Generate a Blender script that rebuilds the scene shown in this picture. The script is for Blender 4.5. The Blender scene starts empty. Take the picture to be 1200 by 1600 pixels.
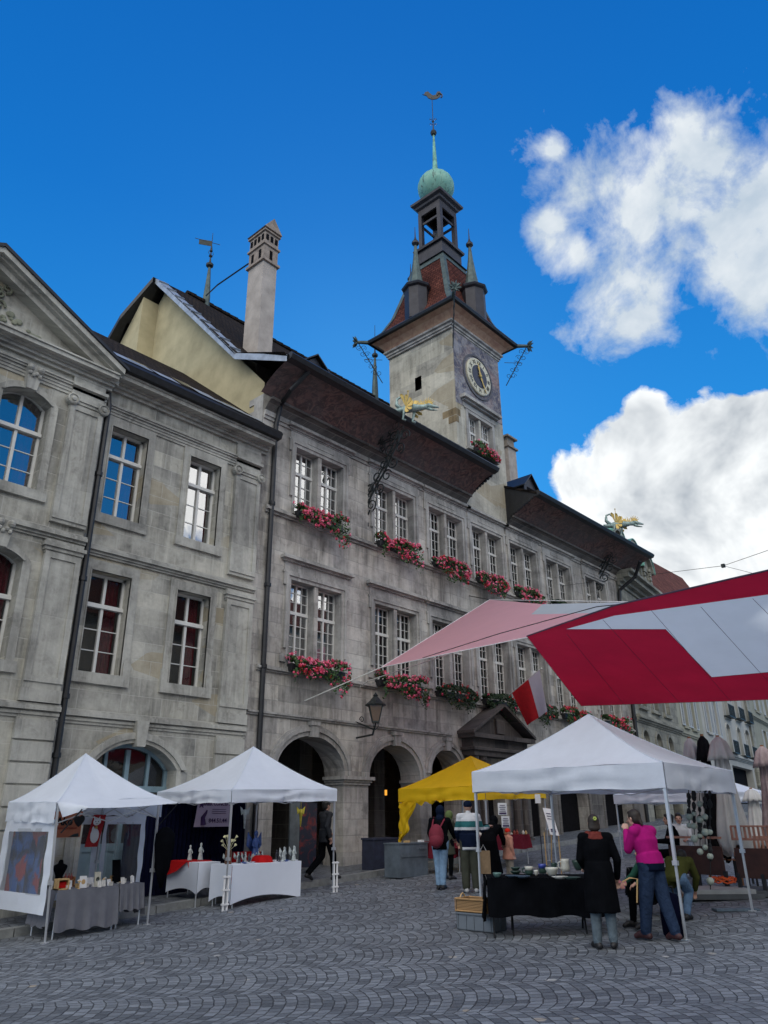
import bpy, math, random
import numpy as np
from mathutils import Vector, Matrix, noise
random.seed(7)
C = bpy.context.scene.collection
R = math.radians
# ------------------------------------------------------------------ camera frame and measuring helpers
F_, PIT, ROL, AZ, CH = 1178.0, .38839, -.00834, .73221, 1.5
_fh = Vector((math.cos(AZ), math.sin(AZ), 0)); _rh = Vector((math.sin(AZ), -math.cos(AZ), 0)); _z = Vector((0, 0, 1))
FWD = _fh*math.cos(PIT)+_z*math.sin(PIT); _u0 = -_fh*math.sin(PIT)+_z*math.cos(PIT)
RT = _rh*math.cos(ROL)+_u0*math.sin(ROL); UP = -_rh*math.sin(ROL)+_u0*math.cos(ROL)
CAM = Vector((0, 0, CH))
def ray(x, y): return FWD+RT*((x-600)/F_)-UP*((y-800)/F_)
def onY(x, y, Y): d = ray(x, y); return CAM+d*(Y/d.y)
def onX(x, y, X): d = ray(x, y); return CAM+d*(X/d.x)
def onD(x, y, D): d = ray(x, y); return CAM+d*(D/math.hypot(d.x, d.y))
def onZ(x, y, Z): d = ray(x, y); return CAM+d*((Z-CH)/d.z)
def gz(X):                                   # the square climbs gently along the facades
    t = min(max(X, 1.0), 60.0); return .05*(t-12)
def onG(x, y, off=0):
    d = ray(x, y); t = (CH+.6-off)/(.05*d.x-d.z); return CAM+d*t
K = 1.05                                     # the buildings stand a little farther than first measured
def k(p): return (p[0]*K, p[1]*K, CH+(p[2]-CH)*K)
# ------------------------------------------------------------------ node helpers
def nmat(name):
    m = bpy.data.materials.new(name); m.use_nodes = True
    nt = m.node_tree; b = nt.nodes['Principled BSDF']; return m, nt, b
def N(nt, t, **kw):
    n = nt.nodes.new(t)
    for a, v in kw.items():
        if a.startswith('i_'):
            key = a[2:]; key = int(key) if key.isdigit() else key.replace('_', ' ')
            n.inputs[key].default_value = v
        else: setattr(n, a, v)
    return n
def mth(nt, op, a, b=None, c=None, clamp=False):
    n = nt.nodes.new('ShaderNodeMath'); n.operation = op; n.use_clamp = clamp
    for i, v in enumerate((a, b, c)):
        if v is None: continue
        if isinstance(v, (int, float)): n.inputs[i].default_value = v
        else: nt.links.new(v, n.inputs[i])
    return n.outputs[0]
def mix(nt, fac, a, b, mode='MIX'):
    n = nt.nodes.new('ShaderNodeMix'); n.data_type = 'RGBA'; n.blend_type = mode
    for i, v in ((0, fac), (6, a), (7, b)):
        if isinstance(v, (int, float)): n.inputs[i].default_value = v
        elif isinstance(v, tuple): n.inputs[i].default_value = v if len(v) == 4 else v+(1,)
        else: nt.links.new(v, n.inputs[i])
    return n.outputs[2]
def ramp(nt, fac, p0, p1, c0=(0, 0, 0, 1), c1=(1, 1, 1, 1)):
    n = nt.nodes.new('ShaderNodeValToRGB'); nt.links.new(fac, n.inputs[0])
    n.color_ramp.elements[0].position = p0; n.color_ramp.elements[1].position = p1
    n.color_ramp.elements[0].color = c0; n.color_ramp.elements[1].color = c1; return n.outputs[0]
def noise_(nt, vec, scale, detail=5, rough=.6, dist=0):
    n = N(nt, 'ShaderNodeTexNoise'); n.inputs['Scale'].default_value = scale; n.inputs['Detail'].default_value = detail
    n.inputs['Roughness'].default_value = rough; n.inputs['Distortion'].default_value = dist
    nt.links.new(vec, n.inputs['Vector']); return n.outputs[0]
def mapp(nt, vec, scale=(1, 1, 1), rot=(0, 0, 0), loc=(0, 0, 0)):
    n = N(nt, 'ShaderNodeMapping'); n.inputs['Scale'].default_value = scale; n.inputs['Rotation'].default_value = rot
    n.inputs['Location'].default_value = loc; nt.links.new(vec, n.inputs[0]); return n.outputs[0]
def coord(nt): return N(nt, 'ShaderNodeTexCoord').outputs['Object']
def bump(nt, b, h, s=.3, d=.02):
    n = N(nt, 'ShaderNodeBump'); n.inputs['Strength'].default_value = s; n.inputs['Distance'].default_value = d
    nt.links.new(h, n.inputs['Height']); nt.links.new(n.outputs[0], b.inputs['Normal'])
MATS = {}
def plain(name, col, rough=.7, metal=0, var=.25, scale=6, bmp=0, transl=0):
    if name in MATS: return MATS[name]
    m, nt, b = nmat(name); v = coord(nt)
    n = noise_(nt, v, scale, 6)
    c = mix(nt, ramp(nt, n, .3, .7), tuple(x*(1-var) for x in col), tuple(min(1, x*(1+var)) for x in col))
    nt.links.new(c, b.inputs['Base Color']); b.inputs['Roughness'].default_value = rough; b.inputs['Metallic'].default_value = metal
    if bmp: bump(nt, b, n, bmp, .02)
    if rough >= .85:
        b.inputs['Specular IOR Level'].default_value = .03
        if not bmp and scale >= 8: bump(nt, b, noise_(nt, v, scale*.9, 3, .5, 1.2), .6, .03)
    if transl:
        t = N(nt, 'ShaderNodeBsdfTranslucent'); nt.links.new(c, t.inputs[0])
        ms = N(nt, 'ShaderNodeMixShader'); ms.inputs[0].default_value = transl
        nt.links.new(b.outputs[0], ms.inputs[1]); nt.links.new(t.outputs[0], ms.inputs[2])
        nt.links.new(ms.outputs[0], nt.nodes['Material Output'].inputs[0])
    MATS[name] = m; return m
def stone(name, c1, c2, bw=.85, bh=.42, joint=(.30, .28, .24), jfac=.5, stain=.6, patch=None, mort=.012):
    m, nt, b = nmat(name); v = coord(nt)
    sp = N(nt, 'ShaderNodeSeparateXYZ'); nt.links.new(v, sp.inputs[0])
    u = mth(nt, 'ADD', sp.outputs[0], sp.outputs[1])
    cb = N(nt, 'ShaderNodeCombineXYZ'); nt.links.new(u, cb.inputs[0]); nt.links.new(sp.outputs[2], cb.inputs[1])
    uv = cb.outputs[0]
    br = N(nt, 'ShaderNodeTexBrick'); br.offset = .42; br.squash = .7; br.squash_frequency = 3
    br.inputs['Scale'].default_value = 1; br.inputs['Brick Width'].default_value = bw; br.inputs['Row Height'].default_value = bh
    br.inputs['Mortar Size'].default_value = mort; br.inputs['Mortar Smooth'].default_value = .3; br.inputs['Bias'].default_value = 0
    br.inputs[1].default_value = c1+(1,); br.inputs[2].default_value = c2+(1,); br.inputs[3].default_value = tuple((a+b_)/2*(1-jfac)+j*jfac for a, b_, j in zip(c1, c2, joint))+(1,)
    nt.links.new(uv, br.inputs[0])
    big = noise_(nt, uv, .55, 5, .65)
    streak = noise_(nt, mapp(nt, uv, (2.6, .28, 1)), 1.4, 8, .68, .4)
    fine = noise_(nt, uv, 9, 10, .72)
    blot = noise_(nt, uv, 2.3, 8, .7, .6)
    dk = tuple(x*(1-stain) for x in c1)
    c = mix(nt, ramp(nt, streak, .44, .70), br.outputs[0], dk, 'MIX')
    lst = noise_(nt, mapp(nt, uv, (5.5, .22, 1), loc=(3.1, 0, 0)), 1.3, 7, .6, .2)
    c = mix(nt, mth(nt, 'MULTIPLY', ramp(nt, lst, .56, .70), .5), c, tuple(min(1, x*1.5) for x in c2))
    c = mix(nt, mth(nt, 'MULTIPLY', ramp(nt, blot, .53, .66), .5), c, tuple(x*.36 for x in c1))
    vb_ = N(nt, 'ShaderNodeTexBrick'); vb_.offset = .42; vb_.squash = .7; vb_.squash_frequency = 3; vb_.inputs['Scale'].default_value = 1; vb_.inputs['Brick Width'].default_value = bw; vb_.inputs['Row Height'].default_value = bh; vb_.inputs['Mortar Size'].default_value = 0; vb_.inputs[1].default_value = (.62, .62, .64, 1); vb_.inputs[2].default_value = (1.22, 1.2, 1.16, 1); nt.links.new(mapp(nt, uv, loc=(bw*2*37, 0, 0)), vb_.inputs[0])
    c = mix(nt, .75, c, vb_.outputs[0], 'MULTIPLY')
    c = mix(nt, mth(nt, 'MULTIPLY', ramp(nt, big, .45, .62), .55), c, tuple(min(1, x*1.45) for x in c2))
    c = mix(nt, .55, c, ramp(nt, fine, .25, .75, (.62, .62, .62, 1), (1.08, 1.08, 1.08, 1)), 'MULTIPLY')
    if patch:
        pn = N(nt, 'ShaderNodeTexVoronoi'); pn.inputs['Scale'].default_value = 1; nt.links.new(mapp(nt, uv, (1/bw/1.4, 1/bh/1.1, 1)), pn.inputs[0])
        sr = N(nt, 'ShaderNodeSeparateColor'); nt.links.new(pn.outputs['Color'], sr.inputs[0])
        c = mix(nt, mth(nt, 'MULTIPLY', ramp(nt, sr.outputs[0], .84, .86), .5), c, patch)
    c = mix(nt, mth(nt, 'MULTIPLY', br.outputs[1], .55), c, br.inputs[3].default_value[:])
    nt.links.new(c, b.inputs['Base Color']); b.inputs['Roughness'].default_value = .9
    h = mth(nt, 'SUBTRACT', mth(nt, 'MULTIPLY', fine, .5), mth(nt, 'MULTIPLY', br.outputs[1], .8))
    bump(nt, b, h, .5, .02); MATS[name] = m; return m
def tiles(name, c1, c2, w=.18, h=.16, slope='y'):
    m, nt, b = nmat(name); v = coord(nt)
    sp = N(nt, 'ShaderNodeSeparateXYZ'); nt.links.new(v, sp.inputs[0])
    u = sp.outputs[0] if slope == 'y' else mth(nt, 'ADD', sp.outputs[0], mth(nt, 'MULTIPLY', sp.outputs[1], -1.0))
    cb = N(nt, 'ShaderNodeCombineXYZ'); nt.links.new(u, cb.inputs[0]); nt.links.new(sp.outputs[2], cb.inputs[1])
    br = N(nt, 'ShaderNodeTexBrick'); br.inputs['Scale'].default_value = 1; br.inputs['Brick Width'].default_value = w; br.inputs['Row Height'].default_value = h
    br.inputs['Mortar Size'].default_value = .018; br.inputs['Mortar Smooth'].default_value = .6
    br.inputs[1].default_value = c1+(1,); br.inputs[2].default_value = c2+(1,); br.inputs[3].default_value = tuple(x*.25 for x in c1)+(1,)
    nt.links.new(cb.outputs[0], br.inputs[0]); n = noise_(nt, v, 1.2, 8, .7); n2 = noise_(nt, v, 12, 5)
    c = mix(nt, mth(nt, 'MULTIPLY', ramp(nt, n, .4, .68), .7), br.outputs[0], tuple(x*.4 for x in c1))
    c = mix(nt, .4, c, ramp(nt, n2, .2, .8), 'MULTIPLY')
    nt.links.new(c, b.inputs['Base Color']); b.inputs['Roughness'].default_value = .9; b.inputs['Specular IOR Level'].default_value = .15
    fr = mth(nt, 'FRACT', mth(nt, 'DIVIDE', sp.outputs[2], h))
    bump(nt, b, mth(nt, 'ADD', fr, mth(nt, 'MULTIPLY', br.outputs[1], -1)), .8, .05); MATS[name] = m; return m
# ------------------------------------------------------------------ mesh builder
class MB:
    def __init__(s, kk=False): s.v = []; s.f = []; s.m = []; s.cur = 0; s.kk = kk
    def add(s, vs, fs):
        o = len(s.v); s.v += [tuple(p) for p in vs]; s.f += [tuple(i+o for i in f) for f in fs]; s.m += [s.cur]*len(fs); return s
    def box(s, x0, x1, y0, y1, z0, z1):
        vs = [(x, y, z) for z in (z0, z1) for y in (y0, y1) for x in (x0, x1)]
        return s.add(vs, [(0, 2, 3, 1), (4, 5, 7, 6), (0, 1, 5, 4), (2, 6, 7, 3), (0, 4, 6, 2), (1, 3, 7, 5)])
    def quad(s, *p): return s.add(p, [tuple(range(len(p)))])
    def obox(s, c, ax, ay, az):      # oriented box: centre and half axes
        c, ax, ay, az = map(Vector, (c, ax, ay, az))
        vs = [c+ax*i+ay*j+az*l for l in (-1, 1) for j in (-1, 1) for i in (-1, 1)]
        return s.add(vs, [(0, 2, 3, 1), (4, 5, 7, 6), (0, 1, 5, 4), (2, 6, 7, 3), (0, 4, 6, 2), (1, 3, 7, 5)])
    def tube(s, pts, r, n=6, cap=True):
        pts = [Vector(p) for p in pts]; rr = r if isinstance(r, (list, tuple)) else [r]*len(pts)
        vs = []; fs = []; ref = None
        for i, p in enumerate(pts):
            d = (pts[min(i+1, len(pts)-1)]-pts[max(i-1, 0)]); d = d.normalized() if d.length > 1e-9 else Vector((0, 0, 1))
            if ref is None: ref = d.orthogonal().normalized()
            a = (ref-d*ref.dot(d)); a = a.normalized() if a.length > 1e-6 else d.orthogonal().normalized(); ref = a; b = d.cross(a)
            for j in range(n):
                t = 2*math.pi*j/n; vs.append(p+(a*math.cos(t)+b*math.sin(t))*rr[i])
        for i in range(len(pts)-1):
            for j in range(n): fs.append((i*n+j, i*n+(j+1) % n, (i+1)*n+(j+1) % n, (i+1)*n+j))
        if cap: fs.append(tuple(range(n-1, -1, -1))); fs.append(tuple((len(pts)-1)*n+j for j in range(n)))
        return s.add(vs, fs)
    def lathe(s, c, prof, n=16, ax=(0, 0, 1), sx=1, sy=1):
        c = Vector(c); ax = Vector(ax).normalized(); a = Vector((1, 0, 0)) if abs(ax.z) > .9 else ax.orthogonal().normalized(); b = ax.cross(a)
        vs = []; fs = []
        for (r, h) in prof:
            for j in range(n):
                t = 2*math.pi*j/n; vs.append(c+ax*h+(a*math.cos(t)*sx+b*math.sin(t)*sy)*r)
        for i in range(len(prof)-1):
            for j in range(n): fs.append((i*n+j, i*n+(j+1) % n, (i+1)*n+(j+1) % n, (i+1)*n+j))
        fs.append(tuple(range(n-1, -1, -1))); fs.append(tuple((len(prof)-1)*n+j for j in range(n)))
        return s.add(vs, fs)
    def sph(s, c, r, n=10, sc=(1, 1, 1), M=None):
        vs = []; fs = []; m = n//2+1
        for i in range(m+1):
            ph = math.pi*i/m
            for j in range(n):
                t = 2*math.pi*j/n; p = Vector((math.sin(ph)*math.cos(t)*sc[0], math.sin(ph)*math.sin(t)*sc[1], -math.cos(ph)*sc[2]))*r
                if M: p = M@p
                vs.append(Vector(c)+p)
        for i in range(m):
            for j in range(n): fs.append((i*n+j, i*n+(j+1) % n, (i+1)*n+(j+1) % n, (i+1)*n+j))
        return s.add(vs, fs)
    def prof_x(s, x0, x1, prof):     # extrude a closed (y,z) profile along x
        n = len(prof); vs = [(x0, y, z) for y, z in prof]+[(x1, y, z) for y, z in prof]
        fs = [(i, (i+1) % n, n+(i+1) % n, n+i) for i in range(n)]+[tuple(range(n-1, -1, -1)), tuple(range(n, 2*n))]
        return s.add(vs, fs)
    def poly(s, pts, off):           # flat polygon thickened by a vector
        n = len(pts); off = Vector(off); vs = [Vector(p) for p in pts]+[Vector(p)+off for p in pts]
        fs = [(i, (i+1) % n, n+(i+1) % n, n+i) for i in range(n)]+[tuple(range(n-1, -1, -1)), tuple(range(n, 2*n))]
        return s.add(vs, fs)
    def build(s, name, mat, parent=None, smooth=False, own=True):
        vs = [k(p) for p in s.v] if s.kk else s.v
        me = bpy.data.meshes.new(name); o = bpy.data.objects.new(name, me); C.objects.link(o)
        L = Vector((0, 0, 0))
        if parent is not None:
            L = Vector(parent.get('_w', (0, 0, 0))); o.parent = parent; o['_w'] = parent.get('_w', (0, 0, 0))
        elif own and vs:
            xs = list(zip(*vs)); L = Vector(((min(xs[0])+max(xs[0]))/2, (min(xs[1])+max(xs[1]))/2, min(xs[2]))); o.location = L; o['_w'] = tuple(L)
        me.from_pydata([Vector(p)-L for p in vs], [], s.f)
        for mt in (mat if isinstance(mat, (list, tuple)) else [mat]): me.materials.append(mt)
        if any(s.m): me.polygons.foreach_set('material_index', s.m)
        if smooth: me.polygons.foreach_set('use_smooth', [True]*len(me.polygons))
        me.update(); return o
def recalc(o):
    import bmesh
    b = bmesh.new(); b.from_mesh(o.data); bmesh.ops.recalc_face_normals(b, faces=b.faces); b.to_mesh(o.data); b.free(); return o
def tag(o, label=None, cat=None, group=None, kind=None):
    if label: o['label'] = label
    if cat: o['category'] = cat
    if group: o['group'] = group
    if kind: o['kind'] = kind
    return o
def empty(name, loc, label, cat, group=None):
    o = bpy.data.objects.new(name, None); C.objects.link(o); o.location = loc; o['_w'] = tuple(loc); o.empty_display_size = .2
    return tag(o, label, cat, group)
def copy_tree(o, parent=None, delta=None):
    c = o.copy(); C.objects.link(c)
    if parent: c.parent = parent
    for ch in list(o.children): copy_tree(ch, c)
    return c
def text_mesh(name, txt, size, mat, parent, M, depth=.004, bold=0, align='CENTER'):
    cu = bpy.data.curves.new(name, 'FONT'); cu.body = txt; cu.size = size; cu.align_x = align; cu.align_y = 'CENTER'; cu.extrude = depth; cu.offset = bold; cu.resolution_u = 2
    t = bpy.data.objects.new(name, cu); C.objects.link(t); dg = bpy.context.evaluated_depsgraph_get()
    me = bpy.data.meshes.new_from_object(t.evaluated_get(dg)); bpy.data.objects.remove(t)
    o = bpy.data.objects.new(name, me); C.objects.link(o); me.materials.clear(); me.materials.append(mat)
    L = Vector(parent.get('_w', (0, 0, 0))) if parent else Vector((0, 0, 0))
    me.transform(Matrix.Translation(-L)@M); o.parent = parent; o['_w'] = tuple(L); return o
def frame_M(o, x, y):                # matrix with text x axis, y axis and origin
    x = Vector(x).normalized(); y = Vector(y).normalized(); z = x.cross(y)
    M = Matrix.Identity(4)
    for i in range(3): M[i][0] = x[i]; M[i][1] = y[i]; M[i][2] = z[i]; M[i][3] = o[i]
    return M
# ------------------------------------------------------------------ materials
ST_HALL = stone('hall_sandstone', (.355, .335, .31), (.47, .45, .42), .95, .43, joint=(.2, .2, .19), jfac=.6, stain=.62)
ST_TOWER = stone('tower_plaster_stone', (.40, .385, .33), (.47, .45, .385), 1.3, .8, jfac=.15, stain=.35, patch=(.30, .24, .14))
ST_TRIM = stone('trim_stone', (.355, .345, .33), (.42, .41, .39), 1.6, 3.0, jfac=.1, stain=.5)
ST_LEFT = stone('left_house_molasse', (.34, .335, .30), (.445, .435, .385), 1.05, .42, joint=(.48, .47, .43), jfac=.8, stain=.45, patch=(.33, .27, .16), mort=.010)
ST_LTRIM = stone('left_house_trim', (.355, .35, .32), (.42, .415, .375), 2.2, 3.0, jfac=.1, stain=.45)
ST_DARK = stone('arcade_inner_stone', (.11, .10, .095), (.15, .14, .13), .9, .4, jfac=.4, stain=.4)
ST_A = stone('neighbour_stone', (.24, .24, .20), (.30, .295, .25), .8, .38, joint=(.12, .12, .11), jfac=.8, stain=.4)
PLAST_Y = plain('yellow_render', (.47, .41, .26), .9, var=.22, scale=.9)
PLAST_B = plain('cream_render', (.34, .34, .28), .9, var=.12, scale=1.2)
PLAST_C = plain('pale_render', (.42, .42, .39), .9, var=.1, scale=1.2)
PLAST_G = plain('grey_green_render', (.29, .29, .24), .9, var=.12, scale=1.2)
CHIM = plain('chimney_render', (.40, .355, .32), .9, var=.22, scale=2.2, bmp=.2)
TILE_D = tiles('dark_old_tiles', (.026, .020, .017), (.052, .038, .030))
TILE_R = tiles('red_tiles', (.13, .042, .034), (.23, .080, .058), .22, .17, 'x')
TILE_R2 = tiles('brown_red_tiles', (.17, .060, .045), (.24, .095, .07), .35, .3)
METAL_D = plain('dark_sheet_metal', (.020, .021, .024), .45, .3, var=.3)
METAL_ROOF = plain('dark_lead_sheet', (.032, .031, .038), .5, .4, var=.35, scale=3)
METAL_L = plain('grey_zinc', (.36, .40, .45), .45, .5, var=.25, scale=3)
COPPER = plain('copper_verdigris', (.16, .36, .29), .65, .2, var=.45, scale=3.5)
COPPER_D = plain('dull_copper', (.075, .105, .10), .6, .3, var=.4, scale=4)
IRON = plain('wrought_iron', (.03, .036, .036), .55, .5, var=.4, scale=10)
GOLD = plain('gilding', (.52, .37, .11), .5, .4, var=.25, scale=8)
WHITEP = plain('white_window_paint', (.62, .62, .60), .5, var=.06)
GREYP = plain('grey_window_paint', (.50, .53, .55), .55, var=.08)
BLUEP = plain('blue_grey_paint', (.20, .30, .36), .55, var=.12)
BLACK = plain('black_cloth', (.0035, .004, .0055), .9, var=.3)
NAVY = plain('navy_backdrop_cloth', (.004, .005, .018), .9, var=.3)
WHITE_T = plain('white_canopy_fabric', (.76, .81, .90), .75, var=.03, scale=3.5, transl=.25, bmp=.6)
YELLOW_T = plain('yellow_canopy_fabric', (.90, .58, .006), .7, var=.05, scale=3.5, transl=.3, bmp=.6)
WHITE_C = plain('white_stretch_cloth', (.72, .77, .87), .8, var=.03, scale=2)
GREY_C = plain('grey_linen_cloth', (.15, .155, .18), .9, var=.12, scale=5)
RED_C = plain('red_cloth', (.42, .012, .014), .85, var=.2, scale=6)
ALU = plain('tent_aluminium', (.55, .57, .60), .4, .6, var=.08)
WOOD = plain('warm_wood', (.30, .13, .05), .6, var=.3, scale=8)
BAMBOO = plain('light_wood', (.55, .36, .16), .6, var=.2, scale=8)
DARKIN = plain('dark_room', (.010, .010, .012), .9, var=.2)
CURT = plain('wine_red_curtain', (.11, .008, .016), .9, var=.35, scale=5)
LEAF = plain('leaf_green', (.035, .085, .020), .6, var=.55, scale=9)
LEAF2 = plain('leaf_dark_green', (.018, .045, .014), .6, var=.5, scale=9)
PINK = plain('geranium_pink', (.76, .065, .16), .6, var=.35, scale=12)
PINK2 = plain('geranium_light_pink', (.86, .17, .29), .6, var=.3, scale=12)
REDF = plain('geranium_red', (.50, .015, .03), .6, var=.3, scale=12)
PAPER = plain('white_paper', (.75, .75, .76), .8, var=.04)
def glass_mat(name, refl, tint=(.012, .014, .018), transp=.0):
    m, nt, b = nmat(name); b.inputs['Base Color'].default_value = tint+(1,); b.inputs['Roughness'].default_value = .06
    g = N(nt, 'ShaderNodeBsdfGlossy'); g.inputs['Roughness'].default_value = .015; g.inputs['Color'].default_value = (.95, .97, 1, 1)
    nz = noise_(nt, mapp(nt, coord(nt), (1, 1, .6)), 2.2, 2)
    bp = N(nt, 'ShaderNodeBump'); bp.inputs['Strength'].default_value = .05; bp.inputs['Distance'].default_value = .05; nt.links.new(nz, bp.inputs['Height']); nt.links.new(bp.outputs[0], g.inputs['Normal'])
    base = b.outputs[0]
    if transp:
        tr = N(nt, 'ShaderNodeBsdfTransparent'); mm = N(nt, 'ShaderNodeMixShader'); mm.inputs[0].default_value = transp
        nt.links.new(base, mm.inputs[1]); nt.links.new(tr.outputs[0], mm.inputs[2]); base = mm.outputs[0]
    ms = N(nt, 'ShaderNodeMixShader'); ms.inputs[0].default_value = refl
    nt.links.new(base, ms.inputs[1]); nt.links.new(g.outputs[0], ms.inputs[2]); nt.links.new(ms.outputs[0], nt.nodes['Material Output'].inputs[0])
    MATS[name] = m; return m
GLASS = glass_mat('window_glass', .33, transp=.75)
GLASSD = glass_mat('dim_window_glass', .055, transp=.75)
CLEARPVC = glass_mat('clear_pvc', .10, tint=(.3, .33, .36), transp=.8)
# ------------------------------------------------------------------ world: sky with clouds
W = bpy.data.worlds.new('World'); bpy.context.scene.world = W; W.use_nodes = True; W.cycles.sampling_method = 'MANUAL'; W.cycles.sample_map_resolution = 512
nt = W.node_tree; bg = nt.nodes['Background']
SUN_EL, SUN_AZ = R(32), R(44)           # azimuth measured from +X towards +Y
sky = N(nt, 'ShaderNodeTexSky', sky_type='NISHITA', sun_disc=False)
sky.sun_elevation = SUN_EL; sky.sun_rotation = R(90)-SUN_AZ; sky.air_density = 1.0; sky.dust_density = .3; sky.ozone_density = 3.0; sky.altitude = 500
hs = N(nt, 'ShaderNodeHueSaturation'); hs.inputs['Saturation'].default_value = 1.25; hs.inputs['Hue'].default_value = .493; hs.inputs['Value'].default_value = 1.0
nt.links.new(sky.outputs[0], hs.inputs['Color'])
dirv = N(nt, 'ShaderNodeTexCoord').outputs['Generated']
nv = N(nt, 'ShaderNodeVectorMath', operation='NORMALIZE'); nt.links.new(dirv, nv.inputs[0]); dv = nv.outputs[0]
# tame the glow of the sky towards the sun so that the blue stays even and deep, as in the photograph
skyn = mix(nt, 1.0, hs.outputs[0], (.42, 1.02, 1.42), 'MULTIPLY')
sepz = N(nt, 'ShaderNodeSeparateXYZ'); nt.links.new(dv, sepz.inputs[0])
gr = N(nt, 'ShaderNodeValToRGB'); nt.links.new(sepz.outputs[2], gr.inputs[0]); ce_ = gr.color_ramp
ce_.elements[0].position = 0; ce_.elements[0].color = (.40, 2.5, 5.2, 1); ce_.elements[1].position = .95; ce_.elements[1].color = (.008, .62, 2.7, 1)
e1_ = ce_.elements.new(.32); e1_.color = (.13, 1.85, 4.7, 1); e2_ = ce_.elements.new(.68); e2_.color = (.015, .96, 3.45, 1)
skyc = mix(nt, .86, skyn, gr.outputs[0])
def blobfield(blobs):
    out = None
    for (d, r) in blobs:
        dd = N(nt, 'ShaderNodeVectorMath', operation='DISTANCE'); nt.links.new(dv, dd.inputs[0]); dd.inputs[1].default_value = tuple(Vector(d).normalized())
        v = mth(nt, 'SUBTRACT', 1.0, mth(nt, 'DIVIDE', dd.outputs['Value'], r))
        out = v if out is None else mth(nt, 'SMOOTH_MAX', out, v, .25)
    return out
def B(x, y, rpx): return (ray(x, y), rpx/1250.0)
cl1 = [B(1010, 310, 178), B(905, 302, 108), B(868, 350, 74), B(1100, 240, 150), B(1180, 300, 170), B(990, 440, 115), B(995, 500, 60), B(1150, 420, 115), B(1230, 380, 190), B(872, 235, 34), B(905, 395, 60)]
cl2 = [B(1010, 665, 78), B(1090, 690, 95), B(1180, 690, 110), B(1230, 740, 170), B(925, 765, 82), B(980, 790, 170), B(1080, 820, 260), B(1000, 900, 210), B(1200, 900, 280), B(915, 860, 80), B(905, 770, 40), B(1160, 640, 40), B(1010, 640, 50)]
def refl(x, y, r, sy=-1): d = ray(x, y); return (Vector((d.x, -d.y, d.z)), r)
cl3 = [refl(325, 775, .075), refl(498, 740, .07), refl(480, 790, .055), refl(590, 800, .05), refl(495, 960, .05), (Vector((-.6, -.6, .75)), .75), (Vector((-1, .25, .8)), .55), (Vector((-.15, -.55, 1.0)), .30), (Vector((-.3, -1, .75)), .5), (Vector((.80, -.62, .55)), .24)]  # clouds mirrored in windows, then unseen ones added out of view as fill light
nA = noise_(nt, dv, 7.5, 7, .62, .25); nB = noise_(nt, dv, 4.2, 4, .55, .3)
vor = N(nt, 'ShaderNodeTexVoronoi', feature='SMOOTH_F1'); vor.inputs['Scale'].default_value = 17; vor.inputs['Smoothness'].default_value = .7
try: vor.inputs['Detail'].default_value = 1; vor.inputs['Roughness'].default_value = .55
except Exception: pass
wv = N(nt, 'ShaderNodeVectorMath', operation='ADD'); nt.links.new(dv, wv.inputs[0])
wn = N(nt, 'ShaderNodeTexNoise'); wn.inputs['Scale'].default_value = 9; wn.inputs['Detail'].default_value = 3; nt.links.new(dv, wn.inputs['Vector'])
ws = N(nt, 'ShaderNodeVectorMath', operation='SCALE'); nt.links.new(wn.outputs['Color'], ws.inputs[0]); ws.inputs['Scale'].default_value = .06; nt.links.new(ws.outputs[0], wv.inputs[1])
nt.links.new(wv.outputs[0], vor.inputs['Vector']); billow = mth(nt, 'SUBTRACT', .55, vor.outputs['Distance'])
nC = noise_(nt, dv, 22, 5, .6, .5)
f1 = mth(nt, 'ADD', blobfield(cl1), mth(nt, 'ADD', mth(nt, 'MULTIPLY', mth(nt, 'SUBTRACT', nA, .51), 3.0), mth(nt, 'MULTIPLY', mth(nt, 'SUBTRACT', nC, .5), .9)))
m1 = ramp(nt, f1, .14, .80)
f2 = mth(nt, 'ADD', blobfield(cl2), mth(nt, 'ADD', mth(nt, 'MULTIPLY', billow, .30), mth(nt, 'ADD', mth(nt, 'MULTIPLY', mth(nt, 'SUBTRACT', nA, .5), .8), mth(nt, 'MULTIPLY', mth(nt, 'SUBTRACT', nC, .5), .5))))
m2 = ramp(nt, f2, .20, .34)
f3 = mth(nt, 'ADD', blobfield(cl3), mth(nt, 'MULTIPLY', mth(nt, 'SUBTRACT', nB, .5), .9))
m3 = ramp(nt, f3, .05, .35)
# relief of the clouds: difference of the noise towards the light
def relief(scale, off):
    a_ = noise_(nt, dv, scale, 5, .58, .3); b_2 = noise_(nt, mapp(nt, dv, loc=tuple(off)), scale, 5, .58, .3); return mth(nt, 'SUBTRACT', a_, b_2)
lt_dir = (UP*.6-RT*.8)*.035
rel = relief(7, lt_dir)
sh1 = ramp(nt, mth(nt, 'ADD', mth(nt, 'ADD', mth(nt, 'MULTIPLY', rel, 1.1), .5), mth(nt, 'MULTIPLY', mth(nt, 'SUBTRACT', f1, .6), .16)), .22, .74, (.40, .52, .66, 1), (.84, .89, .93, 1))
sh2f = mth(nt, 'ADD', mth(nt, 'MULTIPLY', rel, 1.5), mth(nt, 'ADD', mth(nt, 'MULTIPLY', mth(nt, 'SUBTRACT', noise_(nt, dv, 3.4, 5, .55, .5), .5), 1.5), mth(nt, 'ADD', .72, mth(nt, 'MULTIPLY', mth(nt, 'SUBTRACT', f2, .3), -.22))))
sh2 = ramp(nt, sh2f, .20, .76, (.40, .45, .51, 1), (1.02, 1.05, 1.06, 1))
CLV = 6.3
def sc(c, v): return mix(nt, 1.0, c, (v, v, v), 'MULTIPLY')
col = mix(nt, m1, skyc, sc(sh1, CLV))
col = mix(nt, m2, col, sc(sh2, CLV*1.02))
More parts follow.
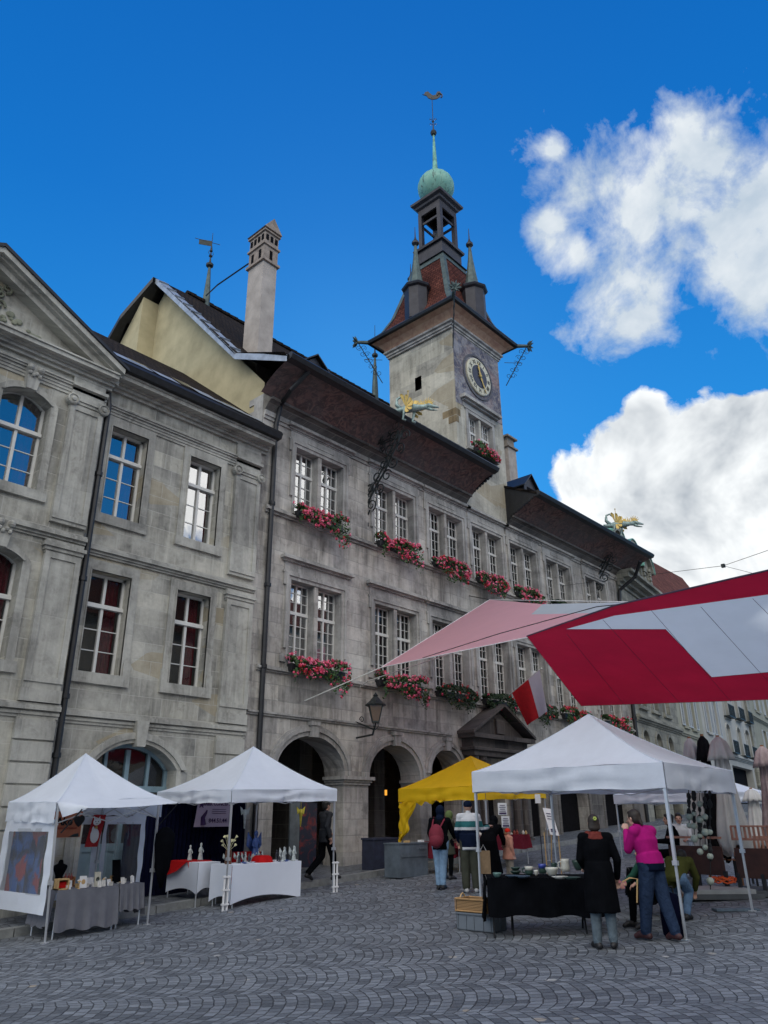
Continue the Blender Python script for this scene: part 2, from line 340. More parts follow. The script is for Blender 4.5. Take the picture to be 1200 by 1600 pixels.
sh3 = ramp(nt, nA, .35, .7, (.68, .67, .65, 1), (.93, .92, .89, 1))
col = mix(nt, m3, col, sc(sh3, CLV*2.9))
nt.links.new(col, bg.inputs[0]); bg.inputs[1].default_value = .148
sl = bpy.data.lights.new('sun', 'SUN'); sl.energy = 2.0; sl.angle = R(.6); sl.color = (1, .95, .86)
so = bpy.data.objects.new('sun', sl); C.objects.link(so)
sd = Vector((math.cos(SUN_AZ)*math.cos(SUN_EL), math.sin(SUN_AZ)*math.cos(SUN_EL), math.sin(SUN_EL)))
so.rotation_euler = sd.to_track_quat('Z', 'Y').to_euler(); so.location = (0, 0, 60)
cd = bpy.data.cameras.new('camera'); co = bpy.data.objects.new('camera', cd); C.objects.link(co); bpy.context.scene.camera = co
cd.sensor_fit = 'VERTICAL'; cd.sensor_height = 24; cd.lens = 24*F_/1600; cd.clip_end = 3000; cd.clip_start = .05
Mc = Matrix.Identity(4)
for i in range(3): Mc[i][0] = RT[i]; Mc[i][1] = UP[i]; Mc[i][2] = -FWD[i]; Mc[i][3] = CAM[i]
co.matrix_world = Mc
vs_ = bpy.context.scene.view_settings; vs_.view_transform = 'Standard'; vs_.look = 'None'; vs_.exposure = .10; vs_.gamma = 1
# ------------------------------------------------------------------ ground
def cobbles(name, wd, rot, tint=1.0, big=1.0):
    m, nt, b = nmat(name); v = mapp(nt, coord(nt), rot=(0, 0, rot))
    wob = N(nt, 'ShaderNodeTexNoise'); wob.inputs['Scale'].default_value = .33; wob.inputs['Detail'].default_value = 3; nt.links.new(v, wob.inputs['Vector'])
    wsc = N(nt, 'ShaderNodeVectorMath', operation='SCALE'); nt.links.new(wob.outputs['Color'], wsc.inputs[0]); wsc.inputs['Scale'].default_value = .42
    w2 = N(nt, 'ShaderNodeTexNoise'); w2.inputs['Scale'].default_value = 9; w2.inputs['Detail'].default_value = 2; nt.links.new(v, w2.inputs['Vector'])
    wsc2 = N(nt, 'ShaderNodeVectorMath', operation='SCALE'); nt.links.new(w2.outputs['Color'], wsc2.inputs[0]); wsc2.inputs['Scale'].default_value = .045
    va = N(nt, 'ShaderNodeVectorMath', operation='ADD'); nt.links.new(v, va.inputs[0]); nt.links.new(wsc.outputs[0], va.inputs[1])
    vb = N(nt, 'ShaderNodeVectorMath', operation='ADD'); nt.links.new(va.outputs[0], vb.inputs[0]); nt.links.new(wsc2.outputs[0], vb.inputs[1])
    sp = N(nt, 'ShaderNodeSeparateXYZ'); nt.links.new(vb.outputs[0], sp.inputs[0])
    x, y = sp.outputs[0], sp.outputs[1]
    q = mth(nt, 'DIVIDE', y, wd); fl = mth(nt, 'FLOOR', q); lx = mth(nt, 'SUBTRACT', mth(nt, 'FRACT', q), .5)      # across the strip, -.5 .. .5
    rr = .72
    arc = mth(nt, 'SQRT', mth(nt, 'SUBTRACT', rr*rr, mth(nt, 'MULTIPLY', lx, lx)))       # bow of each course
    along = mth(nt, 'SUBTRACT', x, mth(nt, 'MULTIPLY', arc, wd*.66))
    al = mth(nt, 'MULTIPLY', mth(nt, 'ARCSINE', mth(nt, 'DIVIDE', lx, rr)), rr*wd)
    cb = N(nt, 'ShaderNodeCombineXYZ'); nt.links.new(mth(nt, 'ADD', al, mth(nt, 'MULTIPLY', fl, 7.31)), cb.inputs[0])
    nt.links.new(mth(nt, 'ADD', along, mth(nt, 'MULTIPLY', fl, .37)), cb.inputs[1])
    br = N(nt, 'ShaderNodeTexBrick'); br.inputs['Scale'].default_value = 1; br.inputs['Brick Width'].default_value = .125*big; br.inputs['Row Height'].default_value = .13*big
    br.inputs['Mortar Size'].default_value = .0075; br.inputs['Mortar Smooth'].default_value = .6; br.inputs['Bias'].default_value = 0
    br.inputs[1].default_value = (.115*tint, .130*tint, .150*tint, 1); br.inputs[2].default_value = (.30*tint, .33*tint, .365*tint, 1); br.inputs[3].default_value = (.060, .066, .075, 1)
    nt.links.new(cb.outputs[0], br.inputs[0])
    big_ = noise_(nt, v, .35, 6, .6); f = noise_(nt, v, 30, 6, .7); mid = noise_(nt, v, 3, 6, .7)
    c = mix(nt, .55, br.outputs[0], ramp(nt, f, .2, .75, (.35, .35, .35, 1), (1, 1, 1, 1)), 'MULTIPLY')
    c = mix(nt, .5, c, ramp(nt, big_, .3, .7, (.5, .5, .52, 1), (1.0, 1.0, 1.0, 1)), 'MULTIPLY')
    c = mix(nt, mth(nt, 'MULTIPLY', ramp(nt, mid, .52, .75), .4), c, (.09, .092, .097))
    # the odd pale or rusty sett
    vo = N(nt, 'ShaderNodeTexVoronoi'); vo.inputs['Scale'].default_value = 3.1; nt.links.new(vb.outputs[0], vo.inputs['Vector'])
    se = N(nt, 'ShaderNodeSeparateColor'); nt.links.new(vo.outputs['Color'], se.inputs[0])
    odd = mth(nt, 'MULTIPLY', ramp(nt, se.outputs[0], .90, .91), ramp(nt, vo.outputs['Distance'], .16, .20, (1, 1, 1, 1), (0, 0, 0, 1)))
    odd = mth(nt, 'MULTIPLY', odd, mth(nt, 'SUBTRACT', 1.0, br.outputs[1]))
    c = mix(nt, mth(nt, 'MULTIPLY', odd, .7), c, mix(nt, se.outputs[1], (.50, .52, .53), (.45, .36, .25)))
    nt.links.new(c, b.inputs['Base Color'])
    nt.links.new(ramp(nt, f, .3, .7, (.42, .42, .42, 1), (.75, .75, .75, 1)), b.inputs['Roughness'])
    dome = mth(nt, 'SUBTRACT', mth(nt, 'ADD', mth(nt, 'MULTIPLY', f, .25), mth(nt, 'MULTIPLY', w2.outputs[0], .5)), mth(nt, 'MULTIPLY', br.outputs[1], 1.0))
    bump(nt, b, dome, 1.0, .03); return m
COB = cobbles('bow_pattern_cobbles', 1.12, .85); COB2 = cobbles('pavement_cobbles', .9, .1, .8)
def strip_sheet(name, mat, xs, ys, zoff=0, kind='structure'):
    vs = []; fs = []
    for y in ys:
        for x in xs: vs.append((x, y, gz(x)+zoff))
    n = len(xs)
    for j in range(len(ys)-1):
        for i in range(n-1): fs.append((j*n+i, j*n+i+1, (j+1)*n+i+1, (j+1)*n+i))
    m = MB(); m.add(vs, fs); o = m.build(name, mat, own=False); tag(o, kind=kind); return o
tag(strip_sheet('cobbled_square', COB, [-900, -40, 1, 3, 8, 15, 25, 40, 60, 300, 900], [-900, -60, -10, 5, 16, 60, 900]), 'bow patterned grey cobbles of the market square', kind='structure')
KY = 14.35
strip_sheet('pavement', COB2, [-40, 1, 3, 8, 15, 25, 40, 60], [KY+.16, 17.2], .13)
GRAN = plain('kerb_granite', (.20, .21, .21), .8, var=.3, scale=5, bmp=.3)
m = MB(); x = -12.0
while x < 60:
    l = 1.0+random.random()*.6; g = .012
    a, b_ = x+g, x+l-g; z0, z1 = gz(a), gz(b_)
    j = random.uniform(-.008, .008)
    m.add([(a, KY+j, z0-.2), (b_, KY+j, z1-.2), (b_, KY+.18, z1-.2), (a, KY+.18, z0-.2), (a, KY+j+.015, z0+.135), (b_, KY+j+.015, z1+.135), (b_, KY+.18, z1+.14), (a, KY+.18, z0+.14)],
          [(3, 2, 1, 0), (4, 5, 6, 7), (0, 1, 5, 4), (1, 2, 6, 5), (2, 3, 7, 6), (3, 0, 4, 7)])
    x += l
tag(m.build('kerb', GRAN, own=False), kind='structure')
# ------------------------------------------------------------------ wall with openings (facing -Y)
def wall(mb, x0, x1, z0, z1, Y, ops, depth=.35, back=None):
    xs = sorted({x0, x1, *[v for o in ops for v in (o[0], o[1]) if x0 < v < x1]}); zs = sorted({z0, z1, *[v for o in ops for v in (o[2], o[3]) if z0 < v < z1]})
    for i in range(len(xs)-1):
        for j in range(len(zs)-1):
            cx, cz = (xs[i]+xs[i+1])/2, (zs[j]+zs[j+1])/2
            if any(o[0] < cx < o[1] and o[2] < cz < o[3] for o in ops): continue
            mb.quad((xs[i], Y, zs[j]), (xs[i+1], Y, zs[j]), (xs[i+1], Y, zs[j+1]), (xs[i], Y, zs[j+1]))
    for o in ops:
        a, b, c, d = o[:4]; rise = o[4] if len(o) > 4 else 0; dp = o[5] if len(o) > 5 else depth
        sp = d-rise
        mb.quad((a, Y, c), (a, Y, sp), (a, Y+dp, sp), (a, Y+dp, c)); mb.quad((b, Y, c), (b, Y+dp, c), (b, Y+dp, sp), (b, Y, sp))
        mb.quad((a, Y, c), (a, Y+dp, c), (b, Y+dp, c), (b, Y, c))
        if rise == 0: mb.quad((a, Y, d), (b, Y, d), (b, Y+dp, d), (a, Y+dp, d))
        else:
            P = arch_pts(a, b, sp, rise, 14)
            for (xa, za), (xb, zb) in zip(P, P[1:]):
                mb.quad((xa, Y, za), (xb, Y, zb), (xb, Y, d), (xa, Y, d)); mb.quad((xa, Y, za), (xa, Y+dp, za), (xb, Y+dp, zb), (xb, Y, zb))
def arch_pts(a, b, sp, rise, n):
    cx, r = (a+b)/2, (b-a)/2; h = r
    if rise < r*.7:                                  # segmental
        Rr = (r*r+rise*rise)/(2*rise); th = math.asin(r/Rr)
        return [(cx+Rr*math.sin(t), sp+rise-Rr+Rr*math.cos(t)) for t in [(-th+2*th*i/n) for i in range(n+1)]]
    return [(cx-r*math.cos(math.pi*i/n), sp+rise*math.sin(math.pi*i/n)) for i in range(n+1)]
def arch_ring(mb, a, b, sp, rise, w, y0, y1, n=16, drop=0):
    a += .003; b -= .003; P = arch_pts(a, b, sp, rise, n); Q = arch_pts(a-w, b+w, sp, rise+w, n)
    if rise < (b-a)*.35: Q = [(qx, qz) for qx, qz in Q]
    if drop: P = [(a, sp-drop)]+P+[(b, sp-drop)]; Q = [(a-w, sp-drop)]+Q+[(b+w, sp-drop)]
    for i in range(len(P)-1):
        (ax, az), (bx, bz), (cx, cz), (dx, dz) = P[i], P[i+1], Q[i+1], Q[i]
        mb.add([(ax, y0, az), (bx, y0, bz), (cx, y0, cz), (dx, y0, dz), (ax, y1, az), (bx, y1, bz), (cx, y1, cz), (dx, y1, dz)],
               [(0, 1, 2, 3), (3, 2, 6, 7), (0, 4, 5, 1)])
def frame_ring(mb, x0, x1, z0, z1, w, y0, y1, bottom=True, top=True):
    if top: mb.box(x0-w, x1+w, y0, y1, z1, z1+w)
    if bottom: mb.box(x0-w, x1+w, y0, y1, z0-w, z0)
    mb.box(x0-w, x0, y0, y1, z0, z1); mb.box(x1, x1+w, y0, y1, z0, z1)
def cornice(mb, x0, x1, Y, z0, steps):               # stacked projecting bands: (height, projection)
    z = z0
    for h, p in steps: mb.box(x0-(p if p > .1 else 0), x1+(p if p > .1 else 0), Y-p, Y+.02, z, z+h-.001); z += h
# ================================================================== TOWN HALL
YH = 15.5
hall = empty('town_hall', k((23, YH, -.1)), 'long grey sandstone town hall with arcade, geranium windows and painted eaves', 'building')
XW = [13.30, 16.76, 19.60, 22.20, 24.80, 27.62, 31.08]
LW, MU = .93, .14                                      # light width and mullion
UZ = (9.78, 11.92); LZ = (5.32, 7.77)
ARC = [(13.03, 15.50, 2.64, .97), (16.48, 18.76, 2.64, .95), (19.30, 20.9, 2.84, .75)]
ops = []
for x in XW:
    for zz in (UZ, LZ):
        for i in (0, 1):
            a = x+i*(LW+MU); ops.append((a, a+LW, zz[0], zz[1], 0, .34))
for a, b, sp, ri in ARC: ops.append((a, b, -1.2, sp+ri, ri, .75))
DOORS = [(21.95, 23.35, -1.2, 3.05, .6, .5), (24.9, 26.3, -1.2, 3.1, .6, .5), (27.0, 29.3, -1.2, 3.1, .9, .5), (30.6, 33.2, -1.2, 3.1, .95, .5)]
ops += DOORS
m = MB(True); wall(m, 12.0, 34.35, -1.2, 13.2, YH, ops)
m.quad((34.35, YH, -1.2), (34.35, 29, -1.2), (34.35, 29, 14), (34.35, YH, 14))
m.box(12.0, 34.3, 29.0, 29.3, -1.2, 14)
m.build('wall', ST_HALL, hall)
# yellow gable end facing left, with the chimney breast at its rear
m = MB(True)
gp = [(YH+.02, -1), (YH+.02, 13.6), (16.5, 14.65), (21.97, 20.45), (29, 13.6), (29, -1)]
m.quad(*[(12.0, y, z) for y, z in gp])
m.poly([(11.35, 22.4, 10), (11.35, 24.8, 10), (11.35, 24.8, 17.45), (11.35, 22.4, 20.0)], (.7, 0, 0))
m.build('gable_wall', PLAST_Y, hall)
m = MB(True); random.seed(3)
for i in range(16):                                    # quoins turning the corner
    z = 11.0+i*.22; w = .62 if i % 2 else .38
    if i < 10: m.box(11.975, 12.005, YH+.004, YH+w+random.random()*.16, z, z+.217)
m.build('corner_quoins', ST_TRIM, hall)
# rooms behind the windows, arcade passage
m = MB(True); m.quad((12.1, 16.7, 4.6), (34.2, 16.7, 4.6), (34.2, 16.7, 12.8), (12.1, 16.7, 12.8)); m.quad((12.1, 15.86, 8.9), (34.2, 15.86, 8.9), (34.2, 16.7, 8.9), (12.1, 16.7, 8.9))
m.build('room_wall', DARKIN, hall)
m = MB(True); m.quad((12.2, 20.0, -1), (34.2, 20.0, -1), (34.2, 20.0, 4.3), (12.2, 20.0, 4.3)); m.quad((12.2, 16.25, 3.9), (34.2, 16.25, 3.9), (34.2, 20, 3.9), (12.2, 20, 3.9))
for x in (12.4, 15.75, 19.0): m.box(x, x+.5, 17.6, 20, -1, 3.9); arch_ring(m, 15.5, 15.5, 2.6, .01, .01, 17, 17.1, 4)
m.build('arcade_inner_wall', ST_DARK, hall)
# lit strip deep in the second arch
LIT, lnt, lb = nmat('warm_lit_strip'); lb.inputs['Emission Color'].default_value = (1, .42, .05, 1); lb.inputs['Emission Strength'].default_value = 1.1; lb.inputs['Base Color'].default_value = (.5, .25, .05, 1)
p = onY(590, 1238, 19.2)
m = MB(); m.box(p.x-.55, p.x+.5, 19.2, 19.3, p.z-.09, p.z+.09); m.build('shop_light', LIT, hall)
# arch mouldings, capitals, string courses
for a, b, sp, ri in ARC:
    m = MB(True); arch_ring(m, a, b, sp, ri, .12, YH-.05, YH+.02); arch_ring(m, a-.12, b+.12, sp, ri+.12, .10, YH-.10, YH+.02); arch_ring(m, a-.22, b+.22, sp, ri+.22, .07, YH-.05, YH+.02)
    cx = (a+b)/2; m.box(cx-.13, cx+.13, YH-.16, YH, sp+ri-.04, sp+ri+.30); m.box(cx-.17, cx+.17, YH-.19, YH, sp+ri+.26, sp+ri+.36)
    m.build('arch_moulding', ST_TRIM, hall)
for a, b in ((15.5, 16.48), (18.76, 19.3), (12.35, 13.03)):
    m = MB(True); z = 2.42
    for h, pj in ((.07, .04), (.06, .08), (.09, .14)): m.box(a-pj if a > 12.4 else a, b+pj, YH-pj, YH+.7, z, z+h-.001); z += h
    m.build('pier_capital', ST_TRIM, hall)
for a, b in ((15.42, 16.56), (18.68, 19.38)): m = MB(True); m.box(a, b, YH-.10, YH+.5, -1.2, .62); m.box(a+.03, b-.03, YH-.06, YH+.5, .62, .72); m.build('pier_plinth', ST_TRIM, hall)
for z0, st, xa, xb in ((4.0, ((.05, .05), (.05, .09)), 12.02, 20.4), (5.12, ((.05, .06), (.06, .12), (.04, .08)), 12.25, 34.3), (9.52, ((.07, .07), (.07, .15), (.06, .10)), 12.25, 34.3)):
    m = MB(True); z = z0
    for h, pj in st: m.box(xa, xb, YH-pj, YH+.02, z, z+h-.001); z += h
    m.build('string_course', ST_TRIM, hall)
# window surrounds with hoods
def surround(x, zz, hood_z, lower):
    a, b = x, x+2*LW+MU; m = MB(True); z0, z1 = zz
    m.box(a-.10, a+.005, YH-.035, YH+.36, z0-.2, z1+.10); m.box(b-.005, b+.10, YH-.035, YH+.36, z0-.2, z1+.10)
    m.box(a+LW-.005, a+LW+MU+.005, YH+.04, YH+.36, z0, z1-.002); m.box(a, b, YH-.035, YH+.30, z1-.005, z1+.10)
    m.box(a-.19, a-.10, YH-.07, YH+.01, z0+.5, z1+.17); m.box(b+.10, b+.19, YH-.07, YH+.01, z0+.5, z1+.17); m.box(a-.10, b+.10, YH-.07, YH+.01, z1+.10, z1+.17)
    m.box(a-.27, a-.19, YH-.055, YH+.01, z1-.18, z1+.17); m.box(b+.19, b+.27, YH-.055, YH+.01, z1-.18, z1+.17)   # ears
    m.box(a-.30, b+.30, YH-.06, YH+.01, z1+.17, z1+.23)
    if not lower: m.box(b*.5+a*.5-.55, b*.5+a*.5+.55, YH-.045, YH+.01, z1+.26, z1+.40)
    m.box(a-.24, b+.24, YH-.03, YH+.01, z1+.23, hood_z-.16)
    m.box(a-.33, b+.33, YH-.10, YH+.01, hood_z-.16, hood_z-.10); m.box(a-.40, b+.40, YH-.20, YH+.01, hood_z-.10, hood_z-.02); m.box(a-.36, b+.36, YH-.16, YH+.01, hood_z-.02, hood_z+.02)
    m.box(a-.12, b+.12, YH-.10, YH+.34, z0-.10, z0-.005)
    if lower:
        for s, e in ((a-.30, a-.10), (b+.10, b+.30)): m.box(s, e, YH-.06, YH+.01, z0+.12, z0+.34)
    m.build('window_surround', ST_TRIM, hall)
def win_frames(x, zz, rows_top, rows_bot, tz, name='window', parent=None, mat=None, Y=YH, cols=4, lw=LW, nl=2, mu=MU, gl=None, yoff=.27):
    mat = mat or WHITEP; f = MB(True); g = MB(True); z0, z1 = zz
    for i in range(nl):
        a = x+i*(lw+mu); b = a+lw; y = Y+yoff; t = .030
        for (p, q) in ((a, a+t*1.3), (b-t*1.3, b)): f.box(p, q, y, y+.06, z0, z1)
        f.box(a, b, y, y+.06, z0, z0+t*1.4); f.box(a, b, y, y+.06, z1-t*1.3, z1); f.box(a, b, y-.02, y+.06, tz-.045, tz+.045)
        cx = (a+b)/2; f.box(cx-.028, cx+.028, y-.015, y+.05, z0, z1)
        for half in (0, 1):
            ha = a+t if half == 0 else cx; hb = cx if half == 0 else b-t; nc = cols//2
            for c in range(1, nc): xx = ha+(hb-ha)*c/nc+(.008 if half == 0 else .008); f.box(xx-.009, xx+.009, y+.005, y+.04, z0, z1)
            f.box(ha, hb, y+.002, y+.045, tz+.055, tz+.085) if False else None
        for r in range(1, rows_top): zz_ = tz+.05+(z1-tz-.05)*r/rows_top; f.box(a, b, y+.006, y+.04, zz_-.009, zz_+.009)
        for r in range(1, rows_bot): zz_ = z0+.04+(tz-.05-z0-.04)*r/rows_bot; f.box(a, b, y+.006, y+.04, zz_-.009, zz_+.009)
        g.quad((a, y+.03, z0), (b, y+.03, z0), (b, y+.03, z1), (a, y+.03, z1))
    w = f.build(name, mat, parent); g.build('pane', gl or GLASS, w); return w
for x in XW:
    surround(x, UZ, 12.60, False); surround(x, LZ, 8.42, True)
    win_frames(x, UZ, 2, 4, 11.22, parent=hall, gl=GLASSD if x > 18 else GLASS); win_frames(x, LZ, 3, 5, 6.92, parent=hall, gl=GLASSD if x > 16 else GLASS)
# painted cove soffits and roofs
m_, nt_, b_ = nmat('painted_soffit'); v_ = coord(nt_)
n1_ = noise_(nt_, v_, .5, 5, .6); n2_ = noise_(nt_, v_, 2.2, 6, .62, 2.6); n3_ = noise_(nt_, v_, 4.5, 6, .7, 1.8)
c_ = mix(nt_, ramp(nt_, n2_, .44, .58), (.075, .050, .048), (.19, .105, .092))
c_ = mix(nt_, mth(nt_, 'MULTIPLY', ramp(nt_, n1_, .42, .60), .75), c_, (.105, .092, .094)); c_ = mix(nt_, mth(nt_, 'MULTIPLY', ramp(nt_, n3_, .54, .64), .55), c_, (.25, .18, .15))
nt_.links.new(c_, b_.inputs['Base Color']); b_.inputs['Roughness'].default_value = .85; SOFF = m_
COVE = [(YH-.02, 12.62), (YH-.08, 12.72), (YH-.18, 12.84), (YH-.33, 12.97), (YH-.62, 13.20), (YH-1.0, 13.42), (YH-1.42, 13.55)]
def eave(x0, x1, ends):
    m = MB(True)
    pr = COVE
    for (ya, za), (yb, zb) in zip(pr[3:], pr[4:]): m.quad((x0, ya, za), (x1, ya, za), (x1, yb, zb), (x0, yb, zb))
    mm = MB(True)
    for (ya, za), (yb, zb) in zip(pr[:3], pr[1:4]): mm.quad((max(x0, 12.02), ya, za), (x1, ya, za), (x1, yb, zb), (max(x0, 12.02), yb, zb))
    mm.box(max(x0, 12.02), x1, YH-.36, YH-.30, 12.91, 13.0); mm.build('stone_cove', ST_DARK, hall)
    o = m.build('painted_soffit', SOFF, hall, smooth=False)
    m = MB(True)                                     # moulded base of the cove
    m.box(max(x0, 12.02), x1, YH-.09, YH+.01, 12.50, 12.66); m.box(max(x0, 12.02), x1, YH-.05, YH+.01, 12.40, 12.5); m.build('cove_moulding', ST_TRIM, hall)
    m = MB(True)                                     # scalloped boards closing the ends
    for x in ends:
        pts = [(x, y, z) for y, z in COVE]+[(x, YH-1.42, 13.66), (x, YH, 14.3)]
        m.poly(pts, (.03, 0, 0))
        for i in range(9):
            y = YH-.2-i*.13; m.lathe((x, y, 13.02+i*.06), [(.07, -.02), (.07, .05)], 8, (1, 0, 0))
    m.build('eave_end_board', METAL_D, hall)
    m = MB(True); m.prof_x(x0, x1, [(YH-1.42, 13.50), (YH-1.60, 13.56), (YH-1.66, 13.68), (YH-1.60, 13.76), (YH-1.42, 13.74)]); m.build('gutter', METAL_D, hall)
eave(11.62, 21.9, (21.88,)); eave(24.75, 35.6, (24.76,))
RP = [(YH-1.5, 13.70), (YH+1.0, 14.90), (22.5, 21.32), (30.4, 13.2)]
def roofslope(x0, x1, seg, thick=.10):
    m = MB(True)
    for (ya, za), (yb, zb) in zip(RP[seg[0]:seg[1]], RP[seg[0]+1:seg[1]+1]):
        nx = 24
        m.add([(x0, ya, za), (x1, ya, za), (x1, yb, zb), (x0, yb, zb), (x0, ya, za-thick), (x1, ya, za-thick), (x1, yb, zb-thick), (x0, yb, zb-thick)], [(0, 1, 2, 3), (0, 3, 7, 4), (1, 5, 6, 2), (0, 4, 5, 1), (4, 7, 6, 5)])
    return m
m = roofslope(13.6, 21.5, (0, 3)); m.add([], [])
# the verge end falls away a little towards the gable
for (ya, za), (yb, zb), d0, d1 in ((RP[0], RP[1], 0, 0), (RP[1], RP[2], 0, 1), (RP[2], RP[3], 1, 0)):
    e0 = .55 if d0 else 0; e1 = .55 if d1 else 0
    m.quad((11.58, ya-e0*.9, za-e0), (13.6, ya, za), (13.6, yb, zb), (11.58, yb-e1*.9, zb-e1))
    m.quad((11.58, ya-e0*.9, za-e0-.12), (11.45, ya-e0*.9, za-e0), (11.58, yb-e1*.9, zb-e1), (11.58, yb-e1*.9, zb-e1-.12))
m2 = roofslope(21.5, 25.0, (1, 3)); m.add(m2.v, m2.f)
m2 = roofslope(24.72, 35.7, (0, 3)); m.add(m2.v, m2.f)
random.seed(9)
xx = 13.4
while xx < 35: m.lathe((xx, 22.5, 21.32), [(.13, -.21), (.15, .19)], 7, (1, 0, .02)); xx += .42
m.build('roof', TILE_D, hall)
m = MB(True)                                          # zinc flashing and bargeboard along the verge
V0, V1, V2 = Vector((11.55, YH-1.5, 13.68)), Vector((11.55, YH+1.0, 14.88)), Vector((11.50, 21.97, 20.74))
for a, b in ((V0, V1), (V1, V2)):
    m.add([a+Vector((0, 0, -.02)), b+Vector((0, 0, -.02)), b+Vector((.42, 0, .06)), a+Vector((.42, 0, .06)), a+Vector((0, 0, -.24)), b+Vector((0, 0, -.24))], [(0, 1, 2, 3), (0, 4, 5, 1)])
for i in range(9):
    p = V1.lerp(V2, (i+.5)/9); m.obox(p+Vector((.2, 0, .06)), (.21, 0, .03), (0, .014, .015), (0, -.02, .02))
m.build('verge_flashing', METAL_L, hall)
m = MB(True)
B0, B1, B2 = Vector((11.40, 21.97, 20.74)), Vector((10.95, 23.24, 19.40)), Vector((10.8, 25.5, 17.0))
for a, b in ((B0, B1), (B1, B2)):
    m.add([a, b, b+Vector((1.2, 0, .05)), a+Vector((1.0, 0, .05)), a-Vector((0, 0, .22)), b-Vector((0, 0, .22)), b+Vector((.7, 0, -.22)), a+Vector((.3, 0, -.22))], [(0, 1, 2, 3), (0, 4, 5, 1), (4, 7, 6, 5)])
m.build('rear_verge', METAL_D, hall)
# weather vane spire on the ridge
def vane(parent, base, h, flag=True):
    m = MB(); b = Vector(base); m.lathe(b, [(.20, -1.3), (.15, 0), (.06, h*.42), (.05, h*.45)], 8); m.build('spire', COPPER_D, parent)
    m = MB(); m.lathe(b, [(.05, h*.44), (.16, h*.46), (.17, h*.49), (.05, h*.52), (.03, h*.6), (.09, h*.62), (.03, h*.65), (.02, h*.8), (.07, h*.70), (.02, h*.72), (.012, h)], 8)
    if flag:
        z = b.z+h*.80; m.poly([(b.x, b.y, z-.05), (b.x-.45, b.y+.35, z+.0), (b.x-.45, b.y+.35, z+.28), (b.x, b.y, z+.24)], (.012, .012, 0)); m.tube([(b.x+.3, b.y-.2, z+.1), (b.x-.6, b.y+.46, z+.3)], .015)
        for s in (-1, 1): m.tube([(b.x, b.y, b.z+h*.62), (b.x+s*.13, b.y, b.z+h*.66), (b.x+s*.10, b.y, b.z+h*.7)], .012, 5)
    m.build('weather_vane', IRON, parent)
p = onY(323, 462, 22.5*K); top = onY(329, 362, 22.5*K)
vane(hall, p, top.z-p.z)
p = onY(586, 600, 22.5*K); top = onY(586, 520, 22.5*K); vane(hall, p, (top.z-p.z)*1.15, False)
# the tall chimney
Y1 = 17.0*K
bl, brr, tp = onY(385, 515, Y1), onY(424, 520, Y1), onY(390, 402, Y1)
cw = (brr.x-bl.x)*.55; cx = (bl.x+brr.x)/2; zt = tp.z
# plan position from the corner between its two faces
cc = onY(404, 535, 16.9*K); X0 = cc.x-.02; Yc = 16.9*K
m = MB(); W1 = .62; D1 = .86; zt = onY(409, 404, Yc).z; zp = onY(424, 354, Yc+.3).z
m.box(X0, X0+W1, Yc, Yc+D1, 14.5, zt); m.build('chimney', CHIM, hall)
chim = [o for o in hall.children if o.name.startswith('chimney')][0]
m = MB(); m.box(X0-.08, X0+W1+.08, Yc-.08, Yc+D1+.08, zt, zt+.10); h = zp-zt
m.box(X0-.07, X0+W1+.07, Yc-.07, Yc+D1+.07, zt+h*.36, zt+h*.36+.08)
m.box(X0-.07, X0+W1+.07, Yc-.07, Yc+D1+.07, zt+h*.66, zt+h*.66+.06)
m.box(X0-.01, X0+W1+.01, Yc-.01, Yc+D1+.01, zt+.08, zt+h*.72)
m.add([(X0-.10, Yc-.1, zt+h*.72), (X0+W1+.10, Yc-.1, zt+h*.72), (X0+W1/2, Yc-.1, zp), (X0-.10, Yc+D1+.1, zt+h*.72), (X0+W1+.10, Yc+D1+.1, zt+h*.72), (X0+W1/2, Yc+D1+.1, zp)], [(0, 1, 2), (3, 5, 4), (0, 2, 5, 3), (1, 4, 5, 2), (0, 3, 4, 1)])
m.build('chimney_cap', plain('chimney_cap_stone', (.30, .25, .215), .9, var=.3, scale=5), chim)
for za_, zb_, nn_ in ((zt+.16, zt+h*.28, 2), (zt+h*.48, zt+h*.60, 4)):
    for i in range(nn_):
        yy = Yc+D1*(i+.5)/nn_; m = MB(); m.box(X0-.03, X0+.02, yy-.06, yy+.06, za_, zb_); m.build('smoke_hole', DARKIN, chim)
    for i in range(nn_-1): x_ = X0+W1*(i+.5)/(nn_-1); m = MB(); m.box(x_-.06, x_+.06, Yc-.03, Yc+.02, za_, zb_); m.build('smoke_hole', DARKIN, chim)
q = onY(322, 462, 22.3*K); m = MB(); m.tube([onX(388, 412, X0), onX(340, 445, X0+.1), q], .03, 5); m.build('chimney_stay', IRON, hall)
# second chimney right of the tower
p0, p1 = onY(787, 676, 18.2*K), onY(801, 676, 18.2*K)
m = MB(); m.box(p0.x+.15, p1.x, 18.2*K-.1, 18.2*K+.9, 15, p0.z-.8); c2 = m.build('chimney', CHIM, hall)
m = MB(); m.box(p0.x+.05, p1.x+.1, 18.2*K-.2, 18.2*K+1, p0.z-.8, p0.z-.7); m.box(p0.x+.2, p1.x-.05, 18.2*K-.05, 18.2*K+.8, p0.z-.7, p0.z-.2); m.box(p0.x+.05, p1.x+.1, 18.2*K-.2, 18.2*K+1, p0.z-.2, p0.z-.1)
m.build('chimney_cap', plain('cap2', (.25, .22, .19), .9), c2)
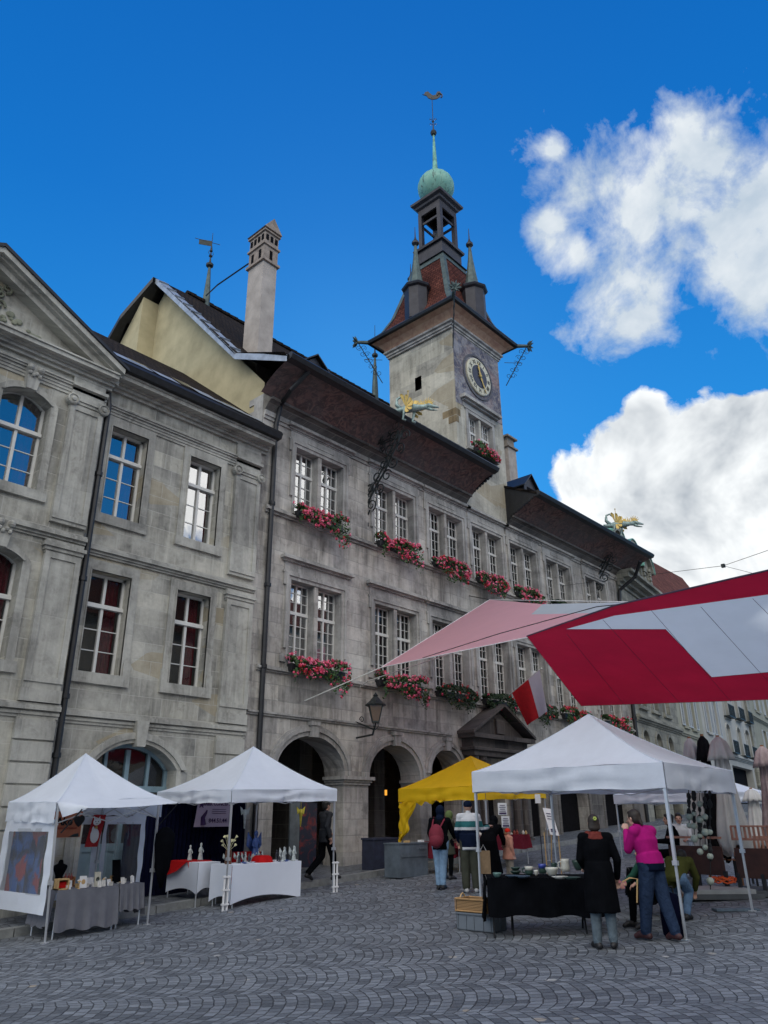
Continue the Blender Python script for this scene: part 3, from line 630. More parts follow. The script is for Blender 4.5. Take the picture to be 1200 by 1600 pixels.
# little dormers
def dormer(cx, y, z, w, h):
    m = MB(True); m.box(cx-w/2, cx+w/2, y, y+1.2, z, z+h*.55); m.add([(cx-w/2, y, z+h*.55), (cx+w/2, y, z+h*.55), (cx, y, z+h)], [(0, 1, 2)]); d = m.build('dormer', METAL_ROOF, hall)
    m = MB(True)
    for s in (-1, 1): m.poly([(cx, y-.12, z+h+.05), (cx+s*(w/2+.14), y-.12, z+h*.46), (cx+s*(w/2+.14), y+1.6, z+h*.46), (cx, y+1.6, z+h+.05)], (0, 0, .05))
    m.build('dormer_roof', METAL_D, d)
    m = MB(True); m.box(cx-w*.28, cx+w*.28, y-.02, y+.01, z+.08, z+h*.5); m.build('dormer_opening', DARKIN, d)
dormer(13.3, YH-.75, 13.95, .9, .8); dormer(26.3, YH-.35, 14.1, 1.0, 1.15)
# downpipes
def pipe(parent, pts, r, brk):
    m = MB(); m.tube(pts, r, 8)
    for z in brk:
        for a, b in zip(pts, pts[1:]):
            if min(a[2], b[2]) <= z <= max(a[2], b[2]) and abs(a[2]-b[2]) > 1: m.lathe((a[0], a[1], z), [(r*1.35, -.05), (r*1.35, .05)], 8)
    return m.build('downpipe', METAL_D, parent)
xp = 12.42*K; yw = YH*K-.10
g0 = onY(483, 580, (YH-1.45)*K)
pipe(hall, [(g0.x, g0.y, g0.z), (g0.x-.25, g0.y+.5, g0.z-.55), (xp+.05, yw-.12, onY(432, 640, yw).z+.15), (xp, yw, onY(430, 655, yw).z-.2), (xp, yw, 0)], .075, (10.2, 7.7, 5.4, 3.0))
xr = 34.28*K
g1 = onY(1000, 874, (YH-1.45)*K)
pipe(hall, [(g1.x, g1.y, g1.z-.1), (xr+.25, yw-.9, g1.z-.75), (xr, yw-.1, g1.z-1.35), (xr, yw, g1.z-2.2), (xr, yw, 1.0)], .09, (9, 6, 4))
# portal with pediment
ST_PORT = stone('soot_and_shade_portal_stone', (.060, .052, .050), (.085, .074, .07), .9, .5, jfac=.2, stain=.4)  # dark brown holds both soot and the shade under the sails
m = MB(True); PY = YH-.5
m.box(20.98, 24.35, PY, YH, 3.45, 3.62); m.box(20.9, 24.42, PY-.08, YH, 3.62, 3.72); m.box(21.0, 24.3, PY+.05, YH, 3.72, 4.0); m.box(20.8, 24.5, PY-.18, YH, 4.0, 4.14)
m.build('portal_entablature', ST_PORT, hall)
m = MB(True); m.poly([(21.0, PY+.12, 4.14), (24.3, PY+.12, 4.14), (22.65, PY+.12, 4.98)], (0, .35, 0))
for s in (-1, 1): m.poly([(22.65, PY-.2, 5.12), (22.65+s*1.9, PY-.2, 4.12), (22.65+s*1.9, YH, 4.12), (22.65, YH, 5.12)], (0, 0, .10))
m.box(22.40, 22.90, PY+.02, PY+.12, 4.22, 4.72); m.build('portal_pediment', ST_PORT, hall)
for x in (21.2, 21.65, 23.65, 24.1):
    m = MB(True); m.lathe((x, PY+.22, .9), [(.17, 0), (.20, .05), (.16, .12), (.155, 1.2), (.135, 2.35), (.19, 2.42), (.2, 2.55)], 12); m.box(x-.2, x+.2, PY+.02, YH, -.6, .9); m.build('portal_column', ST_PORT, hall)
m = MB(True)
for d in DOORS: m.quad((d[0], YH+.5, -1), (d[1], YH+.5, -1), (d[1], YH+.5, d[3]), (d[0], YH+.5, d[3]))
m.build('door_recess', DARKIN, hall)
for d in DOORS[1:]:
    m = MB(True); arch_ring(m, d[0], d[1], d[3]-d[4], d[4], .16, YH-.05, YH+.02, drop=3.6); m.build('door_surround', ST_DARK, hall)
m = MB(True); wall(m, 24.45, 34.33, -1.2, 3.38, YH-.03, [(d[0]-.15, d[1]+.15, d[2], d[3]+.15, d[4]+.15, .05) for d in DOORS[1:]]); m.box(24.45, 34.33, YH-.06, YH, 3.38, 3.46); m.build('shade_cladding', stone('shade_darkened_base', (.10, .095, .09), (.15, .14, .135), .9, .45, jfac=.3, stain=.5), hall)  # added darker panel; the shade below the sails is put into its colour
# ---- wrought-iron bracket and gilded dragon on the eaves
def scroll(c, r, t0, turns, e1, e2, n=22, shrink=.25):
    return [Vector(c)+(Vector(e1)*math.cos(t)+Vector(e2)*math.sin(t))*(r*(1-(1-shrink)*i/n)) for i, t in enumerate([t0+turns*2*math.pi*i/n for i in range(n+1)])]
def bracket(Xp, pix, struts, nm='iron_bracket'):
    m = MB(); P = [onX(x, y, Xp) for x, y in pix]
    m.tube(P, .035, 5); Q = [p+Vector((0, .16, .05)) for p in P]; m.tube(Q, .028, 5)
    random.seed(5)
    for i in range(len(P)-1):
        c = (P[i]+P[i+1])/2
        for s in (-1, 1):
            m.tube(scroll(c+Vector((0, s*.22, s*.05)), .22, random.random()*6, s*1.3, (0, 1, 0), (0, 0, 1)), .024, 4)
            m.tube(scroll(c+Vector((.02*s, s*.12, .2)), .13, random.random()*6, -s*1.2, (.3, .9, 0), (0, 0, 1)), .014, 4)
    top = P[-1]
    for i in range(9):
        a = top+Vector((random.uniform(-.15, .15), random.uniform(-.1, 1.2), random.uniform(-.35, .25))); m.tube(scroll(a, random.uniform(.1, .24), random.random()*6, random.choice((-1, 1))*1.2, (.2, 1, 0), (0, 0, 1)), .014, 4)
        b = a+Vector((random.uniform(-.1, .1), random.uniform(-.2, .2), random.uniform(-.3, .3))); m.tube([a, b], .012, 4)
    for s in struts:
        S = [onX(x, y, Xp) for x, y in s]; m.tube(S, .03, 5); m.tube([v+Vector((.12, 0, .0)) for v in S], .022, 5)
    m.build(nm, IRON, hall)
def dragon(Xp, foot, sc_=1.0):
    # side view: s runs outwards from the wall (-Y), t upwards
    f = Vector((Xp, foot[0], foot[1]))
    def P(s, t, w=0): return f+Vector((w+.50*s*sc_, -s*.86*sc_, (t-.16*s)*sc_))
    m = MB()
    m.tube([P(-.55, .35), P(-.3, .34), P(.0, .42), P(.3, .50), P(.55, .50), P(.75, .55), P(.95, .58)], [v*sc_ for v in (.06, .10, .17, .19, .15, .11, .13)], 8)
    m.tube([P(.95, .62), P(1.15, .60), P(1.40, .56)], [v*sc_ for v in (.12, .08, .03)], 7); m.tube([P(.95, .50), P(1.12, .44), P(1.33, .42)], [v*sc_ for v in (.08, .05, .02)], 7)
    m.tube([P(-.2, .42), P(-.38, .62), P(-.36, .90), P(-.18, 1.0), P(-.06, .86)], [v*sc_ for v in (.10, .08, .06, .045, .02)], 6)
    for w, dx in ((-.1, 0), (.1, .25)):
        m.tube([P(.05+dx, .42, w), P(.0+dx, .15, w), P(-.05+dx, -.1, w), P(.08+dx, -.14, w)], [v*sc_ for v in (.09, .06, .045, .05)], 6)
    d = m.build('dragon_spout', plain('dragon_patina', (.26, .35, .33), .5, .2, var=.5, scale=9), hall, smooth=True)
    m = MB()
    for w in (-.16, .16):
        for i in range(6):
            a = R(100-i*34); m.poly([P(.12, .5, w), P(.12+.50*math.cos(a+.25)*.75, .58+.42*math.sin(a+.25), w*1.6), P(.12+.58*math.cos(a)*.75, .58+.46*math.sin(a), w*1.8), P(.12+.46*math.cos(a-.22)*.75, .58+.38*math.sin(a-.22), w*1.6)], (.02, 0, 0))
    for i in range(7):
        s = .55+i*.09; m.poly([P(s, .62, 0), P(s+.1, .62, 0), P(s+.0, .86+.06*(i % 2), 0)], (.03, 0, 0))
    for i in range(7): a = R(20+i*24); m.tube([P(1.0, .70), P(1.0+.24*math.cos(a), .76+.26*math.sin(a))], [.035*sc_, .008], 5)
    m.tube([P(.12, 1.0), P(.12, 1.28)], .015, 5); m.sph(P(.12, 1.3), .035, 6)
    m.build('dragon_wings', GOLD, d)
Xb = 17.3
bracket(Xb, [(556, 838), (566, 805), (580, 775), (592, 752), (602, 735), (612, 712), (622, 690), (628, 672)], [[(556, 706), (585, 696), (612, 684)], [(560, 838), (570, 815), (578, 797)]])
Xb2 = 34.15
bracket(Xb2, [(918, 940), (925, 925), (934, 910), (942, 895), (950, 880), (955, 868)], [[(900, 866), (920, 858), (945, 850)]])
g = onX(634, 655, Xb); dragon(Xb, (g.y, g.z+.04), .82)
g = onX(962, 834, Xb2); dragon(Xb2, (g.y, g.z+.05), 1.0)
# ================================================================== CLOCK TOWER
TX0, TX1, TY0, TY1 = 21.58, 24.98, YH-.015, 19.0
TCX, TCY = (TX0+TX1)/2, (TY0+TY1)/2
tow = empty('clock_tower', k((TCX, TCY, 12)), 'square stone clock tower with red tiled cap, lantern and green copper ball', 'tower')
m = MB(True); wz = (15.30, 16.90); wx = TX0+.78
wall(m, TX0, TX1, 12.6, 21.0, TY0, [(wx, wx+.80, *wz, 0, .3), (wx+.93, wx+1.73, *wz, 0, .3)])
m.quad((TX0, TY1, 8), (TX0, 17.55, 8), (TX0, 17.55, 21), (TX0, TY1, 21)); m.quad((TX0, 17.2, 12.6), (TX0, TY0, 12.6), (TX0, TY0, 21), (TX0, 17.2, 21))
m.quad((TX0, 17.55, 8), (TX0, 17.2, 8), (TX0, 17.2, 18.4), (TX0, 17.55, 18.4)); m.quad((TX0, 17.55, 19.05), (TX0, 17.2, 19.05), (TX0, 17.2, 21), (TX0, 17.55, 21))
m.quad((TX0, 17.2, 18.4), (TX0+.4, 17.2, 18.4), (TX0+.4, 17.2, 19.05), (TX0, 17.2, 19.05)); m.quad((TX0+.4, 17.2, 18.4), (TX0+.4, 17.55, 18.4), (TX0+.4, 17.55, 19.05), (TX0+.4, 17.2, 19.05))
m.quad((TX1, TY0, 12.6), (TX1, TY1, 12.6), (TX1, TY1, 21), (TX1, TY0, 21)); m.quad((TX1, TY1, 8), (TX0, TY1, 8), (TX0, TY1, 21), (TX1, TY1, 21))
m.build('wall', ST_TOWER, tow)
m = MB(True); m.box(TX0+.38, TX0+.42, 17.0, 17.8, 18.2, 19.2); m.box(wx-.1, wx+1.9, TY0+.8, TY0+.85, 15, 17.2); m.build('window_dark', DARKIN, tow)
BRQ = stone('brown_quoin_stone', (.26, .19, .10), (.32, .25, .15), 2, 2, jfac=0, stain=.3)
for i in range(9):                                    # brown quoins low on the corner
    z = 14.2+i*.33; w = .42 if i % 2 else .24
    if i in (0, 2, 6, 7): m = MB(True); m.box(TX0-.004, TX0+w*.7, TY0-.004, TY0+w*1.6, z, z+.31); m.build('quoin', BRQ, tow)
# painted clock wall, clock
m_, nt_, b_ = nmat('painted_clock_wall'); v_ = coord(nt_)
n1_ = noise_(nt_, v_, 1.5, 7, .65, 1.6); n2_ = noise_(nt_, v_, 4.0, 8, .65, 2.2); n3_ = noise_(nt_, v_, .7, 4, .6)
c_ = mix(nt_, ramp(nt_, n1_, .42, .60), (.075, .075, .11), (.26, .26, .29)); c_ = mix(nt_, mth(nt_, 'MULTIPLY', ramp(nt_, n2_, .50, .60), .6), c_, (.36, .31, .27))
c_ = mix(nt_, mth(nt_, 'MULTIPLY', ramp(nt_, n3_, .50, .66), .45), c_, (.34, .22, .19))
nt_.links.new(c_, b_.inputs['Base Color']); b_.inputs['Roughness'].default_value = .9
m = MB(True); m.box(TX0+.03, TX1-.03, TY0-.012, TY0+.01, 17.35, 20.6); m.box(TX0+.03, TX0+.5, TY0-.010, TY0+.01, 17.1, 17.4); m.build('painted_wall', m_, tow)
CX, CZ = 23.26, 18.98
m = MB(True); m.lathe((CX, TY0-.01, CZ), [(1.06, 0), (1.06, .05), (.97, .05), (.97, .0)], 48, (0, -1, 0)); cf = m.build('clock', plain('clock_surround', (.085, .085, .10), .7), tow)
m = MB(True); m.lathe((CX, TY0-.01, CZ), [(.86, 0), (.86, .08), (.82, .10), (.80, .10)], 48, (0, -1, 0)); m.build('dial', plain('cream_dial', (.55, .52, .40), .6, var=.2, scale=4), cf)
m = MB(True); m.lathe((CX, TY0-.01, CZ), [(.53, .09), (.53, .115), (.50, .118)], 40, (0, -1, 0)); m.build('dial_centre', plain('slate_dial', (.035, .04, .065), .6), cf)
NUM = ['XII', 'I', 'II', 'III', 'IIII', 'V', 'VI', 'VII', 'VIII', 'IX', 'X', 'XI']
INK = plain('black_ink', (.012, .012, .014), .7)
for i, s in enumerate(NUM):
    a = math.pi/2-i*math.pi/6; o_ = Vector(k((CX+.67*math.cos(a), TY0-.115, CZ+.67*math.sin(a))))
    text_mesh('numeral', s, .24, INK, cf, frame_M(o_, (math.cos(a-math.pi/2), 0, math.sin(a-math.pi/2)), (math.cos(a), 0, math.sin(a))), .004, .004)
m = MB(True); 
def hand(a, l, w):
    d = Vector((math.cos(a), 0, math.sin(a))); n = Vector((-d.z, 0, d.x)); c = Vector((CX, TY0-.18, CZ))
    pr = [(-.12, .5), (0, .7), (.25, 1.6), (.33, .6), (.6, 1.3), (.72, .5), (1, .12)]
    pts = [c+d*(l*t)+n*w*h for t, h in pr]+[c+d*(l*t)-n*w*h for t, h in reversed(pr)]
    m.poly(pts, (0, .02, 0))
hand(R(103), .62, .05); hand(R(-62), .80, .04); m.lathe((CX, TY0-.14, CZ), [(.08, 0), (.08, .06), (.03, .08)], 12, (0, -1, 0)); m.build('hands', GOLD, cf)
# tower window
m = MB(True); a, b = wx, wx+1.73
m.box(a-.14, a+.005, TY0-.05, TY0+.31, wz[0]-.1, wz[1]+.14); m.box(b-.005, b+.14, TY0-.05, TY0+.31, wz[0]-.1, wz[1]+.14); m.box(a, b, TY0-.05, TY0+.25, wz[1]-.005, wz[1]+.14); m.box(a+.795, a+.935, TY0+.01, TY0+.31, wz[0], wz[1]-.01)
m.box(a-.22, b+.22, TY0-.07, TY0+.01, wz[1]+.14, wz[1]+.20); m.box(a-.3, b+.3, TY0-.04, TY0+.01, wz[1]+.20, 17.30)
m.box(a-.36, b+.36, TY0-.16, TY0+.01, 17.32, 17.40); m.box(a-.46, b+.46, TY0-.28, TY0+.01, 17.40, 17.52); m.box(a-.42, b+.42, TY0-.24, TY0+.01, 17.52, 17.58); m.box(a-.2, b+.2, TY0-.14, TY0+.25, wz[0]-.12, wz[0]-.005)
m.build('window_surround', ST_TRIM, tow)
win_frames(wx, wz, 2, 3, 16.2, parent=tow, Y=TY0, lw=.80, mu=.13, yoff=.2)
# belfry cornice, painted cove, gutter
def sqring(mb, h0, z0, h1, z1, hx=None):
    a = [(TCX-h0, TCY-h0-.0, z0), (TCX+h0, TCY-h0, z0), (TCX+h0, TCY+h0, z0), (TCX-h0, TCY+h0, z0)]; b = [(TCX-h1, TCY-h1, z1), (TCX+h1, TCY-h1, z1), (TCX+h1, TCY+h1, z1), (TCX-h1, TCY+h1, z1)]
    mb.add(a+b, [(i, (i+1) % 4, 4+(i+1) % 4, 4+i) for i in range(4)])
HT = 1.72
m = MB(True); pf = [(HT, 20.62), (HT+.07, 20.64), (HT+.07, 20.72), (HT+.12, 20.74), (HT+.12, 20.84), (HT+.20, 20.88), (HT+.20, 20.97), (HT+.12, 20.98)]
for (a0, b0), (a1, b1) in zip(pf, pf[1:]): sqring(m, a0, b0, a1, b1)
m.build('cornice', ST_TRIM, tow)
m_, nt_, b_ = nmat('painted_wood_cove'); v_ = coord(nt_); n1_ = noise_(nt_, v_, 2.4, 7, .6, 1.5)
nt_.links.new(mix(nt_, ramp(nt_, n1_, .42, .66), (.52, .33, .22), (.38, .20, .14)), b_.inputs['Base Color']); b_.inputs['Roughness'].default_value = .9
m = MB(True); pf = [(HT+.12, 20.98), (HT+.20, 21.12), (HT+.36, 21.30), (HT+.60, 21.42)]
for (a0, b0), (a1, b1) in zip(pf, pf[1:]): sqring(m, a0, b0, a1, b1)
m.build('painted_cove', m_, tow)
m = MB(True); pf = [(HT+.58, 21.41), (HT+.72, 21.42), (HT+.76, 21.52), (HT+.72, 21.60), (HT+.60, 21.58)]
for (a0, b0), (a1, b1) in zip(pf, pf[1:]): sqring(m, a0, b0, a1, b1)
m.build('gutter', METAL_D, tow)
# concave tiled roof with copper hips
RZ = [(2.40, 21.55), (1.96, 22.05), (1.64, 22.75), (1.38, 23.7), (1.12, 24.7), (.96, 25.35), (.84, 25.75)]
m = MB(True)
for (a0, b0), (a1, b1) in zip(RZ[:5], RZ[1:6]): sqring(m, a0, b0, a1, b1)
m.build('roof', TILE_R, tow)
m = MB(True)
for (a0, b0), (a1, b1) in zip(RZ[5:], RZ[6:]): sqring(m, a0+.03, b0, a1+.02, b1)
for sx in (-1, 1):
    for sy in (-1, 1):
        for (a0, b0), (a1, b1) in zip(RZ, RZ[1:]):
            w = .13; A = lambda h, z, dx, dy: (TCX+sx*(h-dx+.02), TCY+sy*(h-dy+.02), z+.02)
            m.quad(A(a0, b0, w*1.6, 0), A(a0, b0, 0, 0), A(a1, b1, 0, 0), A(a1, b1, w*1.6, 0)); m.quad(A(a0, b0, 0, 0), A(a0, b0, 0, w*1.6), A(a1, b1, 0, w*1.6), A(a1, b1, 0, 0))
m.build('hip_flashing', COPPER_D, tow)
# dormer turrets on the four sides
for dx, dy in ((-1, 0), (0, -1), (1, 0), (0, 1)):
    c = (TCX+dx*1.78, TCY+dy*1.78, 0)
    m = MB(True); m.lathe(c, [(.56, 21.75), (.56, 23.35), (.66, 23.42), (.70, 23.50), (.66, 23.55)], 8); t = m.build('dormer_turret', METAL_ROOF, tow)
    m = MB(True); m.lathe(c, [(.64, 23.54), (.40, 23.66), (.31, 23.9), (.22, 24.5), (.12, 25.3), (.06, 26.05)], 8); m.build('turret_spire', COPPER_D, t)
    m = MB(True); m.lathe(c, [(.07, 26.0), (.17, 26.1), (.17, 26.2), (.08, 26.32), (.03, 26.5), (.012, 27.1)], 8); m.build('turret_finial', METAL_D, t)
# lantern
m = MB(True); pf = [(.84, 25.7), (.96, 25.72), (.76, 25.95), (.76, 26.6), (.87, 26.62), (.89, 26.74), (.72, 26.86)]
for (a0, b0), (a1, b1) in zip(pf, pf[1:]): sqring(m, a0, b0, a1, b1)
sqring(m, .72, 26.86, 0.01, 26.86)
ln = m.build('lantern_base', METAL_ROOF, tow)
m = MB(True); lz0, lz1 = 26.84, 29.0
for sx in (-1, 1):
    for sy in (-1, 1): m.box(TCX+sx*.57-.10, TCX+sx*.57+.10, TCY+sy*.57-.10, TCY+sy*.57+.10, lz0, lz1)
for s in (-1, 1):
    m.box(TCX-.66, TCX+.66, TCY+s*.62-.045, TCY+s*.62+.045, lz1-.16, lz1+.3); m.box(TCX+s*.62-.045, TCX+s*.62+.045, TCY-.66, TCY+.66, lz1-.16, lz1+.3)
    m.box(TCX-.55, TCX+.55, TCY+s*.58-.035, TCY+s*.58+.035, lz0+1.45, lz0+1.57); m.box(TCX+s*.58-.035, TCX+s*.58+.035, TCY-.55, TCY+.55, lz0+1.45, lz0+1.57)
m.build('lantern', METAL_ROOF, tow)
m = MB(True); m.lathe((TCX, TCY, lz0), [(.32, .35), (.28, .45), (.21, .8), (.15, 1.0), (.06, 1.1)], 16); m.build('bell', IRON, tow)
m = MB(True); pf = [(.64, 29.2), (.76, 29.3), (.79, 29.4), (.92, 29.5), (.94, 29.62), (.8, 29.7), (.35, 29.95), (.01, 30.0)]
for (a0, b0), (a1, b1) in zip(pf, pf[1:]): sqring(m, a0, b0, a1, b1)
m.build('lantern_roof', METAL_ROOF, tow)
# ribbed copper ball
m = MB(True); n = 72; vs = []; fs = []; bz, brad = 30.80, .90
for i in range(19):
    ph = math.pi*i/18
    for j in range(n):
        t = 2*math.pi*j/n; rr = brad*math.sin(ph)*(1+.025*abs(math.cos(t*8)))*(1-.04*max(0, -math.cos(ph)))
        vs.append((TCX+rr*math.cos(t), TCY+rr*math.sin(t), bz+brad*1.02*math.cos(ph)))
for i in range(18):
    for j in range(n): fs.append((i*n+j, (i+1)*n+j, (i+1)*n+(j+1) % n, i*n+(j+1) % n))
m.add(vs, fs); m.lathe((TCX, TCY, 29.9), [(.5, 0), (.42, .3)], 12)
m_, nt_, b_ = nmat('streaked_copper'); v_ = coord(nt_); st_ = noise_(nt_, mapp(nt_, v_, (4.5, 4.5, .5)), 1.6, 6, .7); n2_ = noise_(nt_, v_, 3, 5)
c_ = mix(nt_, ramp(nt_, n2_, .3, .7), (.13, .34, .27), (.24, .46, .37)); c_ = mix(nt_, ramp(nt_, st_, .55, .66), c_, (.035, .06, .055))
nt_.links.new(c_, b_.inputs['Base Color']); b_.inputs['Roughness'].default_value = .6
m.build('copper_ball', m_, tow, smooth=True)
m = MB(True); m.lathe((TCX, TCY, 31.8), [(.22, 0), (.16, .12), (.13, .5), (.045, 2.65)], 10); m.build('spire', COPPER, tow)
m = MB(True); m.lathe((TCX, TCY, 34.4), [(.04, 0), (.12, .05), (.17, .18), (.12, .32), (.04, .4), (.025, .9), (.07, 1.0), (.02, 1.1), (.016, 2.8)], 10)
for s in (-1, 1):
    for z in (35.2, 35.55): m.tube(scroll((TCX+s*.09, TCY-s*.08, z), .08, 0, s, (.7, -.7, 0), (0, 0, 1)), .015, 4)
m.build('vane_rod', IRON, tow)
m = MB(True); z = 37.2; e = Vector((.67, -.74, 0))
def cp(s, t): return Vector((TCX, TCY, z))+e*s+Vector((0, 0, t))
m.poly([cp(-.42, .18), cp(-.36, .35), cp(-.2, .42), cp(-.1, .28), cp(.05, .12), cp(.2, .16), cp(.3, .40), cp(.45, .42), cp(.5, .22), cp(.42, .0), cp(.25, -.14), cp(.0, -.18), cp(-.2, -.06), cp(-.28, .1), cp(-.5, .2)], (.03, .03, 0))
m.tube(scroll(cp(.36, .12), .22, -1, .7, e, (0, 0, 1)), .04, 5); m.build('weathercock', METAL_D, tow)
# corner water spouts with crowns of leaves, and thin braces
def spout(cx, cy, sx, sy, col):
    m = MB(True); d = Vector((sx, sy, 0)).normalized(); c = Vector((cx, cy, 21.5)); e_ = c+d*.42+Vector((0, 0, .02)); m.tube([c-d*.3, e_], [.10, .07], 8)
    for i in range(14):
        a = 2*math.pi*i/14; p = e_+(Vector((-d.y, d.x, 0))*math.cos(a)+Vector((0, 0, 1))*math.sin(a))*.27+d*(.10+.1*(i % 2)); m.tube([e_, (e_+p)/2, p], [.05, .06, .008], 5)
    m.build('corner_spout', COPPER_D, tow)
    m = MB(True); w = c-d*.72+Vector((0, 0, -2.1)); q_ = c+d*.35+Vector((0, 0, -.05)); m.tube([w, q_], .02, 4); m.tube([c-d*.72+Vector((0, 0, -.9)), c+d*.1+Vector((0, 0, -.9))], .012, 4)
    for i in range(5):
        p = w.lerp(q_, .25+.16*i)
        for s in (-1, 1): m.tube(scroll(p+d*.1*s, .14, i, s*1.2, d, (0, 0, 1)), .011, 4)
    m.build('spout_brace', IRON, tow)
H2 = HT+.74
spout(TCX-H2, TCY-H2, -1, -1, 0); spout(TCX+H2, TCY-H2, 1, -1, 0); spout(TCX-H2, TCY+H2, -1, 1, 0)
# ================================================================== LEFT HOUSE
lh = empty('pilastered_house', k((6, YH, -.3)), 'grey ashlar house on the left with pediment, pilasters and tall red curtained windows', 'building')
YP = 15.2
WU = (8.05, 10.30); WL = (4.47, 6.70)
RX = [(7.50, 8.47), (9.70, 10.66)]
dops = (8.06, 10.12, -1.2, 3.10, .52, .45)
m = MB(True); wall(m, 7.05, 12.0, -1.2, 11.35, YH-.02, [(a, b, *z, 0, .22) for a, b in RX for z in (WU, WL)]+[dops])
m.build('recessed_wall', ST_LEFT, lh)
PX = [(4.85, 5.90), (2.40, 3.45)]
m = MB(True); wall(m, 1.25, 7.08, -1.2, 11.2, YP, [(a, b, 8.0, 10.22, .20, .3) for a, b in PX]+[(a, b, 4.42, 6.62, .18, .3) for a, b in PX])
m.quad((7.08, YP, -1.2), (7.08, YH, -1.2), (7.08, YH, 11.2), (7.08, YP, 11.2)); m.quad((1.25, YP, -1.2), (1.25, 20, -1.2), (1.25, 20, 11.2), (1.25, YP, 11.2))
m.poly([(1.2, YP+.12, 11.2), (7.1, YP+.12, 11.2), (4.17, YP+.12, 12.78)], (0, .2, 0))
m.build('pavilion_wall', ST_LEFT, lh)
m = MB(True); m.box(1.5, 11.9, 16.3, 16.35, -1, 11)
m.build('room_wall', plain('room_wall_dim', (.05, .05, .045), .9, var=.6, scale=.5), lh)
m = MB(True)
def house_window(a, b, z0, z1, Y, tz, rise=0, gl=None, glz=GLASS):
    f = MB(True); g = MB(True); y = Y
    f.box(a, a+.055, y, y+.06, z0, z1-rise); f.box(b-.055, b, y, y+.06, z0, z1-rise); f.box(a, b, y, y+.06, z0, z0+.05)
    if rise: arch_ring(f, a+.07, b-.07, z1-rise, rise, .07, y, y+.06, 10)
    else: f.box(a, b, y, y+.06, z1-.06, z1)
    f.box(a, b, y-.06, y+.06, tz-.05, tz+.02); f.box(a, b, y-.03, y+.06, tz+.02, tz+.05)
    cx = (a+b)/2; f.box(cx-.032, cx+.032, y-.02, y+.05, z0, z1-.02)
    for r in (1, 2): zz = z0+.05+(tz-.07-z0-.05)*r/3; f.box(a, b, y+.01, y+.045, zz-.010, zz+.010)
    g.quad((a, y+.03, z0), (b, y+.03, z0), (b, y+.03, z1-.01), (a, y+.03, z1-.01))
    w = f.build('window', WHITEP, lh); g.build('pane', glz, w)
    cu = MB(True); n = 6
    for j in range(n):
        x0_ = b-.36+j*.055; cu.quad((x0_, y+.22+.05*(j % 2), z0), (x0_+.055, y+.22+.05*((j+1) % 2), z0), (x0_+.055, y+.22+.05*((j+1) % 2), z1), (x0_, y+.22+.05*(j % 2), z1))
    cu.build('curtain', CURT, w)
for a, b in RX: house_window(a, b, *WU, YH+.2, 9.62); house_window(a, b, *WL, YH+.2, 5.98, glz=GLASSD)
for a, b in PX: house_window(a, b, 8.0, 10.22, YP+.28, 9.40, .20); house_window(a, b, 4.42, 6.62, YP+.28, 5.72, .18, glz=GLASSD)
for a, b in RX:
    for z0, z1, nm in ((WU[0], WU[1], 0), (WL[0], WL[1], 1)):
        m = MB(True); Y = YH-.02; m.box(a-.19, a, Y-.045, Y+.005, z0, z1+.24); m.box(b, b+.19, Y-.045, Y+.005, z0, z1+.24); m.box(a, b, Y-.045, Y+.005, z1, z1+.24)
        m.box(a-.03, a, Y-.06, Y+.004, z0, z1+.03); m.box(b, b+.03, Y-.06, Y+.004, z0, z1+.03); m.box(a, b, Y-.06, Y+.004, z1, z1+.03)
        m.box(a-.22, b+.22, Y-.075, Y+.2, z0-.23, z0-.001)
        if nm: m.box(a-.22, a-.05, Y-.07, Y+.005, z0, z0+.30); m.box(b+.05, b+.22, Y-.07, Y+.005, z0, z0+.30)
        m.build('window_surround', ST_LTRIM, lh)
for a, b in PX:
    for z0, z1, r in ((8.0, 10.22, .20), (4.42, 6.62, .18)):
        m = MB(True); arch_ring(m, a, b, z1-r, r, .16, YP-.05, YP+.01, 10, drop=z1-r-z0); arch_ring(m, a, b, z1-r, r, .04, YP-.08, YP+.01, 10)
        m.box(a-.22, b+.22, YP-.08, YP+.2, z0-.22, z0-.001); cx = (a+b)/2
        m.poly([(cx-.11, YP-.16, z1-.02), (cx+.11, YP-.16, z1-.02), (cx+.17, YP-.20, z1+.52), (cx-.17, YP-.20, z1+.52)], (0, .2, 0))
        for s in (-1, 1): m.lathe((cx+s*.12, YP-.22, z1+.50), [(.09, 0), (.09, .14), (.04, .16)], 10, (0, -1, 0)) if False else m.sph((cx+s*.11, YP-.2, z1+.46), .08, 8)
        for t in range(4): m.sph((cx+(t-1.5)*.07, YP-.2, z1+.34-.05*(t % 2)), .05, 6)
        m.build('window_surround', ST_LTRIM, lh)
# string courses, architrave, cornice
def band(xa, xb, Y, z, st, name):
    m = MB(True)
    for h, p in st: m.box(xa, xb, Y-p, Y+.01, z, z+h-.001); z += h
    return m.build(name, ST_LTRIM, lh)
ar = ((.07, .03), (.07, .05), (.07, .07), (.05, .11), (.04, .14))
for xa, xb, Y in ((7.1, 12.0, YH-.02), (1.2, 7.12, YP)):
    band(xa, xb, Y, 10.50, ar, 'architrave'); band(xa, xb, Y, 7.02, ((.05, .05), (.06, .09), (.08, .15), (.04, .12)), 'string_course')
    band(xa, xb, Y, 3.40, ((.06, .03), (.06, .06), (.03, .03), (.09, .11), (.04, .08)), 'string_course')
band(7.1, 12.15, YH-.02, 11.2, ((.08, .08), (.07, .16), (.05, .22), (.10, .42), (.05, .46)), 'cornice')
m = MB(True); m.prof_x(7.15, 12.24, [(YH-.42, 11.55), (YH-.60, 11.56), (YH-.66, 11.70), (YH-.60, 11.80), (YH-.40, 11.78)]); m.build('gutter', METAL_D, lh)
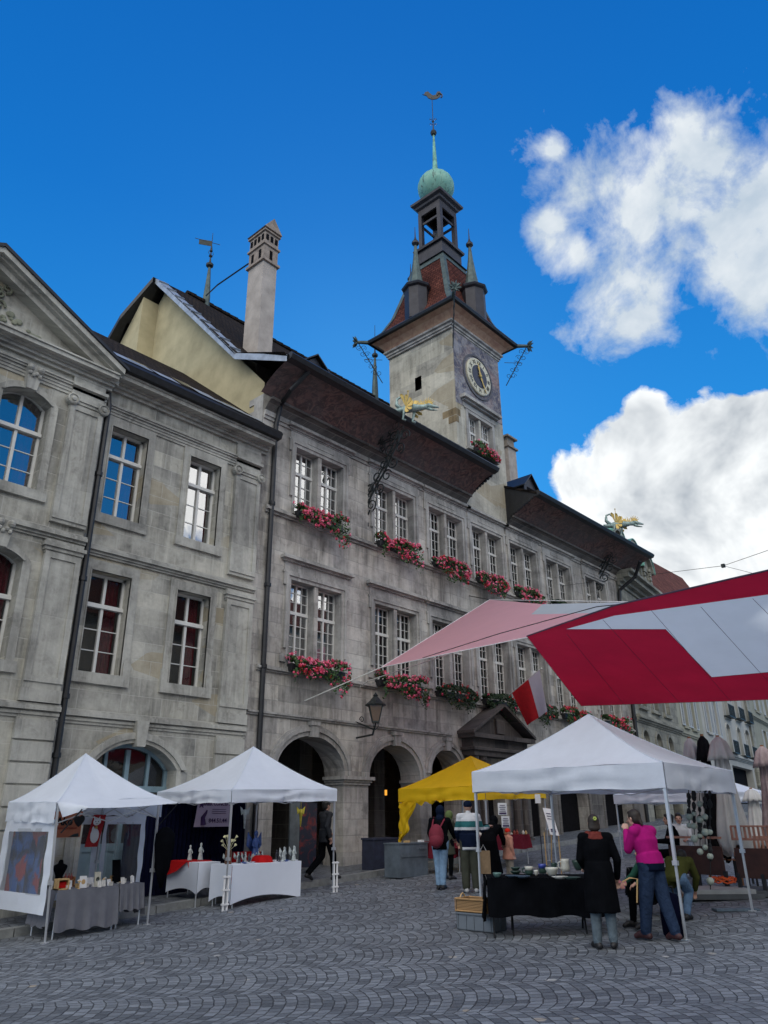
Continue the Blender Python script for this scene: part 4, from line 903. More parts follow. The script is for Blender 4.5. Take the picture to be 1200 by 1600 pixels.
band(1.15, 7.2, YP, 10.98, ((.08, .08), (.07, .16), (.05, .22), (.10, .36), (.04, .40)), 'cornice')
m = MB(True)                                             # raking cornices of the pediment
for s in (-1, 1):
    for o0, o1, p in ((-.02, .14, .18), (.14, .20, .30), (.20, .34, .42)):
        a = Vector((4.17, YP-p, 12.78)); b = Vector((4.17+s*3.12, YP-p, 11.14)); n = Vector((s*.53, 0, 1)).normalized()*0+Vector((0, 0, 1))
        m.poly([a+n*o0, b+n*o0, b+n*o1, a+n*o1], (0, p+.2, 0))
m.build('pediment_cornice', ST_LTRIM, lh)
m = MB(True)
for s in (-1, 1): m.poly([(4.17, YP-.46, 13.12), (4.17+s*3.2, YP-.46, 11.45), (4.17+s*3.2, YP-.46, 11.53), (4.17, YP-.46, 13.21)], (0, .7, 0))
for s in (-1, 1): m.quad((4.17, YP+.2, 13.18), (4.17+s*3.2, YP+.2, 11.5), (4.17+s*3.2, 20, 11.5), (4.17, 20, 13.18))
m.build('pediment_roof', METAL_D, lh)
m = MB(True); random.seed(4)                              # carved relief in the pediment
for i in range(34):
    t = random.random(); x = 4.17+(.1+1.6*t)*1; z = 11.36+(1-t)*.75*random.random()+.04; m.sph((x, YP+.10, z), random.uniform(.05, .12), 6, (1, .5, .8))
for i in range(12): m.tube(scroll((4.3+.25*random.random(), YP+.08, 11.5+i*.09), .12, i, 1, (1, 0, 0), (0, 0, 1)), .03, 5)
m.build('pediment_carving', stone('mossy_carving', (.17, .19, .13), (.25, .26, .2), 3, 3, jfac=0), lh)
# Ionic pilasters above, plain below, rusticated at ground level
def pilaster(xa, xb, Y, ends):
    m = MB(True); w = xb-xa
    m.box(xa, xb, Y-.09, Y+.005, 7.42, 10.30); m.box(xa+.14, xb-.14, Y-.115, Y, 7.85, 10.12) if False else frame_panel(m, xa, xb, 7.62, 10.14, Y-.09, .12)
    m.box(xa-.04, xb+.04, Y-.15, Y+.005, 10.37, 10.50); m.box(xa, xb, Y-.12, Y, 10.30, 10.37)
    for x in (xa+.02, xb-.02):
        m.lathe((x, Y-.04, 10.36), [(.135, 0), (.135, .14), (.11, .16), (.10, .13), (.06, .13), (.05, .17), (.01, .18)], 14, (0, -1, 0))
    m.box(xa, xb, Y-.07, Y+.005, 10.5, 11.2); m.box(xa-.03, xb+.03, Y-.17, Y+.004, 10.72, 10.80)
    m.build('ionic_pilaster', ST_LTRIM, lh)
    m = MB(True); m.box(xa, xb, Y-.09, Y+.005, 3.95, 6.72); frame_panel(m, xa, xb, 4.2, 6.62, Y-.09, .12)
    for h, p in ((0, .10), (.08, .13), (.16, .17), (.24, .12)): m.box(xa-p+.1, xb+p-.1, Y-p, Y+.004, 6.70+h, 6.70+h+.078)
    m.box(xa-.02, xb+.02, Y-.12, Y+.004, 3.7, 3.95); m.build('pilaster', ST_LTRIM, lh)
    m = MB(True); z = -1.0
    while z < 3.3: m.box(xa, xb, Y-.10, Y+.004, z, min(z+.36, 3.38)); m.box(xa+.01, xb-.01, Y-.06, Y+.002, z+.36, z+.40); z += .40
    m.build('rusticated_pilaster', ST_LTRIM, lh)
def frame_panel(m, xa, xb, z0, z1, y, w):
    m.box(xa, xa+w, y-.03, y+.001, z0-w, z1+w); m.box(xb-w, xb, y-.03, y+.001, z0-w, z1+w); m.box(xa+w, xb-w, y-.03, y+.001, z0-w, z0); m.box(xa+w, xb-w, y-.03, y+.001, z1, z1+w)
pilaster(11.12, 11.95, YH-.02, 0); pilaster(6.28, 7.06, YP, 0); pilaster(1.3, 2.1, YP, 0)
# arched door
m = MB(True); a, b = dops[0], dops[1]; arch_ring(m, a, b, dops[3]-.52, .52, .10, YH-.10, YH, 16, drop=4); arch_ring(m, a-.10, b+.10, dops[3]-.52, .60, .14, YH-.14, YH, 16, drop=0)
m.box(a-.30, a-.10, YH-.07, YH, -1, 2.55); m.box(b+.10, b+.30, YH-.07, YH, -1, 2.55); m.poly([(9.0, YH-.2, 3.02), (9.2, YH-.2, 3.02), (9.25, YH-.2, 3.56), (8.95, YH-.2, 3.56)], (0, .2, 0)); m.build('door_surround', ST_LTRIM, lh)
m = MB(True); y = YH+.28
arch_ring(m, a+.08, b-.08, 2.58, .44, .08, y, y+.07, 14); m.box(a, a+.08, y, y+.07, -1, 2.6); m.box(b-.08, b, y, y+.07, -1, 2.6); m.box(a, b, y-.03, y+.08, 2.12, 2.24)
for i in (1, 2, 3): x = a+(b-a)*i/4; w = .05 if i == 2 else .035; m.box(x-w, x+w, y-.02, y+.06, -1, 2.98)
m.box(a, b, y, y+.06, .95, 1.10); m.box(a, b, y+.02, y+.05, -1, .95); dr = m.build('glazed_door', BLUEP, lh)
m = MB(True); m.quad((a, y+.03, .9), (b, y+.03, .9), (b, y+.03, 3.1), (a, y+.03, 3.1)); m.build('pane', GLASSD, dr)
for i in (2, 3):
    x = a+(b-a)*(i+.5)/4; m = MB(True)
    for s in (-.07, 0, .07): m.sph((x+s, y-.005, 1.86), .036, 6, (1, .2, 1)); m.sph((x+s, y-.005, 1.79), .03, 6, (1, .2, .8))
    m.box(x-.11, x+.11, y-.012, y+.0, 1.66, 1.685); m.build('door_emblem', PAPER, dr)
# house roof with skylights
m = MB(True)
m.add([(7.0, YH-.55, 11.80), (11.95, YH-.55, 11.80), (11.95, 20.0, 15.85), (7.0, 20.0, 15.85)], [(0, 1, 2, 3)]); m.quad((1.5, 17.2, 13.2), (7.0, 17.2, 13.2), (7.0, 20.0, 15.85), (1.5, 20, 15.85)); m.quad((1.5, 20, 15.85), (11.95, 20, 15.85), (11.95, 25, 12), (1.5, 25, 12))
m.build('roof', TILE_D, lh)
def on_roof(x, t, up=.05): return (x, YH-.55+t*(20-YH+.55), 11.80+t*4.05+up)
for x0, x1, t0, t1 in ((7.15, 8.2, .03, .14), (8.35, 9.0, .03, .13), (9.6, 10.3, .04, .17), (10.35, 11.3, .03, .12), (11.3, 11.85, .03, .09)):
    m = MB(True); m.quad(on_roof(x0, t0), on_roof(x1, t0), on_roof(x1, t1), on_roof(x0, t1)); m.build('zinc_roof_patch', METAL_L, lh)
for x0, x1, t0, t1 in ((7.6, 8.15, .045, .10), (9.0, 9.55, .03, .15), (10.45, 10.9, .035, .09)): m = MB(True); m.quad(on_roof(x0, t0, .09), on_roof(x1, t0, .09), on_roof(x1, t1, .09), on_roof(x0, t1, .09)); m.build('roof_window', GLASS, lh)
xq = 7.2*K
pipe(lh, [(xq+.05, (YH-.45)*K, CH+10.05*K), (xq-.02, (YH-.22)*K, CH+9.6*K), (xq, YP*K-.02, CH+9.1*K), (xq, YP*K-.02, -.6)], .07, (9.2, 6.6, 4, 2.8))
# ================================================================== NEIGHBOURS DOWN THE STREET
A8 = R(8); NO = Vector((34.45*1.05, 15.4*1.05, 0)); ND = Vector((math.cos(A8), math.sin(A8), 0)); NN = Vector((math.sin(A8), -math.cos(A8), 0))
def house(name, label, s0, s1, z1, mat, wins, shutters=(), bands=(), dark=(), extra=None, depth=9, balc=(), place=None):
    Mx = Matrix.Translation(NO+ND*s0)@Matrix.Rotation(A8, 4, 'Z')
    base = Mx@Vector((0, 0, 0)) if place is None else Vector(place); r = empty(name, base, label, 'building'); r.rotation_euler = (0, 0, A8 if place is None else math.pi); r['_w'] = (0, 0, 0)
    w = s1-s0; m = MB()
    ops = [(a-s0, b-s0, c, d, rise, .22) for a, b, c, d, rise in wins]
    wall(m, 0, w, -1, z1, 0, ops+[(a-s0, b-s0, c, d, 0, .5) for a, b, c, d in dark], .22); m.quad((w, 0, -1), (w, depth, -1), (w, depth, z1), (w, 0, z1)); m.quad((0, depth, -1), (0, 0, -1), (0, 0, z1), (0, depth, z1)); m.build('wall', mat, r)
    for a, b, c, d, rise in wins:
        a -= s0; b -= s0; f = MB(); f.box(a, a+.06, .16, .2, c, d); f.box(b-.06, b, .16, .2, c, d); f.box((a+b)/2-.04, (a+b)/2+.04, .15, .2, c, d); f.box(a, b, .15, .2, c+(d-c)*.66-.03, c+(d-c)*.66+.03); f.box(a, b, .16, .2, d-.06-rise, d-rise)
        ww = f.build('window', GREYP, r); g = MB(); g.quad((a, .19, c), (b, .19, c), (b, .19, d), (a, .19, d)); g.build('pane', GLASSD, ww)
        t = MB(); arch_ring(t, a, b, d-rise, max(rise, .001), .13, -.05, .01, 8, drop=d-rise-c) if rise else frame_ring(t, a, b, c, d, .12, -.05, .01); t.box(a-.2, b+.2, -.12, .01, c-.2, c-.12); t.build('window_surround', mat, r)
    for a, b, c, d in shutters:
        a -= s0; b -= s0
        for q0, q1 in ((a-.62, a-.06), (b+.06, b+.62)):
            f = MB(); frame_ring(f, q0+.06, q1-.06, c+.06, d-.06, .06, -.09, -.03); zz = c+.1
            while zz < d-.1: f.obox(((q0+q1)/2, -.06, zz), ((q1-q0)/2-.05, 0, 0), (0, .02, -.015), (0, .004, .006)); zz += .09
            f.build('shutter', GREYP, r)
    for s_, e_, z_, st in bands:
        m = MB(); z_ = z_
        for h, p in st: m.box(s_-s0, e_-s0, -p, .01, z_, z_+h-.001); z_ += h
        m.build('string_course', mat, r)
    for a, b, z_ in balc:
        m = MB(); a -= s0; b -= s0; m.box(a, b, -.42, 0, z_-.08, z_); zz = z_
        m.box(a, b, -.42, -.39, z_+.78, z_+.82)
        for i in range(int((b-a)/.12)+1): m.box(a+i*.12, a+i*.12+.025, -.42, -.395, z_, z_+.8)
        m.tube(scroll(((a+b)/2, -.41, z_+.4), .22, 0, 1.6, (1, 0, 0), (0, 0, 1)), .02, 4); m.build('balcony_railing', IRON, r)
    m = MB()
    for a, b, c, d in dark: m.quad((a-s0, .5, c), (b-s0, .5, c), (b-s0, .5, d), (a-s0, .5, d))
    m.quad((.1, .6, 0), (w-.1, .6, 0), (w-.1, .6, z1-.2), (.1, .6, z1-.2)); m.build('room_wall', DARKIN, r)
    return r
st3 = ((.08, .06), (.10, .14), (.12, .24), (.06, .20))
h1 = house('corner_house', 'stone house with arched windows and round gabled dormers right of the town hall', 0, 8.2, 13.2, ST_A,
           [(.72, 1.72, 3.4, 5.55, .45), (2.98, 3.98, 3.4, 5.55, .45), (5.2, 6.2, 3.4, 5.55, .45), (.9, 1.95, 6.75, 8.9, 0), (3.1, 4.2, 6.75, 8.9, 0), (5.4, 6.5, 6.75, 8.9, 0), (.9, 1.95, 9.8, 11.9, 0), (3.1, 4.2, 9.8, 11.9, 0), (5.4, 6.5, 9.8, 11.9, 0)],
           bands=[(0, 8.2, 5.86, st3), (0, 8.2, 9.2, st3)], dark=[(1, 3, -1, 2.6), (4.5, 6.5, -1, 2.6)])
m = MB(); z = 12.7
for h, p in ((.2, .1), (.2, .3), (.25, .6), (.15, .8)): m.box(-.1, 8.3, -p, .02, z, z+h-.002); z += h
m.box(.1, 8.2, -.02, .02, 12.1, 12.3); m.build('cornice', ST_A, h1)
m = MB(); m.quad((0, -.5, 13.5), (8.2, -.5, 13.5), (8.2, 3.5, 17.0), (0, 3.5, 17.0)); m.quad((0, 3.5, 17), (8.2, 3.5, 17), (8.2, 9, 13), (0, 9, 13)); m.build('roof', TILE_D, h1)
for cx in (.9, 3.55, 6.2):
    m = MB(); wall(m, cx-1.0, cx+1.0, 13.2, 15.4, .1, [(cx-.42, cx+.42, 13.7, 15.3, .4, .3)]); arch_ring(m, cx-.9, cx+.9, 15.1, .9, .22, -.12, 1.8, 12); P = arch_pts(cx-.9, cx+.9, 15.1, .9, 12); m.add([(x, .1, z_) for x, z_ in P], [tuple(range(len(P)))])
    m.quad((cx-1.0, .1, 13.2), (cx-1.0, 2.5, 13.2), (cx-1.0, 2.5, 15.3), (cx-1.0, .1, 15.3))
    for s in (-1, 1):
        zq = 13.3
        while zq < 15.2: m.box(cx+s*.62-.13, cx+s*.62+.13, -.02, .1, zq, zq+.2); zq += .27
    d = m.build('round_dormer', ST_A, h1)
    m = MB(); arch_ring(m, cx-1.12, cx+1.12, 15.12, 1.12, .06, -.18, 2.4, 12); m.build('dormer_roof', COPPER, d)
    m = MB(); m.quad((cx-.42, .35, 13.7), (cx+.42, .35, 13.7), (cx+.42, .35, 15.3), (cx-.42, .35, 15.3)); m.build('pane', GLASSD, d)
h2 = house('shuttered_house', 'narrow cream house with pale shutters left of the house with iron balconies', 8.2, 14.3, 12.6, PLAST_B,
           [(9.6, 10.4, 6.55, 8.6, 0), (11.5, 12.3, 6.55, 8.6, 0), (9.6, 10.4, 3.1, 5.0, 0), (11.5, 12.3, 3.1, 5.0, 0), (9.6, 10.4, 9.6, 11.6, 0), (11.5, 12.3, 9.6, 11.6, 0)],
           shutters=[(9.6, 10.4, 6.5, 8.6), (11.5, 12.3, 6.5, 8.6), (9.6, 10.4, 9.6, 11.6), (11.5, 12.3, 9.6, 11.6)], bands=[(8.2, 14.3, 5.9, ((.1, .08), (.1, .14)))], dark=[(9.2, 11, -1, 2.4), (11.8, 13.6, -1, 2.4)])
m = MB(); m.quad((0, -.6, 12.6), (6.1, -.6, 12.6), (6.1, 4, 16), (0, 4, 16)); m.build('roof', TILE_R2, h2)
h3 = house('balcony_house', 'pale house with iron balconies, grey shutters and a dark shop front below', 14.3, 32.8, 14.5, PLAST_C,
           [(15.7, 16.6, 6.7, 9.0, 0), (18.2, 19.1, 6.7, 9.0, 0), (22.0, 23.5, 8.3, 10.9, 0), (26.0, 27.5, 8.5, 11.0, 0), (29.8, 31.2, 8.6, 11.2, 0), (21.6, 22.9, 5.75, 7.75, .3), (25.5, 26.8, 5.75, 7.85, .3), (28.8, 30.4, 5.8, 7.95, .3)],
           shutters=[(15.7, 16.6, 6.6, 9.0), (18.2, 19.1, 6.6, 9.0)], bands=[(20.5, 32.8, 5.3, st3)], dark=[(15, 19.5, -1, 3.2), (21.6, 29.2, -1, 4.9)], balc=[(21.7, 23.8, 8.3), (25.7, 27.8, 8.5), (29.6, 31.4, 8.6), (21.3, 23.1, 5.75), (25.2, 27.1, 5.75), (28.6, 30.6, 5.8)])
m = MB(); m.box(16.9, 18.3, -.15, .02, -1, 13.8); m.lathe((16.2, -.2, 3.6), [(.35, 0), (.5, .2), (.42, .4), (.45, 1.2), (.3, 1.5)], 8); m.build('corner_pier', ST_A, h3)
m = MB(); m.quad((0, -.8, 14.5), (18.5, -.8, 14.5), (18.5, 5, 18), (0, 5, 18)); m.build('roof', TILE_R2, h3)
h4 = house('end_house', 'grey green house with open shutters at the far right of the street', 32.9, 50, 15.5, PLAST_G,
           [(36.2, 38.0, 10.2, 13, 0), (41.0, 43, 10.2, 13, 0), (37.6, 39.2, 6.6, 8.6, 0), (42.2, 44, 6.6, 8.6, 0), (37.6, 39.2, 3.0, 5.0, 0)],
           shutters=[(36.2, 38.0, 10.2, 13), (41.0, 43, 10.2, 13), (37.6, 39.2, 6.6, 8.6), (42.2, 44, 6.6, 8.6)], bands=[(32.9, 50, 9.2, st3)], dark=[(35, 42, -1, 2.5)])
rr = empty('red_roofed_house', (62*1.02, 25, 3), 'far house with a hipped red tile roof showing above the street houses', 'building')
P = [onY(x, y, 27) for x, y in ((1012, 893), (1022, 903), (1064, 902), (1104, 922))]
xa, xb = onY(1005, 960, 24).x, onY(1125, 960, 24).x
m = MB(); ez = onY(1060, 950, 24).z; rg = onY(1064, 902, 29).z; ra, rb = onY(1020, 900, 29).x, onY(1066, 903, 29).x
m.quad((xa-8, 24, ez), (xb, 24, ez), (rb, 29, rg), (ra-6, 29, rg)); m.add([(xb, 24, ez), (xb, 36, ez), (rb, 29, rg)], [(0, 1, 2)]); m.build('roof', TILE_R2, rr)
m = MB(); m.box(xa-8, xb-.8, 24.6, 36, 3, ez+.1); m.build('wall', PLAST_B, rr)

# the houses closing the square behind the viewer: they are mirrored in the windows and send warm light back
OPP = plain('warm_opposite_render', (.50, .45, .37), .9, var=.1, scale=1)
for i, (x1_, w_, h_, lb2) in enumerate(((-8, 24, 12.5, 'warm rendered house behind the viewer at the left end of the square'), (12, 20, 14.5, 'tall warm rendered house directly behind the viewer'), (33, 21, 13, 'warm rendered house behind the viewer at the right end of the square'), (58, 25, 14, 'warm rendered house far down the opposite side of the street'))):
    ws_ = [(a, a+1.1, z, z+1.9, 0) for a in [1.5+j*2.9 for j in range(int((w_-2)/2.9))] for z in (4.3, 7.6)]
    hh_ = house('opposite_house', lb2, 0, w_, h_, OPP, ws_, bands=[(0, w_, 3.6, st3)], dark=[(2, 5, -1, 2.8), (8, 11, -1, 2.8)], place=(x1_, -11.5, gz(x1_-w_/2)))
    m = MB(); m.quad((0, -.6, h_), (w_, -.6, h_), (w_, 5, h_+4), (0, 5, h_+4)); m.quad((0, 5, h_+4), (w_, 5, h_+4), (w_, 9.5, h_), (0, 9.5, h_)); m.build('roof', TILE_R2, hh_)
# ================================================================== FLOWER BOXES
def flowers(x0, x1, Y, z, label, amt, kk=True, droop=.45, sc_=1.0):
    """geranium box: planter, foliage, blossoms. amt = share of blossoms"""
    a, b = (x0*K, x1*K); y = Y*K-.17; z = CH+(z-CH)*K
    r = empty('geranium_box', ((a+b)/2, y, z), label, 'flower box', 'geranium boxes on the window sills')
    m = MB(); m.box(a, b, y-.11, y+.10, z, z+.20); m.build('planter', METAL_D, r)
    rnd = random.Random(int(x0*100+z*10)); lf = MB(); L = b-a
    def pt(out=1.0):
        u = rnd.random(); t = rnd.random()
        lump = .55+.40*math.sin(u*L*3.1+x0*7.3)+.25*math.sin(u*L*6.3+x0*3.1)
        ang = rnd.uniform(-.5, 1.25)*math.pi*.62
        rr = (.17+.16*lump)*out*rnd.uniform(.75, 1.05)
        yy = y-.06-rr*math.sin(max(ang, -.4))*1.1; zz = z+.14+rr*math.cos(ang)*1.15
        if ang > 1.2: zz -= droop*rnd.random()*lump
        return Vector((a-.06+u*(L+.12), yy, zz))
    for i in range(int(760*L)):
        p = pt(.93); s = rnd.uniform(.028, .055); n = Vector((rnd.uniform(-1, 1), rnd.uniform(-1.3, .3), rnd.uniform(-.2, 1))).normalized(); t = n.orthogonal().normalized(); w = n.cross(t)
        lf.add([p-t*s, p+w*s*.8, p+t*s, p-w*s*.8], [(0, 1, 2, 3)])
    lf.build('foliage', LEAF if amt > .3 else LEAF2, r)
    fl = MB()
    for i in range(int(88*L*amt)):
        c = pt(1.1)
        if c.z > z+.5: c.z -= .1
        pal = rnd.choice((0, 0, 1, 1, 2) if amt > .6 else (0, 2, 2)); fl.cur = pal
        for j in range(9):
            d = Vector((rnd.uniform(-1, 1), rnd.uniform(-1.2, .4), rnd.uniform(-.8, .9))).normalized(); p = c+d*.052*rnd.uniform(.6, 1.2); t = d.orthogonal().normalized(); w = d.cross(t); s = rnd.uniform(.018, .030)
            fl.add([p-t*s, p+w*s, p+t*s, p-w*s], [(0, 1, 2, 3)])
    fl.cur = 0
    if fl.v: fl.build('blossoms', [PINK, PINK2, REDF], r)
names = ['first', 'second', 'third', 'fourth', 'fifth', 'sixth', 'seventh']
for i, x in enumerate(XW):
    am = (.95, 1, 1, .95, .8, .10, .1)[i]
    flowers(x-.02, x+1.78, YH, 9.62, ('bushy pink geraniums' if am > .5 else 'mostly green geranium plants')+' under the %s upper window from the left' % names[i], am, droop=.5)
    am = (1, .75, .12, .06, .15, .55, .6)[i]
    flowers(x-.05, x+1.95, YH, 5.2, ('pink and red geraniums' if am > .5 else 'dark green geranium plants with few blossoms')+' under the %s lower window from the left' % names[i], am, droop=.45)
flowers(22.45, 24.0, YH, 15.10, 'pink geraniums on the sill of the tower window below the clock', .7, droop=.1)
# ================================================================== WALL LANTERN, FLAG
L0 = onY(587, 1128, 15.35); wl = empty('wall_lantern', onY(557, 1132, YH*K), 'black street lantern with amber glass on a wall bracket between the first two arches', 'lantern')
lt = onY(587, 1082, 15.35).z; lb_ = L0.z; c = Vector((L0.x, 15.35, lb_)); h = lt-lb_
m = MB(); m.lathe(c, [(.13, 0), (.27, h*.55)], 4); gl_ = m.build('glass', glass_mat('amber_glass', .12, (.16, .10, .055)), wl)
m = MB()
for i in range(4):
    a = math.pi/2*i; d = Vector((math.cos(a), math.sin(a), 0)); m.tube([c+d*.13, c+d*.275+Vector((0, 0, h*.55))], .018, 5)
m.lathe(c, [(.15, -.03), (.15, .02)], 4); m.lathe(c, [(.30, h*.54), (.31, h*.58), (.22, h*.66), (.15, h*.74), (.13, h*.78), (.06, h*.86), (.08, h*.9), (.03, h*.96), (.01, h)], 8); m.build('lantern_frame', IRON, wl)
m = MB(); wp = onY(557, 1153, YH*K-.03); w2 = onY(556, 1128, YH*K-.03)
m.tube([wp, c+Vector((0, .12, -.35)), c+Vector((0, 0, -.03))], .028, 6); m.tube([w2, c+Vector((0, .05, -.22))], .02, 5); m.tube(scroll(w2+Vector((.1, -.15, .06)), .1, 0, 1.2, (0, 1, 0), (0, 0, 1)), .014, 5)
for s in (-.09, .09): m.tube([c+Vector((s, 0, 0)), c+Vector((s*1.2, 0, -.12)), c+Vector((0, 0, -.22))], .012, 5)
m.build('bracket', IRON, wl)
FLG_R, ntf, bf = nmat('flag_cloth')
flag = empty('hanging_flag', onY(797, 1085, YH*K), 'red and white flag hanging from a slanted pole beside the portal', 'flag')
FR = plain('flag_red', (.50, .012, .02), .8, var=.15, transl=.2); FW = plain('flag_white', (.62, .58, .66), .8, var=.05, transl=.2)
A0 = onY(800, 1083, 15.6); A1 = onY(843, 1047, 14.3)
m = MB(); m.tube([onY(793, 1088, YH*K-.05), A1+(A1-A0)*.08], .025, 6); m.build('pole', WHITEP, flag)
def flag_part(t0, t1, mat, nm):
    m = MB(); nu, nv_ = 8, 16; vs = []; fs = []
    B0 = onY(824, 1133, 15.4); B1 = onY(855, 1112, 14.4)
    for i in range(nu+1):
        for j in range(nv_+1):
            t = t0+(t1-t0)*i/nu; v = j/nv_; p = A0.lerp(A1, t).lerp(B0.lerp(B1, t), v); p += Vector((.10, .07, 0))*math.sin(t*9+v*2.5)*v*.8; vs.append(p)
    for i in range(nu):
        for j in range(nv_): q = i*(nv_+1)+j; fs.append((q, q+1, q+nv_+2, q+nv_+1))
    m.add(vs, fs); m.build(nm, mat, flag, smooth=True)
flag_part(0, .60, FR, 'flag_panel'); flag_part(.60, 1, FW, 'flag_panel')
# ================================================================== SUN SAILS over the square
def plane_pt(x, y, A, B, C_): n = (B-A).cross(C_-A); d = ray(x, y); return CAM+d*((A-CAM).dot(n)/d.dot(n))
PINKS = plain('sunglow_pink_sailcloth', (.92, .50, .57), .8, var=.03, scale=1.5, transl=.6); WHITES = plain('white_sailcloth', (.60, .66, .72), .8, var=.04, scale=1.5, transl=.55)  # the pink is sunlight through red cloth, put into the base colour
REDS = plain('red_sailcloth', (.40, .010, .040), .8, var=.12, scale=1.2, transl=.5, bmp=.6)
def subdiv_poly(m, pts, sag=None, n=10):
    c = sum(pts, Vector())/len(pts)
    for a, b in zip(pts, pts[1:]+pts[:1]):
        for i in range(n):
            p, q = a.lerp(b, i/n), a.lerp(b, (i+1)/n)
            prev = None
            for j in range(n):
                f0, f1 = 1-j/n, 1-(j+1)/n
                P_ = [c.lerp(p, f0), c.lerp(q, f0), c.lerp(q, f1), c.lerp(p, f1)]
                if sag: P_ = [v+Vector((0, 0, sag(v))) for v in P_]
                m.add(P_, [(0, 1, 2, 3)] if j < n-1 else [(0, 1, 2)])
sA, sB, sC = onY(595, 1043, 14.5), onY(765, 937, 15.2), onD(1085, 942, 16.5)
s1 = empty('pink_sun_sail', sA, 'sunlit-toned pink and white sun sail stretched from the town hall wall out over the stalls', 'sun sail')
PS = lambda x, y: plane_pt(x, y, sA, sB, sC)
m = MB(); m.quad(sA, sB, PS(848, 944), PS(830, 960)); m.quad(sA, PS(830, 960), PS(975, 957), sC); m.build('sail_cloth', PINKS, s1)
m = MB(); m.quad(PS(830, 960), PS(848, 944), sC+Vector((0, 0, .05)), PS(975, 957)); m.build('sail_panel', WHITES, s1)
m = MB()
for a, b in ((sA, sC), (sB, sC), (sA, sB)): m.tube([a, b], .012, 5)
m.build('edge_rope', PAPER, s1)
sP, sQ, sS = onD(823, 994, 15), onD(908, 1103, 19), onD(1200, 893, 12)
s2_ = empty('red_sun_sail', sP, 'large deep red and white sun sail hanging over the right side of the market', 'sun sail')
PR = lambda x, y: plane_pt(x, y, sP, sQ, sS)
m = MB(); RR_ = lambda *a: [PR(*p) for p in a]
def sg(v): return 0
for pts in (((823, 994), (885, 983), (1040, 983), (1112, 1058), (908, 1103)), ((908, 1103), (1112, 1058), (1260, 1045), (1260, 1091)), ((823, 994), (960, 946), (960, 962), (885, 983)), ((960, 946), (1200, 891), (1330, 856), (1330, 905), (1200, 929), (960, 962))):
    m.quad(*RR_(*pts))
m.build('sail_cloth', REDS, s2_)
m = MB(); m.quad(*RR_((885, 983), (960, 962), (1200, 929), (1330, 905), (1330, 1035), (1260, 1045), (1112, 1058), (1040, 983))); m.build('sail_panel', WHITES, s2_)
m = MB()
for a, b in (((885, 990), (975, 1100)), ((942, 968), (1062, 1098)), ((1017, 953), (1142, 1096)), ((1095, 948), (1225, 1092)), ((1176, 935), (1300, 1060)), ((823, 995), (908, 1103)), ((908, 1103), (1260, 1091)), ((885, 983), (1040, 983)), ((1040, 983), (1112, 1058)), ((1112, 1058), (1260, 1045))):
    m.tube([PR(*a)-Vector((0, 0, .004)), PR(*b)-Vector((0, 0, .004))], .0035, 4)
m.tube(RR_((823, 994), (960, 946), (1200, 891), (1330, 856)), .015, 5)
m.build('seam', plain('seam_thread', (.05, .03, .06), .8), s2_)
# ropes and overhead wires
ROPE = plain('pale_rope', (.55, .55, .52), .8)
def rope(name, pts, r, mat, label): m = MB(); m.tube(pts, r, 5); tag(m.build(name, mat), label, 'rope')
rope('guy_rope', [onY(476, 1095, YH*K), sA], .018, ROPE, 'white rope tying the low tip of the pink sail to the town hall wall')
rope('guy_rope', [onY(564, 1062, YH*K), onY(563, 1074, YH*K-.1), onY(575, 1064, 15.6), PS(720, 1016)], .014, ROPE, 'second pale rope with a knotted loop beside the street lantern')
rope('guy_rope', [onY(733, 931, YH*K), sB], .016, IRON, 'short dark tie holding the upper corner of the pink sail below the flower boxes')
rope('rigging_line', [PS(660, 1028), onD(780, 990, 16), onD(932, 948, 15), onD(1010, 940, 14.5)], .010, IRON, 'thin black rigging line running across the pink sail')
m = MB(); w0, w1 = onD(880, 915, 30), onD(1240, 846, 16); m.tube([w0, onD(1130, 884, 19), w1], .007, 4); m.tube([onD(1130, 884, 19), onD(1240, 912, 15)], .005, 4); m.box(*sum([[v-.04, v+.04] for v in onD(1130, 884, 19)], []))
tag(m.build('overhead_wire', IRON), 'thin overhead wire with a junction crossing the cloudy sky on the right', 'wire')
